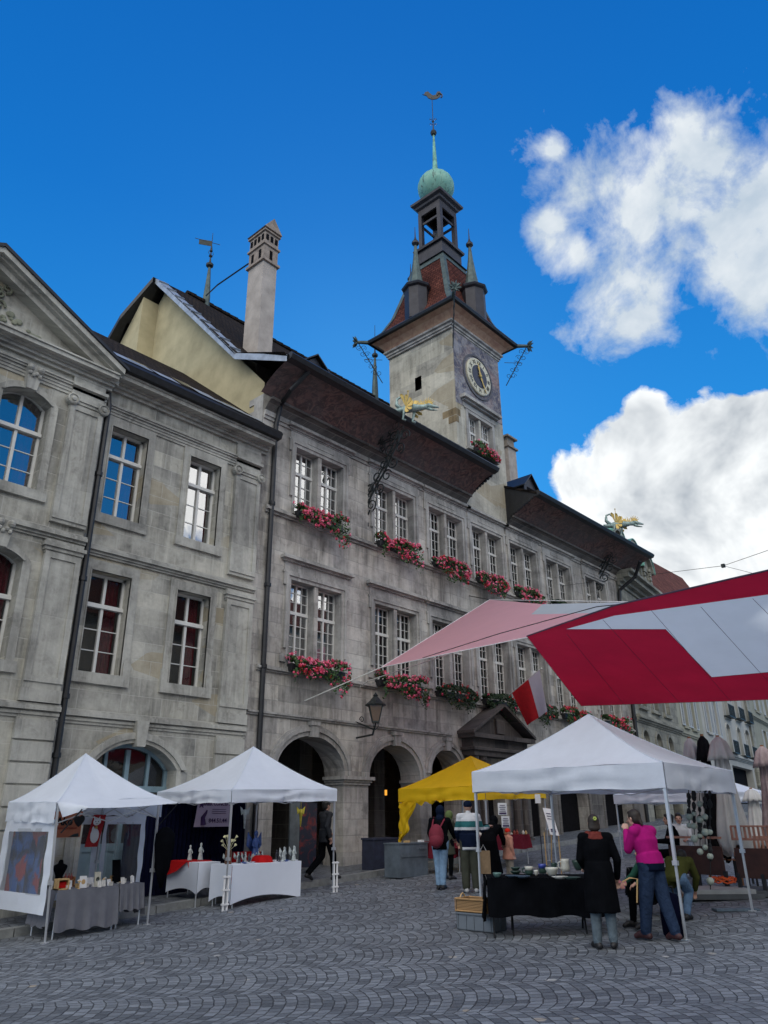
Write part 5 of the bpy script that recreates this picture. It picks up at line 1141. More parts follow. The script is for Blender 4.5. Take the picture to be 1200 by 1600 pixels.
# ================================================================== CANOPIES
def canopy(name, label, cor, zb, hv, zp, mat, legs, sagp=1.35, group=None, top_off=None, legr=.018, valf=1.0, n=12, feet=None):
    """cor: four xy corners, zb: valance bottom z at each, hv: valance height"""
    ctr = sum((Vector((c[0], c[1], 0)) for c in cor), Vector())/4
    r = empty(name, (ctr.x, ctr.y, gz(ctr.x)), label, 'market tent', group)
    top = MB(); val = MB(); pk = Vector((ctr.x, ctr.y, zp)); 
    if top_off: pk += Vector(top_off)
    for i in range(4):
        a = Vector((*cor[i], zb[i]+hv)); b = Vector((*cor[(i+1) % 4], zb[(i+1) % 4]+hv)); vs = []; fs = []
        nu, nr = 12, 14
        for rr in range(nr+1):
            t = rr/nr
            for u in range(nu+1):
                e = a.lerp(b, u/nu); p = e.lerp(pk, t); lin = e.z+(pk.z-e.z)*t
                con = e.z+(pk.z-e.z)*(t**sagp); s = 1-abs(2*u/nu-1); p.z = lin+(con-lin)*1.0+.010*math.sin(u*1.9+i)*(1-t)*s-.012*math.sin(t*16+u*.5)*s*(1-t)-.07*s*math.sin(math.pi*t)*(1-t*.5)
                vs.append(p)
        for rr in range(nr):
            for u in range(nu): q = rr*(nu+1)+u; fs.append((q, q+1, q+nu+2, q+nu+1))
        top.add(vs, fs)
        nrm = Vector((b.y-a.y, a.x-b.x, 0)).normalized(); nu = 40; vs = []; fs = []
        if (a+nrm-Vector((ctr.x, ctr.y, 0))).length < (a-nrm-Vector((ctr.x, ctr.y, 0))).length: nrm = -nrm
        for rr in range(6):
            t = rr/5
            for u in range(nu+1):
                e = a.lerp(b, u/nu); w = math.sin(math.pi*u/nu)
                wr = .028*w*t*(math.sin(u*.9+i*2)+.6*math.sin(u*2.1+t*3)) + .022*w*math.sin(t*9+u*.16+i*1.7+1.2*math.sin(u*.3))
                vs.append(e-Vector((0, 0, hv*t*(1+.03*math.sin(u*.5+i))))+nrm*(.012+wr))
        for rr in range(5):
            for u in range(nu): q = rr*(nu+1)+u; fs.append((q, q+1, q+nu+2, q+nu+1))
        if valf is True or valf == 1.0 or i not in valf: val.add(vs, fs)
    top.build('canopy_top', mat, r, smooth=True); val.build('valance', mat, r, smooth=True)
    m = MB()
    for i in range(4):
        a = Vector((*cor[i], zb[i]+hv)); m.tube([a+Vector((0, 0, .008)), a.lerp(pk, .5)-Vector((0, 0, (pk.z-a.z)*(.5-.5**sagp)-.008)), pk+Vector((0, 0, .01))], .008, 4) if False else None
        P_ = []
        for j in range(15):
            t = j/14; p = a.lerp(pk, t); p.z = a.z+(pk.z-a.z)*t**sagp+.006; P_.append(p)
        m.tube(P_, .007, 4)
    m.build('canopy_seam', mat, r)
    for i in range(4):
        if not legs[i]: continue
        fx, fy = feet[i] if feet and feet[i] else cor[i]
        c_ = Vector((ctr.x-cor[i][0], ctr.y-cor[i][1], 0)).normalized()*.05
        m = MB(); top_p = Vector((*cor[i], zb[i]+hv-.03))+c_; bot = Vector((fx, fy, gz(fx)+(.13 if fy > KY else 0)))+c_
        md = bot.lerp(top_p, .42); m.tube([bot, md], legr, 4); m.tube([md, top_p], legr*1.35, 4); m.obox(bot+Vector((0, 0, .006)), (.05, 0, 0), (0, .05, 0), (0, 0, .006)); m.obox(md, (.035, 0, 0), (0, .035, 0), (0, 0, .03)); m.build('leg', ALU, r)
    m = MB()
    for i in range(4):                                 # scissor frame under the cloth
        a = Vector((*cor[i], zb[i]+hv-.06)); b = Vector((*cor[(i+1) % 4], zb[(i+1) % 4]+hv-.06)); q_ = (Vector((ctr.x, ctr.y, 0))-Vector(((a+b).x/2, (a+b).y/2, 0))).normalized()*.07; a += q_; b += q_; mid = (a+b)/2
        a2, b2 = a-Vector((0, 0, hv*.9)), b-Vector((0, 0, hv*.9)); m2_ = mid-Vector((0, 0, hv*.9)); m.tube([a, m2_], .011, 4); m.tube([a2, mid], .011, 4); m.tube([b, m2_], .011, 4); m.tube([b2, mid], .011, 4)
    m.build('frame', ALU, r)
    return r
# --- first tent on the left with clear side walls
c1 = [(6.42, 13.25), (8.44, 13.25), (8.44, 15.35), (6.51, 15.35)]
zb1 = (1.50, 1.60, 1.64, 1.54)
t1 = canopy('market_tent', 'small white tent at far left with clear plastic side walls and propped front flap', c1, zb1, .33, 2.72, WHITE_T, (1, 1, 1, 1), 1.25, valf=(0,), top_off=(-.1, 0, 0), feet=[(6.51, 13.2), None, None, None])
m = MB()                                                 # propped flap and the pale lining under it
fl0, fl1 = Vector((6.42, 13.25, 1.83)), Vector((8.44, 13.25, 1.93)); nu = 24; vs = []; fs = []
for rr in range(6):
    t = rr/5
    for u in range(nu+1):
        s = u/nu; e = fl0.lerp(fl1, s)+Vector((.0, 0, 0)); o_ = Vector((.02, -.52, -.10)) if s > .1 else Vector((.12, -.52*s/.1-.02, -.24+.14*s/.1))
        vs.append(e+o_*t+Vector((0, 0, -.03*math.sin(s*math.pi)*t)))
for rr in range(5):
    for u in range(nu): q = rr*(nu+1)+u; fs.append((q, q+1, q+nu+2, q+nu+1))
m.add(vs, fs); m.build('front_flap', WHITE_T, t1, smooth=True)
for a, b in ((Vector((6.56, 13.25, 1.35)), Vector((6.62, 12.75, 1.71))), (Vector((8.42, 13.25, 1.45)), Vector((8.46, 12.75, 1.82)))): m = MB(); m.tube([a, b], .012, 5); m.build('flap_strut', METAL_D, t1)
def side_wall(parent, a, b, z0, z1, m0, m1, nm='side_wall', top=.16, bot=.22, sd=.17, bow=0):
    # cloth border round a clear window, from a to b (xy)
    m = MB(); A, B_ = Vector((*a, 0)), Vector((*b, 0)); n = Vector((-(B_-A).y, (B_-A).x, 0)).normalized()
    def Q(s, z): 
        p = A.lerp(B_, s); rip = .007*math.sin(z*14+s*9)+.009*math.sin(s*22+z*5); return Vector((p.x, p.y, z))+n*(rip+bow*math.sin(math.pi*s))
    L = (B_-A).length; S = [0, sd/L*.5, sd/L, .5, 1-sd/L, 1-sd/L*.5, 1]; NZ = 30
    for i in range(6):
        for j in range(NZ):
            za, zb_ = z0+(z1-z0)*j/NZ, z0+(z1-z0)*(j+1)/NZ; inwin = (2 <= i <= 3) and z0+bot < (za+zb_)/2 < z1-top
            if not inwin: m.quad(Q(S[i], za), Q(S[i+1], za), Q(S[i+1], zb_), Q(S[i], zb_))
    o = m.build(nm, m0, parent, smooth=True); g = MB()
    for i in range(8):
        s0_, s1_ = sd/L+(1-2*sd/L)*i/8, sd/L+(1-2*sd/L)*(i+1)/8
        g.quad(Q(s0_, z0+bot-.03), Q(s1_, z0+bot-.03), Q(s1_, z1-top+.03), Q(s0_, z1-top+.03))
    g.build('clear_window', m1, o, smooth=True); return o
side_wall(t1, (6.49, 13.30), (6.49, 15.30), .12, 1.56, WHITE_T, CLEARPVC, top=.17, bot=.30, sd=.24)
side_wall(t1, (6.56, 15.33), (8.40, 15.33), .15, 1.62, WHITE_T, CLEARPVC, top=.14, bot=.15, sd=.13)
side_wall(t1, (8.46, 13.75), (8.46, 15.30), .15, 1.62, WHITE_T, CLEARPVC, top=.14, bot=.22, sd=.16)
# things hung in the first tent
def card(name, c, ax, up, w, h, mat, label=None, cat=None, parent=None, th=.006):
    c, ax, up = Vector(c), Vector(ax).normalized(), Vector(up).normalized(); n = ax.cross(up)
    m = MB(); m.obox(c, ax*w/2, up*h/2, n*th/2); o = m.build(name, mat, parent)
    if label: tag(o, label, cat)
    return o
EX, EZ = Vector((1, 0, 0)), Vector((0, 0, 1))
Yb = 15.24
p = onY(105, 1288, Yb); pw = (onY(129, 1288, Yb)-onY(84, 1288, Yb)).x; ph = onY(105, 1277, Yb).z-onY(105, 1318, Yb).z
sg_ = empty('orange_banner', p, 'orange shop banner with black lettering hung at the back of the left tent', 'banner')
ORG = plain('salmon_orange_print', (.52, .17, .09), .8, var=.08)
card('banner_cloth', p, EX, EZ, pw, ph, ORG, parent=sg_)
text_mesh('lettering', '-Ako\u2665', ph*.42, INK, sg_, frame_M(p+Vector((.03, -.012, ph*.10)), (1, 0, 0), (0, 0, 1)), .002, .006)
text_mesh('small_lettering', 'Bijoux Artisanat', ph*.13, plain('dark_red_ink', (.30, .02, .02), .8), sg_, frame_M(p+Vector((0, -.012, -ph*.14)), (1, 0, 0), (0, 0, 1)), .002)
m = MB(); m.poly([p+Vector((pw*.1, -.012, -ph*.48)), p+Vector((pw*.45, -.012, -ph*.48)), p+Vector((pw*.42, -.012, -ph*.34)), p+Vector((pw*.25, -.012, -ph*.38))], (0, .004, 0)); m.build('printed_motif', plain('grey_green_ink', (.05, .07, .07), .8), sg_)
p = onY(149, 1298, Yb-.03); w = .27; h_ = onY(149, 1276, Yb).z-onY(149, 1326, Yb).z; cat_ = empty('cat_banner', p, 'red banner with a white beckoning cat hung at the back of the left tent', 'banner')
sh = Vector((.10, 0, 0))
m = MB(); q = [p+Vector((-w/2-.05, 0, -h_/2)), p+Vector((w/2-.05, 0, -h_/2)), p+Vector((w/2+.06, 0, h_/2)), p+Vector((-w/2+.06, 0, h_/2))]; m.poly(q, (0, .006, 0)); m.build('banner_cloth', plain('banner_red', (.38, .01, .015), .8), cat_)
m = MB(); m.sph(p+Vector((.0, -.012, h_*.27)), .075, 12, (1.0, .12, .85)); m.sph(p+Vector((-.01, -.01, -h_*.15)), .11, 12, (.85, .10, 1.25)); m.sph(p+Vector((-.06, -.016, h_*.02)), .035, 8, (.8, .1, 2)); m.sph(p+Vector((.065, -.016, h_*.30)), .03, 8, (.8, .1, 1.6))
for s in (-1, 1): m.poly([p+Vector((s*.065, -.014, h_*.30)), p+Vector((s*.025, -.014, h_*.36)), p+Vector((s*.06, -.014, h_*.46))], (0, .006, 0))
m.build('cat_figure', PAPER, cat_)
m = MB()
for s in (-.028, .028): m.sph(p+Vector((s, -.024, h_*.29)), .010, 6, (1, .4, 1))
m.tube([p+Vector((-.02, -.024, h_*.23)), p+Vector((0, -.024, h_*.215)), p+Vector((.02, -.024, h_*.23))], .004, 4); m.build('cat_face', INK, cat_)
m = MB(); m.sph(p+Vector((0, -.026, h_*.10)), .028, 8, (1, .3, 1)); m.build('bell_charm', GOLD, cat_)
# blue and red printed cloth seen through the side window
m_, nt_, b_ = nmat('blue_red_print'); v_ = coord(nt_); a1 = noise_(nt_, v_, 3.2, 3, .5, .8); a2 = noise_(nt_, mapp(nt_, v_, loc=(4, 2, 1)), 2.2, 3, .5, .6)
nt_.links.new(mix(nt_, ramp(nt_, a2, .52, .58), mix(nt_, ramp(nt_, a1, .42, .55), (.008, .014, .05), (.02, .09, .30)), (.26, .03, .05)), b_.inputs['Base Color'])
m = MB()
for i in range(10):
    y0, y1 = 13.9+i*.13, 13.9+(i+1)*.13; m.quad((6.62+.03*(i % 2), y0, .25), (6.62+.03*((i+1) % 2), y1, .25), (6.62+.03*((i+1) % 2), y1, 1.5), (6.62+.03*(i % 2), y0, 1.5))
tag(m.build('printed_cloth', m_), 'blue and red patterned cloth hanging behind the clear side window of the left tent', 'cloth')
# black garment on the right pole of the first tent
g0 = Vector((8.55, 13.2, 1.42)); m = MB()
m.lathe(g0, [(.05, .0), (.12, -.04), (.20, -.12), (.21, -.3), (.17, -.55), (.15, -.72), (.10, -.82), (.03, -1.02)], 12, sy=.5)
ga = tag(m.build('hanging_garment', BLACK, smooth=True), 'black top hung on the right front pole of the left tent', 'clothing')
# ---- tables
def draped_table(name, label, cat, cor, ztop, drops, mat, zone='cloth', legs=ALU, bow=0, stretch=False, h=None):
    """cor: four xy corners counterclockwise; drops: hang length per side"""
    ctr = sum((Vector((c[0], c[1], 0)) for c in cor), Vector())/4
    r = empty(name, (ctr.x, ctr.y, gz(ctr.x)), label, cat)
    m = MB(); P_ = [Vector((*c, ztop)) for c in cor]; m.poly([p-Vector((0, 0, .03)) for p in P_], (0, 0, .022)); m.build('table_top', ALU, r)
    m = MB(); m.quad(*P_)
    for i in range(4):
        if not drops[i]: continue
        a, b = P_[i], P_[(i+1) % 4]; d = drops[i]; n_ = 28; nrm = Vector((b.y-a.y, a.x-b.x, 0)).normalized()
        if nrm.dot(a-Vector((ctr.x, ctr.y, a.z))) < 0: nrm = -nrm
        vs = []; fs = []
        for rr in range(7):
            t = rr/6
            for u in range(n_+1):
                s = u/n_; e = a.lerp(b, s)
                if stretch: dd = d*(1-.17*math.sin(math.pi*s)**.8); off = nrm*(.005-.05*math.sin(math.pi*s)*t)
                else: dd = d*(1+.04*math.sin(s*17+i)); off = nrm*(.01+.05*t+.025*t*math.sin(s*26+i*2)+.012*t*math.sin(s*51))
                vs.append(e+off-Vector((0, 0, dd*t)))
        for rr in range(6):
            for u in range(n_): q = rr*(n_+1)+u; fs.append((q, q+1, q+n_+2, q+n_+1))
        m.add(vs, fs)
    m.build('tablecloth', mat, r, smooth=True)
    for i in range(4):
        p = P_[i]*.92+Vector((ctr.x, ctr.y, ztop))*.08; m = MB(); g_ = gz(p.x)+(.13 if p.y > KY else 0); m.tube([(p.x, p.y, g_), (p.x, p.y, ztop-.03)], .014, 5); m.build('leg', legs, r)
    return r
zt1 = .46
tA = draped_table('stall_table', 'display table under a grey linen cloth in the left tent', 'table', [(6.72, 13.42), (7.85, 13.42), (7.85, 14.25), (6.72, 14.25)], zt1, (.60, .3, 0, .55), GREY_C)
tB = draped_table('stall_table', 'shorter grey draped table beside the right pole of the left tent', 'table', [(7.88, 13.45), (8.36, 13.45), (8.36, 14.2), (7.88, 14.2)], zt1+.03, (.42, .5, 0, .1), GREY_C)
# jewellery stall goods
def bust(name, x, y, z, s, label):
    m = MB(); m.lathe((x, y, z), [(.045*s, 0), (.05*s, .04*s), (.06*s, .16*s), (.10*s, .24*s), (.115*s, .29*s), (.10*s, .31*s), (.045*s, .33*s), (.035*s, .37*s), (.02*s, .385*s)], 14, sy=.55); tag(m.build(name, BLACK, smooth=True), label, 'display bust')
bust('necklace_bust', 7.06, 14.1, zt1, 1.15, 'black velvet necklace bust at the back of the grey jewellery table')
def easel_card(x, y, z, w, h, mat, label, mat2=None, tilt=.2, yaw=0, name='display_card', cat='card'):
    r = empty(name, (x, y, z), label, cat); ax = Vector((math.cos(yaw), math.sin(yaw), 0)); bk = Vector((-math.sin(yaw), math.cos(yaw), 0)); up = (Vector((0, 0, 1))+bk*tilt).normalized(); c = Vector((x, y, z))+up*h/2
    card('board', c, ax, up, w, h, mat, parent=r)
    if mat2: n = ax.cross(up); m = MB(); m.sph(c-bk*.008, min(w, h)*.28, 8, (1, .12, 1.2)); m.build('trinket', mat2, r)
    m = MB(); m.tube([c+bk*.01, Vector((x, y, z))+bk*(h*.45)], .004, 4); m.build('prop', INK, r)
easel_card(7.28, 13.62, zt1, .13, .19, PAPER, 'white card with an amber pendant at the front edge of the grey table', BAMBOO)
easel_card(7.58, 13.68, zt1, .12, .24, plain('frame_cream', (.55, .52, .42), .7), 'cream framed card with a dark oval brooch on the grey table', plain('dark_oval', (.03, .04, .03), .6))
easel_card(7.98, 13.75, zt1+.03, .13, .28, BLACK, 'shorter black jewellery board leaning on the grey table', PAPER if False else None)
easel_card(8.12, 14.0, zt1+.03, .17, .38, BLACK, 'tall black jewellery board behind the shorter one', None)
easel_card(7.62, 14.1, zt1, .22, .13, PAPER, 'white price notice standing at the back of the grey table', None)
r_ = empty('wooden_display_box', (6.86, 13.6, zt1), 'light wooden display box with red lined niche on the grey table', 'box')
m = MB(); m.box(6.76, 6.96, 13.50, 13.66, zt1, zt1+.02); m.box(6.76, 6.78, 13.5, 13.66, zt1, zt1+.15); m.box(6.94, 6.96, 13.5, 13.66, zt1, zt1+.15); m.box(6.76, 6.96, 13.5, 13.66, zt1+.15, zt1+.17); m.box(6.76, 6.96, 13.64, 13.66, zt1, zt1+.15); m.build('shell', BAMBOO, r_)
m = MB(); m.box(6.79, 6.93, 13.55, 13.63, zt1+.03, zt1+.12); m.build('lining', RED_C, r_)
r_ = empty('wooden_rack', (7.22, 14.08, zt1), 'small brown wooden rack with bottles at the back of the grey table', 'rack')
m = MB(); m.box(7.12, 7.33, 14.02, 14.14, zt1, zt1+.02); m.box(7.12, 7.14, 14.02, 14.14, zt1, zt1+.16); m.box(7.31, 7.33, 14.02, 14.14, zt1, zt1+.16); m.box(7.12, 7.33, 14.02, 14.14, zt1+.10, zt1+.12); m.build('shelf', WOOD, r_)
for s in (7.17, 7.23, 7.28): m = MB(); m.lathe((s, 14.08, zt1+.12), [(.02, 0), (.022, .05), (.008, .07), (.008, .1)], 8); m.build('bottle', plain('red_glaze', (.25, .05, .04), .4), r_)
rnd = random.Random(11)
SILV = plain('pale_trinket', (.62, .60, .56), .5, var=.3, scale=30)
tx = ['tiny pale trinket box', 'small white jewellery stand', 'little shell coloured ring dish', 'small silver earring card']
for i in range(40):
    x = 6.80+1.45*(i+.5)/40; y = rnd.uniform(13.47, 14.12); z = zt1+(.03 if x > 7.87 else 0); t = i % 4; m = MB()
    if t == 0: m.box(x-.035, x+.035, y-.025, y+.025, z, z+.05); m.box(x-.037, x+.037, y-.027, y+.027, z+.051, z+.066)
    elif t == 1: m.lathe((x, y, z), [(.03, 0), (.008, .012), (.008, .10), (.035, .105), (.006, .13)], 8)
    elif t == 2: m.lathe((x, y, z), [(.015, 0), (.032, .022), (.028, .022), (.012, .006)], 10)
    else: m.obox((x, y, z+.055), (.036, 0, 0), (0, .014, .052), (0, .003, -.001))
    tag(m.build('trinket', [SILV, BAMBOO, PAPER, SILV][rnd.randint(0, 3)]), tx[t]+' on the grey jewellery table of the left tent', 'trinket', tx[t]+'s on the grey table')
# --- second tent
c2 = [(10.06, 13.27), (12.93, 13.15), (12.95, 16.02), (10.06, 16.0)]
t2 = canopy('market_tent', 'white pavilion tent with a navy backdrop and figurine table, left of the first arch', c2, (1.86, 1.92, 1.94, 1.88), .25, 3.12, WHITE_T, (1, 1, 1, 1), 1.3, top_off=(.12, 0, 0))
for i, (fx, fy) in enumerate(((10.06, 13.27), (12.93, 13.15))):     # white weight sleeves on the front legs
    m = MB(); g_ = gz(fx); 
    for s in (-.045, .045): m.tube([(fx+s+.03, fy+.03, g_+.0), (fx+s+.03, fy+.03, g_+.62)], .022, 6)
    for z in (.1, .35, .58): m.box(fx-.05, fx+.11, fy, fy+.06, g_+z, g_+z+.03)
    m.build('leg_weight', PAPER, t2)
m = MB()
for i in range(40):
    x0_, x1_ = 9.2+i*.055, 9.2+(i+1)*.055; m.quad((x0_, 15.75+.03*(i % 2), .05), (x1_, 15.75+.03*((i+1) % 2), .05), (x1_, 15.75+.03*((i+1) % 2), 1.9), (x0_, 15.75+.03*(i % 2), 1.9))
for i in range(34):
    x0_, x1_ = 11.4+i*.05, 11.4+(i+1)*.05; 
    if x1_ < 12.5: m.quad((x0_, 15.78+.03*(i % 2), .15), (x1_, 15.78+.03*((i+1) % 2), .15), (x1_, 15.78+.03*((i+1) % 2), 2.0), (x0_, 15.78+.03*(i % 2), 2.0))
tag(m.build('backdrop_cloth', NAVY), 'dark navy cloth hung behind the figurine stall', 'backdrop')
p = onY(334, 1270, 15.6); bn = empty('lilac_banner', p, 'lilac printed banner with dark lettering hanging in the second tent', 'banner')
LIL = plain('lilac_print', (.48, .40, .52), .8, var=.05); w, h_ = 1.0, .60
m = MB(); m.poly([p+Vector((-w*.52, 0, -h_/2)), p+Vector((w*.46, 0, -h_/2)), p+Vector((w*.52, 0, h_/2)), p+Vector((-w*.44, 0, h_/2))], (0, .006, 0)); m.build('banner_cloth', LIL, bn)
PUR = plain('purple_ink', (.05, .02, .09), .8)
text_mesh('lettering', 'DARK CONCEPT', .105, PUR, bn, frame_M(p+Vector((.06, -.012, .19)), (1, 0, 0), (0, 0, 1)), .002, .002)
text_mesh('lettering', '844.51.44', .13, PUR, bn, frame_M(p+Vector((.12, -.012, -.17)), (1, 0, 0), (0, 0, 1)), .002, .002)
m = MB()
for i in range(3): m.box(p.x-.05, p.x+.34, p.y-.012, p.y-.008, p.z+.07-i*.045, p.z+.08-i*.045)
m.tube([p+Vector((-.28, -.015, -.26)), p+Vector((-.30, -.015, -.1)), p+Vector((-.22, -.015, .0)), p+Vector((-.2, -.015, .06))], [.07, .05, .03, .015], 6)
for a in range(5): m.tube([p+Vector((-.36, -.014, .18)), p+Vector((-.36+.09*math.cos(a*1.256+.3), -.014, .18+.09*math.sin(a*1.256+.3)))], [.03, .005], 5)
m.build('printed_motif', PUR, bn)
zt2 = .70
tC = draped_table('stall_table', 'long white stretch covered table at the front of the second tent', 'table', [(10.30, 13.42), (12.22, 13.50), (12.22, 14.2), (10.30, 14.12)], zt2, (.72, .70, 0, .70), WHITE_C, stretch=True)
tD = draped_table('stall_table', 'white covered side table at the left of the figurine stall', 'table', [(10.08, 14.25), (10.62, 14.25), (10.62, 15.35), (10.08, 15.35)], zt2+.03, (.58, .5, 0, .60), WHITE_C, stretch=True)
m = MB(); zz = zt2+.034
m.box(10.04, 10.66, 14.6, 15.38, zz, zz+.012); m.quad((10.04, 14.6, zz+.01), (10.04, 15.38, zz+.01), (10.0, 15.38, zz-.30), (10.0, 14.9, zz-.18)); m.poly([(10.04, 14.6, zz+.01), (10.3, 14.59, zz+.01), (10.16, 14.56, zz-.34)], (0, .01, 0)); m.poly([(10.3, 14.59, zz+.01), (10.66, 14.59, zz+.01), (10.5, 14.56, zz-.16)], (0, .01, 0))
tag(m.build('red_cloth', RED_C), 'bright red cloth hanging over the corner of the white side table', 'cloth')
m = MB(); m.lathe((11.35, 13.78, zt2), [(.0, 0), (.24, .0), (.20, .10), (.15, .13), (.0, .14)], 10); tag(m.build('red_cloth', RED_C), 'small red draped stand in the middle of the long white table', 'cloth')
m = MB(); m.box(11.7, 12.3, 14.9, 15.3, .2, zt2+.05); m.box(11.72, 12.28, 14.92, 15.28, zt2+.05, zt2+.16); tag(m.build('red_plinth', RED_C), 'red covered plinth at the back of the figurine stall', 'plinth')
BLUEF = plain('blue_glaze', (.05, .10, .30), .4, var=.4, scale=14); FIGC = plain('pale_glaze', (.45, .50, .50), .45, var=.35, scale=16); FIGD = plain('dark_glaze', (.03, .035, .05), .4, var=.4, scale=12)
def figurine(x, y, z, h, mat, label, group=None, wings=False, name='figurine'):
    m = MB(); m.lathe((x, y, z), [(.20*h, 0), (.17*h, .06*h), (.13*h, .3*h), (.09*h, .5*h), (.12*h, .62*h), (.10*h, .72*h), (.04*h, .78*h), (.08*h, .86*h), (.07*h, .95*h), (.02*h, h)], 10, sy=.8)
    if wings:
        for s in (-1, 1): m.poly([(x+s*.05*h, y+.03, z+.6*h), (x+s*.3*h, y+.05, z+.95*h), (x+s*.34*h, y+.05, z+.5*h), (x+s*.1*h, y+.04, z+.3*h)], (0, .012, 0))
    for s in (-1, 1): m.tube([(x+s*.1*h, y, z+.68*h), (x+s*.17*h, y-.05*h, z+.5*h), (x+s*.08*h, y-.12*h, z+.45*h)], .03*h, 5)
    tag(m.build(name, mat, smooth=True), label, 'figurine', group)
figurine(11.62, 14.35, zt2+.0, .62, BLUEF, 'tall blue hooded lady figurine on the white table', wings=True)
figurine(10.30, 14.9, zt2+.05, .30, FIGC, 'pale figurine on the red cloth, the left one of two'); figurine(10.50, 14.8, zt2+.05, .34, FIGC, 'pale figurine on the red cloth, the right one of two')
m = MB(); m.lathe((10.44, 13.75, zt2), [(.07, 0), (.07, .22), (.06, .26)], 10); v0 = m.build('vase', plain('brown_glaze', (.10, .045, .025), .5)); tag(v0, 'brown vase with pale artificial lilies by the front tent pole', 'vase')
m = MB()
for i in range(9):
    a = i*.7; e = Vector((10.44+.13*math.cos(a), 13.75+.1*math.sin(a), zt2+.33+.08*(i % 3))); m.tube([(10.44, 13.75, zt2+.24), e], .004, 4); m.lathe(e, [(.005, 0), (.022, .03), (.032, .055), (.0, .02)], 6, (math.cos(a), math.sin(a)*.5, .8))
m.build('lilies', plain('cream_petals', (.62, .60, .38), .6, var=.2), v0)
rnd = random.Random(5)
kinds = [('small blue glazed dish', BLUEF), ('small dark dragon figurine', FIGD), ('little pale fairy figurine', FIGC), ('small white trinket tray', PAPER)]
for i in range(40):
    x = 10.55+1.58*(i+.5)/40; y = rnd.uniform(13.55, 14.1); t = i % 4; lab, mt = kinds[t]
    if abs(x-11.35) < .24 and y < 13.98: y = 14.06
    if t in (1, 2): figurine(x, y, zt2+.002, rnd.uniform(.13, .22)*(1.4 if x > 11.85 else 1), mt, lab+' on the long white table', lab+'s on the white table', wings=(t == 2), name='small_figurine')
    else:
        m = MB(); m.lathe((x, y, zt2+.002), [(.03, 0), (.055, .02), (.05, .022), (.02, .008)], 10); tag(m.build('small_dish', mt), lab+' on the long white table', 'dish', lab+'es on the white table')
# hanging ornaments and picture boards under the tent
for px, py, mt, lb2 in ((383, 1272, FIGC, 'pale winged ornament hanging in front of the navy cloth'), (470, 1271, plain('yellow_ribbon', (.6, .5, .05), .6), 'yellow ribbon ornament hanging beside the posters')):
    p = onY(px, py, 14.6); m = MB(); m.tube([(p.x, p.y, 1.95), p], .004, 4); m.lathe(p, [(.02, .1), (.05, .02), (.03, -.1), (.01, -.3)], 8)
    for s in (-1, 1): m.poly([p+Vector((0, 0, .05)), p+Vector((s*.14, 0, .16)), p+Vector((s*.1, 0, -.02))], (0, .01, 0))
    tag(m.build('hanging_ornament', mt), lb2, 'ornament')
m = MB(); p = onY(458, 1290, 15.4); m.box(p.x-.02, p.x+.0, 15.3, 15.4, 0, 2.0); q0, q1 = onY(452, 1290, 15.45), onY(462, 1290, 15.45)
m = MB(); m.box(q0.x-.0, q0.x+.32, 15.42, 15.47, .12, 1.95); tag(m.build('screen_wall', plain('grey_panel', (.10, .115, .12), .8)), 'plain grey display panel at the right rear of the second tent', 'panel')
m_, nt_, b_ = nmat('dark_poster_print'); v_ = coord(nt_); a1 = noise_(nt_, v_, 3.5, 5, .6, 1)
nt_.links.new(mix(nt_, ramp(nt_, a1, .5, .62), (.012, .015, .03), (.15, .02, .02)), b_.inputs['Base Color'])
m = MB(); q0, q1 = onY(468, 1290, 15.9), onY(494, 1290, 15.9); m.box(q0.x, q1.x, 15.88, 15.93, .4, 1.95); tag(m.build('poster_board', m_), 'dark red and blue poster board behind the walking man', 'poster')
# --- yellow tent by the portal
c3 = [(13.95, 12.25), (17.1, 12.0), (17.4, 15.0), (14.3, 15.2)]
Yc0 = onY(623, 1253, 12.25)
Yc0 = onY(623, 1253, 15.1)
t3 = canopy('market_tent', 'yellow pavilion tent in front of the third arch with a rolled side wall', [(Yc0.x, 12.1), (Yc0.x+3, 12.1), (Yc0.x+3, 15.1), (Yc0.x, 15.1)], (1.98, 2.06, 2.08, Yc0.z), .34, 3.22, YELLOW_T, (1, 1, 1, 1), 1.15)
m = MB(); n = 20; fx, fy, fz = Yc0.x, 15.1, Yc0.z; vs = []; fs = []
for rr in range(n+1):
    t = rr/n
    for u in range(9):
        s = u/8; wd = .42*(1-t)**1.3+.07+.05*math.sin(t*13); vs.append((fx+.05*math.sin(u*2.3+t*4), fy-(s*wd*1.3+.02*math.sin(t*20+u)), fz-.02-t*1.18))
for rr in range(n):
    for u in range(8): q = rr*9+u; fs.append((q, q+1, q+10, q+9))
m.add(vs, fs)
vs = []; fs = []
for rr in range(5):
    for u in range(25): s = u/24; vs.append((fx+.03*math.sin(u+rr), fy-s*1.8, fz+.02-rr/4*(.17*(1-s)+.05*math.sin(u*1.3))))
for rr in range(4):
    for u in range(24): q = rr*25+u; fs.append((q, q+1, q+26, q+25))
m.add(vs, fs); m.build('rolled_side_wall', YELLOW_T, t3, smooth=True)
MARO = plain('maroon_cloth', (.13, .015, .025), .9, var=.2, scale=4)
draped_table('stall_table', 'maroon draped table under the yellow tent in front of the arch', 'table', [(16.55, 13.05), (17.5, 13.0), (17.55, 13.75), (16.6, 13.8)], .98, (.38, .2, 0, .38), MARO)
draped_table('stall_table', 'long maroon table with small goods in front of the portal', 'table', [(17.0, 12.1), (19.6, 12.3), (19.6, 13.0), (17.0, 12.9)], 1.12, (.36, .2, 0, .3), MARO)
rnd = random.Random(8)
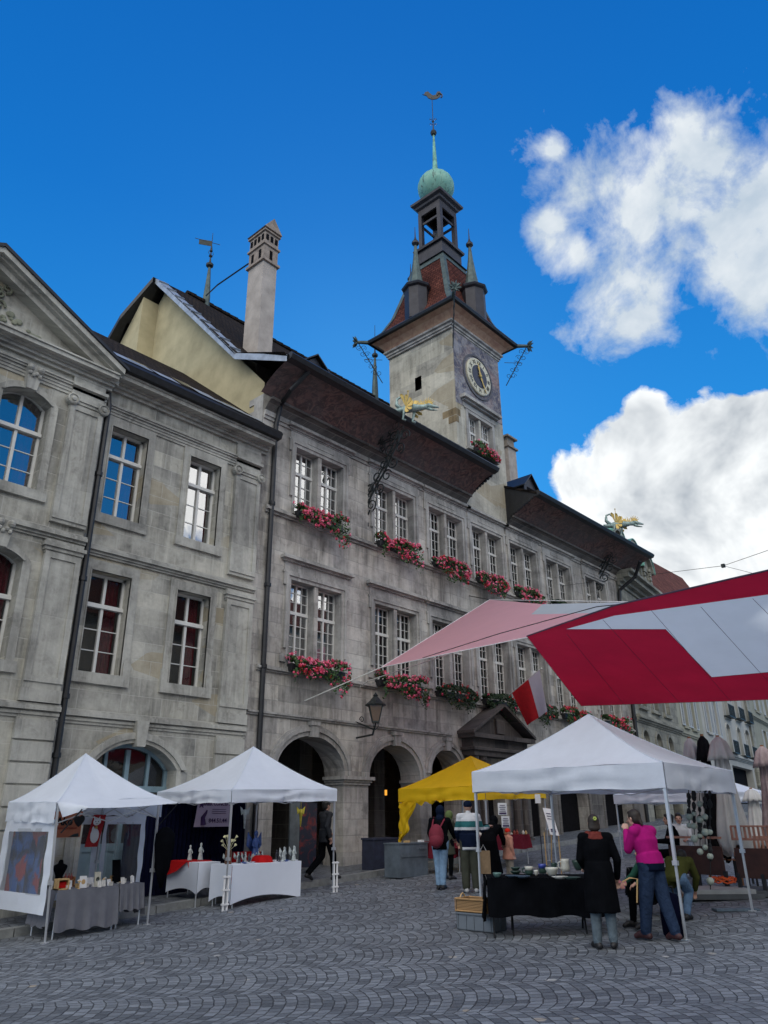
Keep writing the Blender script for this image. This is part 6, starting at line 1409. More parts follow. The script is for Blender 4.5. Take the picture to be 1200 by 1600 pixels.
for i in range(26):
    x = 16.98+2.55*(i+.5)/26; y = rnd.uniform(12.2, 12.8); m = MB(); hh = rnd.uniform(.05, .12); m.lathe((x, y, 1.122), [(.03, 0), (.04, hh*.5), (.015, hh*.8), (.02, hh)], 8)
    tag(m.build('small_good', (BAMBOO, plain('red_glaze', (.25, .05, .04), .4), SILV)[i % 3]), 'small wooden and ceramic souvenir on the long maroon table', 'souvenir', 'souvenirs on the maroon table')
GB = plain('grey_metal_counter', (.13, .16, .19), .6, .3, var=.35, scale=3)
m = MB(); p0, p1 = onY(624, 1318, 13.4), onY(668, 1318, 13.4); g_ = gz(p0.x)+.03
m.box(p0.x, p1.x, 13.4, 13.9, g_, p0.z-.02); m.box(p0.x-.02, p1.x+.02, 13.38, 13.92, p0.z-.02, p0.z+.01); m.box(p0.x+.05, p1.x-.05, 13.385, 13.40, g_+.45, g_+.50); m.box(p1.x-.35, p1.x-.1, 13.38, 13.40, p0.z-.16, p0.z-.12); tag(m.build('stall_counter', GB), 'grey metal counter chest beside the left edge of the yellow tent', 'counter')
for i, px in enumerate((638, 660)): p = onY(px, 1316, 13.5); m = MB(); m.box(p.x-.07, p.x+.07, 13.5, 13.6, p0.z+.012, p0.z+.06); tag(m.build('paper_box', PAPER if i else BAMBOO), ('white' if i else 'tan')+' small box lying on the grey metal counter', 'box')
m = MB(); p0, p1 = onY(583, 1350, 14.6), onY(622, 1350, 14.6); m.box(p0.x, p1.x, 14.6, 15.0, .2, onY(600, 1312, 14.6).z); m.box(p0.x-.02, p1.x+.02, 14.58, 15.02, onY(600, 1312, 14.6).z, onY(600, 1309, 14.6).z); tag(m.build('dark_crate', plain('dark_blue_board', (.02, .025, .05), .8, var=.3)), 'dark blue covered crate standing between the pier and the yellow tent', 'crate')
# --- big white tent on the right
FR4, FL4, BR4 = Vector((11.34, 4.75, 0)), Vector((12.41, 8.95, 0)), Vector((14.1, 4.72, 0)); BL4 = FL4+BR4-FR4
pkz = 3.15
c4 = [(FR4.x, FR4.y), (BR4.x, BR4.y), (BL4.x, BL4.y), (FL4.x, FL4.y)]
t4 = canopy('market_tent', 'large white pavilion tent over the pottery stall on the right', c4, (1.90, 1.88, 2.0, 1.98), .36, 3.30, WHITE_T, (1, 1, 1, 1), 1.25, legr=.022)
# --- far white tent behind
P0, P1 = onD(960, 1256, 24), onD(1075, 1256, 22)
d_ = (P1-P0); d_.z = 0; nn_ = Vector((d_.y, -d_.x, 0)).normalized()*-3
if nn_.dot(P0-CAM) < 0: nn_ = -nn_
t5 = canopy('market_tent', 'small white tent seen far behind under the big white canopy', [(P0.x, P0.y), (P1.x, P1.y), (P1.x+nn_.x, P1.y+nn_.y), (P0.x+nn_.x, P0.y+nn_.y)], (P0.z,)*4, .24, 2.9, WHITE_T, (1, 1, 1, 1), 1.2)
# ================================================================== POTTERY STALL
def tb_pt(x, y, z): return onZ(x, y, z)
zt4 = .70
A_ = Vector((10.22, 7.2, 0)); B_ = Vector((11.25, 5.75, 0)); ddir = Vector((.80, .60, 0))*.85
cor4 = [(A_.x, A_.y), (B_.x, B_.y), (B_.x+ddir.x, B_.y+ddir.y), (A_.x+ddir.x, A_.y+ddir.y)]
r4 = draped_table('pottery_table', 'black draped pottery table under the large white canopy', 'table', cor4, zt4, (.50, .4, 0, .56), BLACK, legs=METAL_D)
TE = (B_-A_).normalized(); TN = Vector((-TE.y, TE.x, 0)); TN = TN if TN.dot(ddir) > 0 else -TN
def on_tab(s, t, z=0): return A_+TE*s+TN*t+Vector((0, 0, zt4+.002+z))
for s in (.35, 1.4):
    m = MB()
    for a, b in ((-.05, .45), (.45, -.05)): P = A_+TE*s; m.tube([Vector((P.x, P.y, gz(P.x)))+TN*(a+.2), Vector((P.x, P.y, zt4-.04))+TN*(b+.2)], .016, 5)
    m.build('trestle', METAL_D, r4)
GRG = plain('grey_green_glaze', (.10, .19, .17), .35, var=.3, scale=14); GBL = plain('slate_blue_glaze', (.045, .075, .11), .3, var=.3, scale=14); GWH = plain('oatmeal_glaze', (.50, .50, .45), .4, var=.12, scale=20); GCB = plain('cobalt_glaze', (.03, .05, .26), .3, var=.3, scale=14); GDK = plain('dark_green_glaze', (.03, .06, .05), .35, var=.3, scale=14)
def bowl(p, r, h, mat, label, name='bowl', cat='bowl'):
    m = MB(); m.lathe(p, [(r*.45, 0), (r*.7, h*.25), (r*.95, h*.75), (r, h), (r*.94, h), (r*.6, h*.3), (.001, h*.15)], 20); return tag(m.build(name, mat, smooth=True), label, cat)
def plate(p, r, mat, label): m = MB(); m.lathe(p, [(r*.5, 0), (r*.6, .008), (r, .028), (r*.97, .032), (r*.6, .014), (.001, .012)], 22); return tag(m.build('plate', mat, smooth=True), label, 'plate')
def jug(p, r, h, mat, label, mat2=None, name='mug', side=-1):
    e = empty(name, p, label, name); m = MB(); m.lathe(p, [(r*.9, 0), (r*1.02, h*.3), (r*.92, h*.8), (r, h), (r*.9, h), (r*.85, h*.2), (.001, h*.1)], 18)
    m.build('body', mat, e, smooth=True); m = MB(); hd = RT*side; hd.z = 0; hd.normalize(); c = Vector(p)+hd*r*.9+Vector((0, 0, h*.5)); m.tube([c+Vector((0, 0, h*.3)), c+hd*r*.7+Vector((0, 0, h*.22)), c+hd*r*.7-Vector((0, 0, h*.15)), c-Vector((0, 0, h*.28))], .011, 6); m.build('handle', mat, e)
    if mat2: m = MB(); m.lathe(Vector(p)+Vector((0, 0, h*.55)), [(r*1.01, 0), (r*1.0, h*.25), (r*1.03, h*.455)], 18); m.build('glaze_band', mat2, e, smooth=True)
    return e
def tabpx(x, y): return onZ(x, y, zt4+.003)
def put(x, y):                                        # table position under a spot of the pottery display
    p = tabpx(x, y); return p
bowl(put(777, 1371), .065, .065, GRG, 'round green glazed bowl at the left end of the pottery table')
bowl(put(806, 1366), .085, .05, GDK, 'lower dark green bowl of the stacked pair'); bowl(put(806, 1366)+Vector((0, 0, .052)), .075, .05, GDK, 'upper dark green bowl of the stacked pair')
plate(put(800, 1371), .10, GBL, 'slate blue plate with a pale rim left of the mugs'); plate(put(817, 1372), .11, GBL, 'slate blue plate lying in front of the white mug')
jug(put(827, 1367), .062, .12, GDK, 'mug with white upper half and dark foot', GWH); jug(put(848, 1365), .06, .14, GDK, 'cobalt blue and dark green mug', GCB, side=1)
bowl(put(838, 1368), .035, .075, GWH, 'small grey beaker between the two mugs', 'beaker', 'beaker')
bowl(put(863, 1369), .098, .12, GWH, 'deep pale grey bowl in the middle of the pottery table')
plate(put(875, 1373), .12, GWH, 'oatmeal coloured plate in front of the pale jug'); plate(put(893, 1374), .13, GDK, 'dark plate with a pale rim near the table end')
jug(put(884, 1362), .07, .19, GWH, 'tall oatmeal jug with handle at the back of the pottery table', name='jug')
bowl(put(905, 1360), .11, .16, GDK, 'large dark green planter bowl beside the woman in the black coat')
jug(put(866, 1358), .05, .10, GDK, 'dark green mug behind the pale grey bowl', name='mug', side=1)
# rear table with stacked plates
c5 = [(12.75, 6.15), (13.05, 5.6), (13.5, 5.85), (13.2, 6.4)]
draped_table('pottery_table', 'dark draped rear table between the two women', 'table', c5, .74, (.5, .5, .4, .4), BLACK)
for i in range(5): plate(Vector((13.05, 6.0, .745+.022*i)), .13-.004*i, GBL if i < 4 else GWH, ['lowest', 'second', 'third', 'fourth', 'topmost pale'][i]+' plate of the stack on the rear table')
# wicker basket on a grey crate
ce = empty('plastic_crate', onG(750, 1450), 'grey plastic stacking crate standing on the cobbles', 'crate')
f0, f1, f2 = onG(714, 1453), onG(771, 1459), onG(789, 1447); ex = (f1-f0); ex.z = 0; wl_ = ex.length; ex.normalize(); ey = Vector((-ex.y, ex.x, 0)); dl_ = .36; hz = .24
gb = gz(f0.x)+.01
def CB(s, t, z): return f0+ex*s+ey*t+Vector((0, 0, gb-f0.z+z))
CRG = plain('grey_crate_plastic', (.13, .15, .175), .5, var=.1)
def open_box(m, s0, s1, t0, t1, z0, z1, th=.012, fl=0):
    for (a, b, c, d) in ((s0, s1, t0, t0+th), (s0, s1, t1-th, t1), (s0, s0+th, t0, t1), (s1-th, s1, t0, t1)):
        m.obox(CB((a+b)/2, (c+d)/2, (z0+z1)/2), ex*(b-a)/2, ey*(d-c)/2, (0, 0, (z1-z0)/2))
    m.obox(CB((s0+s1)/2, (t0+t1)/2, z0+th/2), ex*(s1-s0)/2, ey*(t1-t0)/2, (0, 0, th/2))
m = MB(); open_box(m, 0, wl_, 0, dl_, 0, hz); m.build('crate_body', CRG, ce)
m = MB()
for z0, z1 in ((hz-.035, hz), (0, .02)): open_box(m, -.012, wl_+.012, -.012, dl_+.012, z0, z1, .014) if z0 else None
for s in (.03, wl_*.5-.01, wl_-.04, wl_*.27, wl_*.74): m.obox(CB(s, -.006, hz/2), ex*.008, ey*.006, (0, 0, hz/2-.02))
for t in (.03, dl_-.03, dl_/2): m.obox(CB(wl_+.006, t, hz/2), ex*.006, ey*.008, (0, 0, hz/2-.02))
m.build('crate_rim', CRG, ce)
be = empty('wicker_basket', CB(wl_/2, dl_/2, hz), 'brown wicker basket with two rope handles sitting on the grey crate', 'basket')
m_, nt_, b_ = nmat('wicker_weave'); v_ = coord(nt_); w1 = N(nt_, 'ShaderNodeTexWave', bands_direction='Z'); w1.inputs['Scale'].default_value = 16; w1.inputs['Distortion'].default_value = 1.5; nt_.links.new(v_, w1.inputs[0])
w2_ = N(nt_, 'ShaderNodeTexChecker'); w2_.inputs['Scale'].default_value = 55; nt_.links.new(v_, w2_.inputs[0])
nt_.links.new(mix(nt_, mth(nt_, 'MULTIPLY', w1.outputs[0], .8), mix(nt_, w2_.outputs[1], (.16, .085, .032), (.24, .135, .055)), (.42, .26, .12)), b_.inputs['Base Color']); bump(nt_, b_, w1.outputs[0], .8, .01); WICK = m_
m = MB(); h0, h1 = hz+.005, hz+.185
for t in (0, 1, 2, 3):
    pass
open_box(m, .0, wl_-.01, .0, dl_-.01, h0, h1, .018); m.build('basket_body', WICK, be)
m = MB(); rim = [CB(-.01, -.01, h1), CB(wl_, -.01, h1), CB(wl_, dl_, h1), CB(-.01, dl_, h1), CB(-.01, -.01, h1)]; m.tube(rim, .013, 6); m.tube([v-Vector((0, 0, .165)) for v in rim], .010, 6)
for s, t in ((0, 0), (1, 0), (1, 1), (0, 1)): m.tube([CB(-.008+s*(wl_+.006), -.008+t*(dl_+.006), h0), CB(-.008+s*(wl_+.006), -.008+t*(dl_+.006), h1)], .008, 5)
m.build('basket_rim', plain('willow_cane', (.36, .21, .09), .7, var=.3, scale=30), be)
for s in (.0, wl_-.01):
    m = MB(); m.tube([CB(s, dl_/2-.07+.14*i/8, h1+.065*math.sin(math.pi*i/8)) for i in range(9)], .010, 5); m.build('handle', BAMBOO, be)
# signs at the stall
s_ = empty('sign_sheet', onD(790, 1275, 17.5), 'white printed sheets fixed to the tent pole right of the man in the striped jacket', 'sign')
for i, (px, py, w, h_) in enumerate(((785, 1264, .19, .24), (790, 1284, .17, .22))):
    p = onD(px, py, 17.4); e = Vector((.67, -.74, 0)); card('sheet', p, e, EZ, w, h_, PAPER, parent=s_)
    m = MB(); q = p-_fh*.01
    for j in range(4): m.obox(q+Vector((0, 0, h_*(.3-.16*j))), e*w*.36*(1 if j % 2 else .8), _fh*.001, (0, 0, .006))
    m.obox(q-Vector((0, 0, h_*.36)), e*w*.4, _fh*.001, (0, 0, .016)); m.build('print', PUR, s_)
p = onD(840, 1248, 19.5); tg_ = empty('sign_post', Vector((p.x, p.y, gz(p.x))), 'thin pole with a small white notice in front of the portal', 'sign'); m = MB(); m.tube([(p.x, p.y, gz(p.x)), (p.x, p.y, p.z+.1)], .012, 5); m.build('post', METAL_D, tg_); card('notice', p+Vector((0, 0, 0))-_fh*.02, (.67, -.74, 0), EZ, .13, .2, PAPER, parent=tg_)
pb = onD(861, 1284, 20.5); pe = empty('easel_sign', Vector((pb.x, pb.y, gz(pb.x))), 'leaning white information board on an easel in front of the doorway', 'sign')
e = Vector((.67, -.74, 0)); up = Vector((-.16, .18, .97)).normalized()
m = MB(); q = [onD(848, 1262, 20.5), onD(860, 1304, 20.3), onD(874, 1306, 20.3), onD(861, 1264, 20.5)]; m.poly(q, _fh*.03); m.build('board', PAPER, pe)
m = MB(); a, b_, c_, d_ = q
for j in (.2, .3, .4, .8, .86): m.tube([a.lerp(b_, j).lerp(d_.lerp(c_, j), .2)-_fh*.01, a.lerp(b_, j).lerp(d_.lerp(c_, j), .75)-_fh*.01], .010 if j < .7 else .02, 4)
m.build('print', PUR, pe)
m = MB(); g_ = gz(pb.x)
for px in (850, 872): t_ = onD(px, 1300, 20.4); m.tube([t_, (t_.x, t_.y, g_)], .015, 5)
t_ = onD(861, 1275, 20.6); m.tube([t_, t_+_fh*.5+Vector((0, 0, g_-t_.z))], .015, 5); m.build('easel', BAMBOO, pe)
# hanging strings of ceramic balls
for i, (px, y0, y1, n_) in enumerate(((1076, 1245, 1290, 2), (1084, 1240, 1312, 3), (1093, 1240, 1335, 4), (1101, 1245, 1330, 3), (1109, 1250, 1390, 3))):
    e_ = empty('ceramic_string', onD(px, y0, 14.6), ['leftmost short', 'second', 'middle thick', 'fourth', 'longest rightmost'][i]+' hanging string of pale ceramic balls under the big canopy', 'garland', 'ceramic ball strings')
    a, b = onD(px, 1232, 14.6), onD(px+1, y1, 14.6); m = MB(); m.tube([a, b], .008, 4)
    rnd = random.Random(i)
    for j in range(9): p = a.lerp(b, rnd.random()*.75); m.sph(p, rnd.uniform(.02, .045), 7, (1, 1, 1.6))
    m.build('cord', INK, e_)
    for j in range(n_):
        t = 1-j*.24-.02*i; p = a.lerp(b, t); rr = (.045, .062, .052)[(i+j) % 3]; m = MB(); m.sph(p, rr, 12); m.build('ceramic_ball', plain('celadon_ball', (.42, .47, .40), .4, var=.2, scale=20), e_, smooth=True)
# ================================================================== CAFE CORNER
PARA = plain('beige_parasol_cloth', (.52, .52, .51), .85, var=.1, scale=3); PARAD = plain('black_parasol_cloth', (.012, .012, .014), .85)
def parasol(px, ytop, ymid, ybot, D, w, mat, label, yfoot=None):
    a, b, c_ = onD(px, ytop, D), onD(px, ymid, D), onD(px, ybot, D); base = Vector((b.x, b.y, gz(b.x)+.1)); e = empty('closed_parasol', base, label, 'parasol', 'closed parasols of the cafe')
    m = MB(); m.tube([base, (b.x, b.y, a.z+.02)], .035, 8); m.build('pole', WOOD, e)
    H_ = a.z; L_ = a.z-c_.z; n_ = 32; vs = []; fs = []; prof = [(.03, 0), (.17, .05), (.24, .16), (.27, .20), (.13, .205), (.15, .35), (.20, .55), (.27, .75), (.30, .88), (.24, .97)]
    for r_, t in prof:
        for j in range(n_):
            an = 2*math.pi*j/n_; fold = 1+.30*math.cos(an*8)*min(1, t*3+.2); vs.append((b.x+math.cos(an)*r_*w*fold, b.y+math.sin(an)*r_*w*fold, H_-L_*t-(.12*math.cos(an*4+1) if t > .9 else 0)-(.03*math.cos(an*8) if t == .2 else 0)))
    for i in range(len(prof)-1):
        for j in range(n_): fs.append((i*n_+j, i*n_+(j+1) % n_, (i+1)*n_+(j+1) % n_, (i+1)*n_+j))
    m = MB(); m.add(vs, fs); m.build('folded_cloth', mat, e, smooth=True)
parasol(1090, 1152, 1240, 1335, 18.4, .68, PARA, 'pale closed parasol left of the black one')
parasol(1111, 1148, 1240, 1345, 18.2, .62, PARAD, 'black closed parasol between the two pale ones')
parasol(1136, 1150, 1240, 1335, 17.2, .86, PARA, 'largest pale closed parasol behind the right leg of the canopy')
parasol(1204, 1165, 1240, 1330, 19, .8, plain('dusty_pink_cloth', (.42, .33, .32), .85), 'dusty pink closed parasol at the right edge')
parasol(1178, 1232, 1260, 1330, 22, .8, PARA, 'small pale closed parasol in front of the dark shop front')
# wooden terrace fence / benches
DW = plain('dark_red_wood', (.055, .018, .012), .6, var=.35, scale=6); PW = plain('pinkish_wood', (.36, .17, .12), .6, var=.25, scale=8)
def terrace(name, a, b, label, rail=True, h0=.35, h1=.95):
    A, B2 = Vector(a), Vector(b); e = empty(name, (A+B2)/2, label, 'fence'); d = (B2-A); L = d.length; d.normalize(); n_ = Vector((-d.y, d.x, 0))
    g_ = gz((A.x+B2.x)/2)
    m = MB(); m.obox(((A.x+B2.x)/2, (A.y+B2.y)/2, g_+(h0+h1)/2-.1), d*L/2, n_*.02, (0, 0, (h1-h0)/2-.05)); m.build('panel', DW, e)
    m = MB(); m.obox(((A.x+B2.x)/2, (A.y+B2.y)/2, g_+h1), d*L/2, n_*.05, (0, 0, .02)); m.build('rail', PW, e)
    if rail:
        m = MB(); m.obox(((A.x+B2.x)/2, (A.y+B2.y)/2, g_+h1+.22), d*L/2, n_*.03, (0, 0, .015)); k_ = 0
        while k_ < L: P = A+d*k_; m.obox((P.x, P.y, g_+h1+.11), d*.018, n_*.012, (0, 0, .11)); k_ += .085
        m.build('slats', PW, e)
    for s in (0, .5, 1):
        P = A.lerp(B2, s); m = MB(); m.obox((P.x, P.y, g_+h0/2), d*.03, n_*.03, (0, 0, h0/2+.03)); m.build('post', METAL_D, e)
a, b = onD(1046, 1330, 17.5), onD(1128, 1330, 16.8); terrace('terrace_screen', (a.x, a.y, 0), (b.x, b.y, 0), 'dark red wooden terrace screen in front of the seated guests', rail=False)
a, b = onD(1148, 1330, 16.6), onD(1225, 1330, 16.2); terrace('terrace_screen', (a.x, a.y, 0), (b.x, b.y, 0), 'terrace screen with a slatted rail at the right edge')
def chair(p, yaw, label):
    e = empty('cafe_chair', (p.x, p.y, gz(p.x)), label, 'chair', 'cafe chairs'); M = Matrix.Translation((p.x, p.y, gz(p.x)))@Matrix.Rotation(yaw, 4, 'Z')
    def bx(m, *a): 
        t = MB(); t.box(*a); m.add([M@Vector(v) for v in t.v], t.f)
    m = MB()
    for i in range(5): bx(m, -.22, .22, -.2+.085*i, -.13+.085*i, .44, .46)
    m.build('seat', WOOD, e); m = MB()
    for i in range(6): bx(m, -.21+.08*i, -.17+.08*i, .20, .215, .55, .88)
    bx(m, -.23, .23, .19, .225, .88, .93); bx(m, -.23, .23, .19, .225, .52, .55); m.build('backrest', PW, e)
    for sx in (-.2, .2):
        for sy in (-.18, .2): m = MB(); bx(m, sx-.015, sx+.015, sy-.015, sy+.015, 0, .92 if sy > 0 else .45); m.build('leg', METAL_D, e)
chair(onD(1075, 1345, 19), R(200), 'wooden cafe chair with slatted back behind the dark red screen')
chair(onD(1150, 1360, 18.3), R(160), 'wooden cafe chair behind the large pale parasol'); chair(onD(1192, 1372, 17.6), R(130), 'wooden cafe chair at the right edge of the terrace')
# parasol base slabs with orange cable
def slab(c, yaw, w, d, z0, h, mat, label):
    m = MB(); cx, sx = math.cos(yaw), math.sin(yaw); m.obox((c.x, c.y, z0+h/2), Vector((cx, sx, 0))*w/2, Vector((-sx, cx, 0))*d/2, (0, 0, h/2)); m2 = m.build('concrete_slab', mat); tag(m2, label, 'slab')
SLB = plain('pale_concrete', (.34, .36, .37), .9, var=.15, scale=4); SLD = plain('dark_concrete', (.10, .11, .12), .9, var=.2, scale=4)
c = onG(1112, 1402); g_ = gz(c.x); slab(c, R(-48), 1.5, 1.0, g_+.004, .08, SLD, 'lower dark slab of the parasol base'); slab(c, R(-48), 1.25, .9, g_+.086, .07, SLB, 'pale slab on top of the parasol base')
c = onG(1170, 1398); slab(c, R(-48), 1.3, 1.0, gz(c.x)+.004, .10, SLD, 'dark slab of the parasol base at the right')
c = onG(1150, 1423); slab(c, R(-48), .7, .22, gz(c.x)+.002, .03, plain('blue_grey_strip', (.10, .14, .18), .8), 'thin blue grey strip lying on the cobbles by the canopy leg')
rnd = random.Random(2); c = onG(1137, 1396); m = MB(); z = gz(c.x)+.20
m.tube([Vector((c.x+.23*math.cos(t*.55)*rnd.uniform(.6, 1.1), c.y+.23*math.sin(t*.55)*rnd.uniform(.6, 1.1), z+.05*math.sin(t*1.3)+.03)) for t in range(60)], .012, 5)
tag(m.build('orange_cable', plain('orange_rubber', (.80, .12, .02), .6)), 'coil of bright orange cable lying on the parasol base', 'cable')
# dark suitcase / bag under the canopy
p = onG(1057, 1470); bg_ = empty('travel_bag', (p.x+.25, p.y+.1, gz(p.x)), 'dark navy upright bag standing beside the right canopy leg', 'bag'); m = MB(); e = Vector((.67, -.74, 0)); c = Vector((p.x+.25, p.y+.12, gz(p.x)))
for z, w, d in ((.02, .19, .12), (.06, .21, .14), (.3, .20, .14), (.46, .18, .12), (.52, .12, .07)): pass
prof = [(.15, .01), (.19, .05), (.20, .3), (.18, .46), (.13, .54), (.02, .57)]; m.lathe(c, prof, 12, sy=.75); m.build('bag_body', NAVY, bg_, smooth=True); m = MB(); m.tube([c+e*.06+Vector((0, 0, .52)), c+e*.05+Vector((0, 0, .64)), c-e*.05+Vector((0, 0, .64)), c-e*.06+Vector((0, 0, .52))], .012, 5); m.build('handle', METAL_D, bg_)
# ================================================================== PEOPLE
SKIN = plain('skin', (.46, .26, .19), .55, var=.08); SKIN2 = plain('skin_light', (.56, .34, .26), .55, var=.08)
HAIRB = plain('dark_brown_hair', (.018, .011, .008), .6, var=.4, scale=25); HAIRK = plain('black_hair', (.008, .007, .007), .6, var=.4, scale=25)
SOLE = plain('pale_sole', (.45, .42, .36), .7); EYE = plain('eye_dark', (.01, .01, .012), .3); LIP = plain('lip', (.30, .10, .09), .5)
def remesh_build(name, prims, parent, mats, vox, override=None):
    """prims: list of (kind, data, material index) in world coordinates -> one continuous voxel-fused surface"""
    m = MB(); seg = []
    for kind, d, mi in prims:
        if kind == 'cap':
            a, b, ra, rb = Vector(d[0]), Vector(d[1]), d[2], d[3]; fl = d[4] if len(d) > 4 else None
            m.sph(a, ra, 12); m.sph(b, rb, 12); m.tube([a, b], [ra, rb], 12); seg.append((a, b, ra, rb, mi))
        elif kind == 'ell':
            c, r, M = Vector(d[0]), d[1], d[2]; m.sph(c, 1, 16, r, M); up = (M@Vector((0, 0, 1))) if M else Vector((0, 0, 1)); h = max(r[2]-min(r[0], r[1]), .001); seg.append((c-up*h, c+up*h, (r[0]+r[1])/2, (r[0]+r[1])/2, mi))
        elif kind == 'loft':
            rings = d; n = 18; vs = []; fs = []
            for (c, rx, ry, X_, Y_) in rings:
                for j in range(n): t = 2*math.pi*j/n; vs.append(Vector(c)+X_*math.cos(t)*rx+Y_*math.sin(t)*ry)
            for i in range(len(rings)-1):
                for j in range(n): fs.append((i*n+j, i*n+(j+1) % n, (i+1)*n+(j+1) % n, (i+1)*n+j))
            fs.append(tuple(range(n-1, -1, -1))); fs.append(tuple((len(rings)-1)*n+j for j in range(n))); m.add(vs, fs)
            for r0, r1 in zip(rings, rings[1:]): seg.append((Vector(r0[0]), Vector(r1[0]), (r0[1]+r0[2])/2, (r1[1]+r1[2])/2, mi))
    o = m.build(name, mats, parent); recalc(o)
    md = o.modifiers.new('r', 'REMESH'); md.mode = 'VOXEL'; md.voxel_size = vox; sm = o.modifiers.new('s', 'SMOOTH'); sm.iterations = 3; sm.factor = .5
    dg = bpy.context.evaluated_depsgraph_get(); me = bpy.data.meshes.new_from_object(o.evaluated_get(dg)); o.modifiers.clear(); o.data = me
    me.materials.clear()
    for mt in mats: me.materials.append(mt)
    nf = len(me.polygons)
    if nf:
        cc = np.zeros(nf*3); me.polygons.foreach_get('center', cc); L = np.array(parent.get('_w')); P = cc.reshape(-1, 3)+L; best = np.full(nf, 1e9); idx = np.zeros(nf, int)
        for a, b, ra, rb, mi in seg:
            a_, b_ = np.array(a), np.array(b); ab = b_-a_; l2 = max(ab@ab, 1e-9); t = np.clip(((P-a_)@ab)/l2, 0, 1); d = np.linalg.norm(P-a_-t[:, None]*ab, axis=1)-(ra+(rb-ra)*t)
            s = d < best; best[s] = d[s]; idx[s] = mi
        if override: idx = override(P, idx)
        me.polygons.foreach_set('material_index', idx.astype(np.int32)); me.polygons.foreach_set('use_smooth', [True]*nf); me.update()
    return o
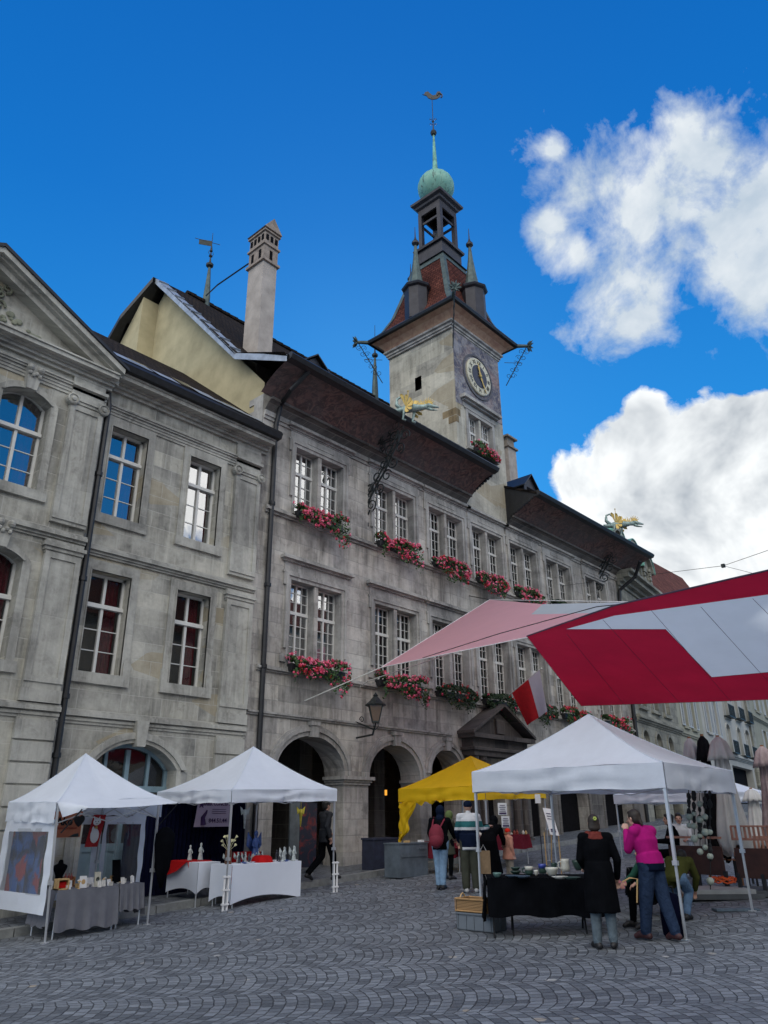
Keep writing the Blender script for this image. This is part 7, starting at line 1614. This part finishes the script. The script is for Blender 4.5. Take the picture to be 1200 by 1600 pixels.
def person(label, pos, yaw, J={}, mats=None, H=1.7, build=1.0, vox=.011, hair='short', hairmat=None, coat=None, skirt=0, sleeves=1, override=None, head_yaw=0, head_pitch=0, curl=1.0, shoe_h=.05, zoff=None, long_hair=0, seated=False, flare=0, extra=None):
    """mats: skin, top, bottom, shoe, sole"""
    s = H/1.7; gz_ = gz(pos[0]) if zoff is None else zoff; base = Vector((pos[0], pos[1], gz_))
    e = empty('person', base, label, 'person')
    fx = Vector((math.cos(yaw), math.sin(yaw), 0)); rx = Vector((math.sin(yaw), -math.cos(yaw), 0)); uz = Vector((0, 0, 1))
    D_ = dict(pel=(0, 0, .93), chest=(0, 0, 1.24), neck=(0, -.005, 1.43), head=(0, .02, 1.575), hl=(-.088, 0, .91), hr=(.088, 0, .91), kl=(-.095, .02, .50), kr=(.095, .02, .50), al=(-.10, -.02, .09), ar=(.10, -.02, .09),
              tl=(-.125, .14, .035), tr=(.125, .14, .035), sl=(-.175, 0, 1.385), sr=(.175, 0, 1.385), el=(-.235, -.02, 1.11), er=(.235, -.02, 1.11), wl=(-.225, .06, .87), wr=(.225, .06, .87))
    D_.update(J)
    def W_(p): return base+(rx*p[0]+fx*p[1]+uz*p[2])*s
    Jn = {k_: W_(v) for k_, v in D_.items()}; b = build; P = []
    # torso
    sh = (Jn['sr']-Jn['sl']).normalized(); spine = (Jn['neck']-Jn['pel']).normalized(); fr = spine.cross(sh); fr = -fr if fr.dot(fx) < 0 else fr; fr.normalize()
    hipx = (Jn['hr']-Jn['hl']).normalized(); hf = uz.cross(hipx)*-1
    hf = hf if hf.dot(fx) > 0 else -hf
    wst = Jn['pel'].lerp(Jn['chest'], .45); k_ = s*b
    P.append(('loft', [(Jn['pel']-uz*.05*s, .135*k_, .10*k_, hipx, hf), (Jn['pel']+uz*.02*s, .165*k_, .118*k_, hipx, hf), (wst, .145*k_, .105*k_, sh, fr), (Jn['chest'], .170*k_, .122*k_, sh, fr), (Jn['chest'].lerp(Jn['neck'], .55), .175*k_, .105*k_, sh, fr), (Jn['chest'].lerp(Jn['neck'], .85), .12*k_, .075*k_, sh, fr), (Jn['neck'], .06*s, .06*s, sh, fr)], 1))
    for a in 'lr':
        P.append(('cap', (Jn['neck'].lerp(Jn['s'+a], .25)-spine*.02*s, Jn['s'+a], .06*k_, .068*k_), 1))
        P.append(('cap', (Jn['s'+a], Jn['e'+a], .062*k_, .050*k_), 1)); wr = Jn['w'+a]; P.append(('cap', (Jn['e'+a], Jn['e'+a].lerp(wr, .93), .050*k_, .038*k_), 1))
        P.append(('cap', (Jn['e'+a].lerp(wr, .9), wr, .027*s, .025*s), 0))
        if not (coat and not seated and coat < .5): P.append(('cap', (Jn['h'+a], Jn['k'+a], .093*k_, .068*k_+flare), 2))
        P.append(('cap', (Jn['k'+a], Jn['k'+a].lerp(Jn['a'+a], .93), .066*k_+flare, .048*k_+flare*1.3), 2))
        P.append(('cap', (Jn['k'+a].lerp(Jn['a'+a], .9), Jn['a'+a], .042*s, .040*s), 5))
        an, to = Jn['a'+a], Jn['t'+a]; dr = (to-an); dr.z = 0 if abs(dr.z) < .12 else dr.z; dr.normalize(); hl = an-dr*.05*s; hl.z = an.z-.045*s
        P.append(('cap', (hl, an.lerp(to, .55)-uz*.0*s, .043*s, .046*s), 3)); P.append(('cap', (an.lerp(to, .5), to, .046*s, .036*s), 3)); P.append(('cap', (an, an-uz*.03*s, .045*s, .045*s), 3))
        # hand: palm, four fingers, thumb
        hd = (wr-Jn['e'+a]).normalized(); sd = 1 if a == 'r' else -1
        side = hd.cross(uz) if abs(hd.z) < .9 else fx.copy(); side.normalize()
        pn = side.cross(hd).normalized()                 # palm normal
        pc = wr+hd*.05*s; P.append(('cap', (wr, wr+hd*.03*s, .026*s, .030*s), 0))
        for i, ln in enumerate((.070, .078, .073, .058)):
            o_ = side*((i-1.5)*.020*s); r0 = wr+hd*.035*s+o_; r1 = wr+hd*.088*s+o_*1.05; P.append(('cap', (r0, r1, .0145*s, .0125*s), 0))
            m1 = r1+(hd*math.cos(.5*curl)-pn*math.sin(.5*curl))*ln*.5*s; m2_ = m1+(hd*math.cos(1.1*curl)-pn*math.sin(1.1*curl))*ln*.5*s; P.append(('cap', (r1, m1, .0108*s, .0098*s), 0)); P.append(('cap', (m1, m2_, .0098*s, .0085*s), 0))
        th0 = wr+hd*.03*s-side*.026*s; th1 = th0+(hd*.7-side*.6-pn*.25).normalized()*.038*s; P.append(('cap', (th0, th1, .014*s, .012*s), 0)); P.append(('cap', (th1, th1+(hd*.9-side*.1-pn*.35).normalized()*.032*s, .0118*s, .0095*s), 0))
    # neck and head
    hy = yaw+head_yaw; hf_ = Vector((math.cos(hy)*math.cos(head_pitch), math.sin(hy)*math.cos(head_pitch), math.sin(head_pitch))); hr_ = Vector((math.sin(hy), -math.cos(hy), 0)); hu = hr_.cross(hf_); hd_ = Jn['head']
    P.append(('cap', (Jn['neck']-spine*.02*s, hd_-hu*.06*s, .054*s, .050*s), 0))
    M = Matrix((hr_, hf_, hu)).transposed()
    P.append(('ell', (hd_+hu*.022*s-hf_*.008*s, (.074*s, .093*s, .092*s), M), 0)); P.append(('ell', (hd_-hu*.035*s+hf_*.022*s, (.056*s, .068*s, .070*s), M), 0)); P.append(('cap', (hd_-hu*.092*s+hf_*.058*s, hd_-hu*.088*s+hf_*.070*s, .022*s, .016*s), 0))
    P.append(('cap', (hd_+hu*.012*s+hf_*.086*s, hd_-hu*.022*s+hf_*.106*s, .008*s, .014*s), 0))
    for q in (-1, 1): P.append(('ell', (hd_+hr_*q*.077*s-hf_*.005*s-hu*.005*s, (.010*s, .019*s, .030*s), M), 0)); P.append(('cap', (hd_+hr_*q*.030*s+hf_*.078*s+hu*.022*s, hd_+hr_*q*.045*s+hf_*.070*s+hu*.022*s, .008*s, .008*s), 0)); P.append(('cap', (hd_+hr_*q*.033*s+hf_*.083*s+hu*.006*s, hd_+hr_*q*.034*s+hf_*.083*s+hu*.006*s, .008*s, .008*s), 4))
    P.append(('cap', (hd_-hu*.052*s+hf_*.086*s-hr_*.018*s, hd_-hu*.052*s+hf_*.086*s+hr_*.018*s, .0075*s, .0075*s), 6))
    if coat is not None:                                  # long coat or sweater hem down to height 'coat'
        c0 = Jn['pel']; zb_ = base.z+coat*s; cen = (Jn['kl']+Jn['kr'])/2; t = min(1, max(0, (c0.z-zb_)/max(.01, c0.z-cen.z))); lo = c0.lerp(cen, t); lo.z = zb_
        if coat > .75: P.append(('loft', [(Vector((c0.x, c0.y, zb_)), .165*k_, .125*k_, hipx, hf), (c0+uz*.03*s, .178*k_, .135*k_, hipx, hf), (wst, .165*k_, .130*k_, sh, fr)], 1))
        else: P.append(('loft', [(lo, (.21+skirt)*k_, (.165+skirt)*k_, hipx, hf), (c0.lerp(lo, .5), (.195+skirt*.5)*k_, .150*k_, hipx, hf), (c0, .178*k_, .135*k_, hipx, hf), (wst, .158*k_, .12*k_, sh, fr)], 1))
    if extra: P += extra(Jn, W_, s)
    mt = list(mats)+[EYE]*(5-len(mats)) if len(mats) < 5 else list(mats)
    # slots: 0 skin 1 top 2 bottom 3 shoe 4 eye 5 ankle/sock 6 lip
    slots = [mats[0], mats[1], mats[2], mats[3], EYE, mats[4] if len(mats) > 4 else mats[2], LIP]+list(mats[5:])
    def ov(Pc, idx):
        if coat is not None: idx[(idx == 1) & (Pc[:, 2] < base.z+(coat-.012)*s)] = 2
        return override(Pc, idx) if override else idx
    armz = None
    o = remesh_build('body', P, e, slots, vox*1.0, ov)
    hm = hairmat or HAIRB
    # hair or cap
    Q = []
    if hair in ('short', 'long', 'bun', 'curly', 'tail'):
        Q.append(('ell', (hd_+hu*.034*s-hf_*.018*s, (.083*s, .098*s, .094*s), M), 0)); Q.append(('ell', (hd_-hf_*.045*s-hu*.01*s, (.078*s, .062*s, .085*s), M), 0))
        for q in (-1, 1): Q.append(('ell', (hd_+hr_*q*.058*s+hu*.03*s-hf_*.01*s, (.026*s, .060*s, .055*s), M), 0))
        Q.append(('ell', (hd_+hu*.082*s+hf_*.048*s, (.060*s, .035*s, .028*s), M), 0))
        if hair == 'curly':
            rnd_ = random.Random(3)
            for i in range(26): a = rnd_.random()*6.28; u_ = rnd_.uniform(.1, 1); v = hr_*math.cos(a)*.075+hf_*(math.sin(a)*.085-.01)+hu*(.03+u_*.075); Q.append(('ell', (hd_+v*s, (.024*s,)*3, M), 0))
        if hair == 'long':
            Q.append(('loft', [(hd_-hf_*.05*s-hu*(.05+long_hair)*s, .05*s, .03*s, hr_, hf_), (hd_-hf_*.055*s-hu*(.05+long_hair*.5)*s, .085*s, .045*s, hr_, hf_), (hd_-hf_*.04*s, .085*s, .06*s, hr_, hf_)], 0))
        if hair == 'bun': Q.append(('ell', (hd_-hf_*.085*s+hu*.055*s, (.045*s, .04*s, .042*s), M), 0))
        if hair == 'tail': Q.append(('cap', (hd_-hf_*.08*s+hu*.03*s, hd_-hf_*.12*s-hu*.09*s, .035*s, .022*s), 0))
        nm = 'hair'
    elif hair == 'hood':
        Q.append(('ell', (hd_+hu*.02*s-hf_*.022*s, (.103*s, .115*s, .125*s), M), 0)); Q.append(('cap', (hd_-hu*.09*s-hf_*.03*s, Jn['neck']-fr*.02*s, .085*s, .095*s), 0)); nm = 'hood'
    elif hair == 'beanie':
        Q.append(('ell', (hd_+hu*.048*s-hf_*.014*s, (.088*s, .104*s, .085*s), M), 0)); Q.append(('ell', (hd_+hu*.028*s-hf_*.014*s, (.091*s, .106*s, .028*s), M), 0)); nm = 'knit_cap'
    elif hair == 'cap':
        Q.append(('ell', (hd_+hu*.045*s-hf_*.010*s, (.086*s, .102*s, .080*s), M), 0)); Q.append(('ell', (hd_+hu*.035*s+hf_*.10*s, (.06*s, .055*s, .010*s), M), 0)); Q.append(('ell', (hd_-hf_*.05*s-hu*.01*s, (.07*s, .05*s, .07*s), M), 0)); nm = 'cap'
    remesh_build(nm, Q, e, [hm], .011); return e, Jn
CAMY = AZ                                                 # heading away from the camera
def yaw_at(px): d = ray(px, 1300); return math.atan2(d.y, d.x)
DEN = plain('blue_denim', (.024, .040, .080), .85, var=.25, scale=14); LDEN = plain('light_denim', (.20, .31, .45), .85, var=.22, scale=12); GDEN = plain('grey_denim', (.10, .13, .155), .85, var=.25, scale=12)
BLK = plain('black_wear', (.004, .0045, .006), .9, var=.3); NVY = plain('navy_wear', (.007, .012, .03), .9, var=.25); MAG = plain('magenta_sweater', (.36, .012, .16), .9, var=.12, scale=10, bmp=.1)
OLV = plain('olive_wear', (.055, .058, .045), .9, var=.2); WHT = plain('white_wear', (.55, .57, .60), .85, var=.06); TEAL = plain('teal_wear', (.03, .13, .14), .85); SHB = plain('black_shoe', (.01, .01, .012), .5); SHR = plain('dark_red_shoe', (.05, .015, .018), .6, var=.4, scale=20)
MAR = plain('maroon_bag', (.17, .010, .028), .8, var=.15); SOCK = plain('grey_sock', (.40, .42, .45), .9); PEA = plain('peach_coat', (.62, .30, .22), .85); CHAR = plain('charcoal_wear', (.035, .037, .042), .9, var=.2)
# man walking on the pavement towards the camera's right, face in profile
p = onG(507, 1376, .13)
mw, _ = person('young man in dark clothes striding past the pier beside the second tent', (p.x, p.y), R(-8), zoff=gz(p.x)+.13, H=1.76, hair='curly', hairmat=HAIRK, mats=[SKIN, CHAR, BLK, SHB, BLK], flare=.015,
    J=dict(hl=(-.09, 0, .91), kl=(-.10, -.02, .50), al=(-.10, -.40, .16), tl=(-.11, -.27, .04), kr=(.09, .16, .52), ar=(.09, .20, .09), tr=(.10, .36, .06), er=(.22, -.14, 1.13), wr=(.21, -.02, .90), el=(-.22, .10, 1.14), wl=(-.20, .30, .98)), coat=.80)
# woman with red backpack
p = onG(690, 1390); yb = yaw_at(690)+R(-8)
def bagfun(e_, Jn, mat, name, W_, s, off=.20, sc_=(.17, .11, .24), dz=-.03, label='part'):
    pass
e1, J1 = person('person in dark hooded jacket and light jeans wearing a red backpack', (p.x, p.y), yb, H=1.70, hair='hood', hairmat=NVY, mats=[SKIN, BLK, LDEN, SHB, LDEN], build=1.12, coat=.80,
    J=dict(chest=(0, .05, 1.22), neck=(0, .08, 1.42), head=(.01, .11, 1.56), sl=(-.18, .05, 1.37), sr=(.18, .05, 1.37), er=(.26, .16, 1.14), wr=(.28, .38, 1.02), el=(-.24, .05, 1.12), wl=(-.2, .22, .95), kl=(-.07, .02, .50), al=(-.06, -.02, .09), tl=(-.07, .14, .035), kr=(.06, .03, .5), ar=(.05, -.02, .09), tr=(.07, .14, .035)))
fx = Vector((math.cos(yb), math.sin(yb), 0)); rx = Vector((math.sin(yb), -math.cos(yb), 0)); Mb = Matrix((rx, fx, Vector((0, 0, 1)))).transposed()
bp = empty('backpack', J1['pel']-fx*.2, 'dark red backpack worn low on the back of the person in light jeans', 'backpack')
c = J1['chest'].lerp(J1['pel'], .55)-fx*.22-rx*.05; remesh_build('bag_body', [('ell', (c, (.17, .12, .25), Mb), 0), ('ell', (c-Vector((0, 0, .09))-fx*.05, (.15, .11, .14), Mb), 0)], bp, [MAR], .014)
m = MB()
for s in (-1, 1): m.tube([c+rx*s*.09+Vector((0, 0, .18)), J1['s'+('r' if s > 0 else 'l')]+Vector((0, 0, .07))-rx*s*.05, J1['chest']+rx*s*.14+fx*.13], .018, 6)
m.build('strap', MAR, bp)
# child-size person in a green hood leaning in from behind
p = onG(700, 1378); e2, J2 = person('person in an olive green hood reaching towards the maroon table', (p.x+.35, p.y+.25), yaw_at(700)+R(-40), H=1.55, hair='hood', hairmat=plain('moss_green', (.11, .15, .06), .9), mats=[SKIN, OLV, BLK, SHB, BLK], build=1.05, coat=.6,
    J=dict(er=(.22, .18, 1.12), wr=(.18, .42, 1.0), el=(-.22, .14, 1.12), wl=(-.15, .38, 1.02), chest=(0, .04, 1.23), neck=(0, .08, 1.42), head=(0, .13, 1.54)))
# man in striped sports jacket
p = onG(737, 1395); ys = yaw_at(737)+R(4)
def stripes(P, idx):
    z = P[:, 2]; b0 = gz(13.9); t = idx == 1
    out = idx.copy(); rz = (z-b0)/1.8*1.7
    out[t & (rz > 1.30)] = 7; out[t & (rz > 1.19) & (rz <= 1.30)] = 8; out[t & (rz > 1.135) & (rz <= 1.19)] = 7; out[t & (rz < .825)] = 7
    return out
e3, J3 = person('man in a navy jacket with white and teal shoulder bands standing behind the tent pole', (p.x, p.y), ys, H=1.78, hair='beanie', hairmat=NVY, mats=[SKIN, NVY, OLV, plain('pale_trainer', (.42, .42, .42), .6, var=.4, scale=20), OLV, WHT, TEAL], build=1.15, coat=.78, flare=.02, override=stripes,
    J=dict(er=(.27, .08, 1.14), wr=(.42, .26, 1.20), el=(-.24, .02, 1.12), wl=(-.20, .16, .93)))
# companion in black bending beside him, with child in red cap
p = onG(778, 1385); e4, J4 = person('person in a long black coat bending over beside the child in the red cap', (p.x, p.y+.2), yaw_at(775)+R(-25), H=1.66, hair='hood', hairmat=BLK, mats=[SKIN, BLK, BLK, SHB, BLK], build=1.2, coat=.25, skirt=.05,
    J=dict(chest=(0, .16, 1.12), neck=(0, .30, 1.24), head=(0, .40, 1.33), sl=(-.18, .26, 1.20), sr=(.18, .26, 1.20), el=(-.22, .34, .95), wl=(-.15, .52, .85), er=(.22, .36, .95), wr=(.15, .52, .85)))
p = onG(797, 1380); e5, J5 = person('small child in a bright red knit cap and peach coat', (p.x+.1, p.y+.05), yaw_at(797)+R(-60), H=1.12, hair='beanie', hairmat=plain('bright_red_knit', (.75, .035, .02), .85), mats=[SKIN2, PEA, plain('cream_trousers', (.45, .40, .33), .9), SHB, BLK], build=1.35, coat=.72, vox=.010)
p = onG(765, 1392); bgp = empty('paper_bag', (p.x, p.y, gz(p.x)), 'brown paper shopping bag hanging beside the man in the striped jacket', 'bag'); m = MB(); e = Vector((.67, -.74, 0)); c = Vector((p.x-.15, p.y, gz(p.x)+.55)); m.obox(c, e*.13, _fh*.06, (0, 0, .22)); m.build('bag_body', plain('kraft_paper', (.26, .18, .11), .85), bgp)
m = MB(); m.tube([c+e*.06+Vector((0, 0, .22)), c+Vector((0, 0, .34)), c-e*.06+Vector((0, 0, .22))], .005, 4); m.build('handle', PAPER, bgp)
# woman in a long black coat
p = onG(948, 1482); yc = yaw_at(948)+R(2)
e6, J6 = person('woman in long black coat and red scarf seen from behind', (p.x, p.y), yc, H=1.64, hair='long', long_hair=.06, hairmat=HAIRB, mats=[SKIN2, BLK, GDEN, SHB, SOCK], build=1.16, coat=.44, skirt=.0, flare=.006, head_pitch=-.15,
    J=dict(al=(-.11, -.03, .08), tl=(-.17, .09, .035), el=(-.24, .02, 1.11), wl=(-.19, .20, .99), er=(.27, .02, 1.10), wr=(.25, .16, .86)))
sc_e = empty('scarf', J6['neck'], 'reddish scarf around the neck of the woman in the black coat', 'scarf')
fx = Vector((math.cos(yc), math.sin(yc), 0)); rx = Vector((math.sin(yc), -math.cos(yc), 0))
remesh_build('scarf_cloth', [('loft', [(J6['neck']-Vector((0, 0, .06)), .15, .11, rx, fx), (J6['neck']+Vector((0, 0, .0)), .11, .09, rx, fx), (J6['neck']+Vector((0, 0, .04)), .08, .07, rx, fx)], 0), ('cap', (J6['neck']-rx*.10, J6['sl']-Vector((0, 0, .02)), .05, .045), 0)], sc_e, [plain('brick_red_scarf', (.15, .035, .03), .9, var=.3, scale=30)], .012)
m = MB(); c = J6['head']+Vector((0, 0, .065))-fx*.125+rx*.02
for i in range(6): a = i*1.05; m.sph(c+rx*.016*math.cos(a)+Vector((0, 0, .016*math.sin(a))), .011, 6)
tag(m.build('hair_clip', plain('lime_petal', (.45, .55, .12), .6)), 'small lime flower clip in the hair of the woman in the black coat', 'hair clip')
hb = empty('hand_bag', J6['wr'], 'pink bow tag and pale handle held by the woman in the black coat', 'bag tag'); m = MB(); c = J6['wr']+rx*.06-Vector((0, 0, .05)); 
for s in (-1, 1): m.poly([c, c+rx*.05*s+Vector((0, 0, .035)), c+rx*.05*s-Vector((0, 0, .02))], fx*.01); m.poly([c, c+rx*.03*s-Vector((0, 0, .08)), c+rx*.01*s-Vector((0, 0, .08))], fx*.01)
m.build('bow', plain('pink_ribbon', (.60, .22, .24), .7), hb); m = MB(); m.tube([c, c+rx*.10+Vector((0, 0, .05)), c+rx*.2+Vector((0, 0, .04)), c+rx*.16-Vector((0, 0, .25))], .010, 5); m.build('handle', BAMBOO, hb)
def magsw(P, idx):
    out = idx.copy(); z0 = gz(11.0); out[(idx == 1) & (P[:, 2] < z0+.97)] = 7; return out
# woman in magenta sweater, leaning weight, hand at her face
p = onG(1030, 1470); ym = yaw_at(1030)+R(52)
e7, J7 = person('woman in a magenta sweater and jeans with one hand at her face', (p.x, p.y), ym, H=1.72, hair='tail', hairmat=HAIRB, mats=[SKIN2, MAG, DEN, SHR, SOCK, NVY], build=1.22, coat=.86, override=magsw, flare=.012, head_pitch=-.08,
    J=dict(pel=(0, -.02, .93), chest=(0, .03, 1.22), neck=(0, .10, 1.40), head=(0, .17, 1.525), sl=(-.18, .05, 1.35), sr=(.18, .05, 1.35), hl=(-.09, -.02, .91), hr=(.09, -.02, .91),
           kl=(-.10, .05, .50), al=(-.10, .12, .10), tl=(-.11, .28, .04), kr=(.10, -.08, .51), ar=(.11, -.20, .11), tr=(.13, -.05, .04), el=(-.20, .17, 1.12), wl=(-.08, .27, 1.36), er=(.20, .22, 1.12), wr=(.10, .28, 1.38)))
# navy sleeve patch: forearms are navy
# seated visitor behind her: pale jeans jacket, dark green sleeve and dark legs
p = onG(985, 1458); e8, J8 = person('seated stallholder with green sleeve and black trousers behind the magenta woman', (p.x+.45, p.y-.05), yaw_at(1000)+R(125), H=1.62, hair='short', hairmat=HAIRB, mats=[SKIN, plain('dark_green_wear', (.02, .07, .05), .9), BLK, SHB, BLK], build=1.1,
    J=dict(pel=(0, -.30, .50), chest=(0, -.20, .78), neck=(0, -.12, .95), head=(0, -.06, 1.07), sl=(-.17, -.16, .92), sr=(.17, -.16, .92), hl=(-.09, -.28, .47), hr=(.09, -.28, .47), kl=(-.12, .10, .50), kr=(.12, .10, .50), al=(-.13, .12, .09), ar=(.13, .14, .09), tl=(-.14, .27, .035), tr=(.14, .30, .035), el=(-.24, -.02, .72), wl=(-.14, .18, .64), er=(.24, -.02, .72), wr=(.14, .2, .64)))
p = onG(1050, 1440); e9, J9 = person('crouching visitor in pale blue jeans behind the right canopy leg', (p.x+.2, p.y-.05), yaw_at(1045)+R(-20), H=1.6, hair='short', hairmat=HAIRK, mats=[SKIN, plain('olive_yellow_wear', (.06, .065, .02), .9), plain('washed_denim', (.10, .17, .28), .85, var=.3, scale=10), SHB, BLK], build=1.2,
    J=dict(pel=(0, 0, .62), chest=(0, .22, .80), neck=(0, .38, .88), head=(0, .50, .92), sl=(-.17, .32, .86), sr=(.17, .32, .86), hl=(-.10, .0, .60), hr=(.10, .0, .60), kl=(-.13, .22, .42), kr=(.13, .22, .42), al=(-.12, .0, .09), ar=(.12, .0, .09), tl=(-.13, .16, .035), tr=(.13, .16, .035), el=(-.22, .42, .62), wl=(-.14, .5, .42), er=(.22, .42, .62), wr=(.14, .5, .42)))
# seated cafe guests
SEAT = dict(pel=(0, -.22, .52), chest=(0, -.22, .84), neck=(0, -.20, 1.02), head=(0, -.17, 1.17), sl=(-.17, -.21, .98), sr=(.17, -.21, .98), hl=(-.09, -.20, .50), hr=(.09, -.20, .50), kl=(-.10, .22, .50), kr=(.10, .22, .50), al=(-.10, .24, .09), ar=(.10, .24, .09), tl=(-.11, .38, .035), tr=(.11, .38, .035), el=(-.23, -.10, .74), wl=(-.12, .12, .74), er=(.23, -.10, .74), wr=(.12, .12, .74))
p = onD(1043, 1370, 19.0); person('seated cafe guest in dark clothes facing left behind the canopy leg', (p.x, p.y), yaw_at(1043)+R(95), J=SEAT, H=1.75, hair='bun', hairmat=HAIRK, mats=[SKIN, BLK, BLK, SHB, BLK], build=1.1)
p = onD(1073, 1370, 19.6); person('bearded cafe guest in a pale shirt facing the square behind the hanging ceramic balls', (p.x, p.y), yaw_at(1073)+R(180), J=SEAT, H=1.72, hair='short', hairmat=HAIRK, mats=[SKIN, WHT, BLK, SHB, BLK], build=1.05)
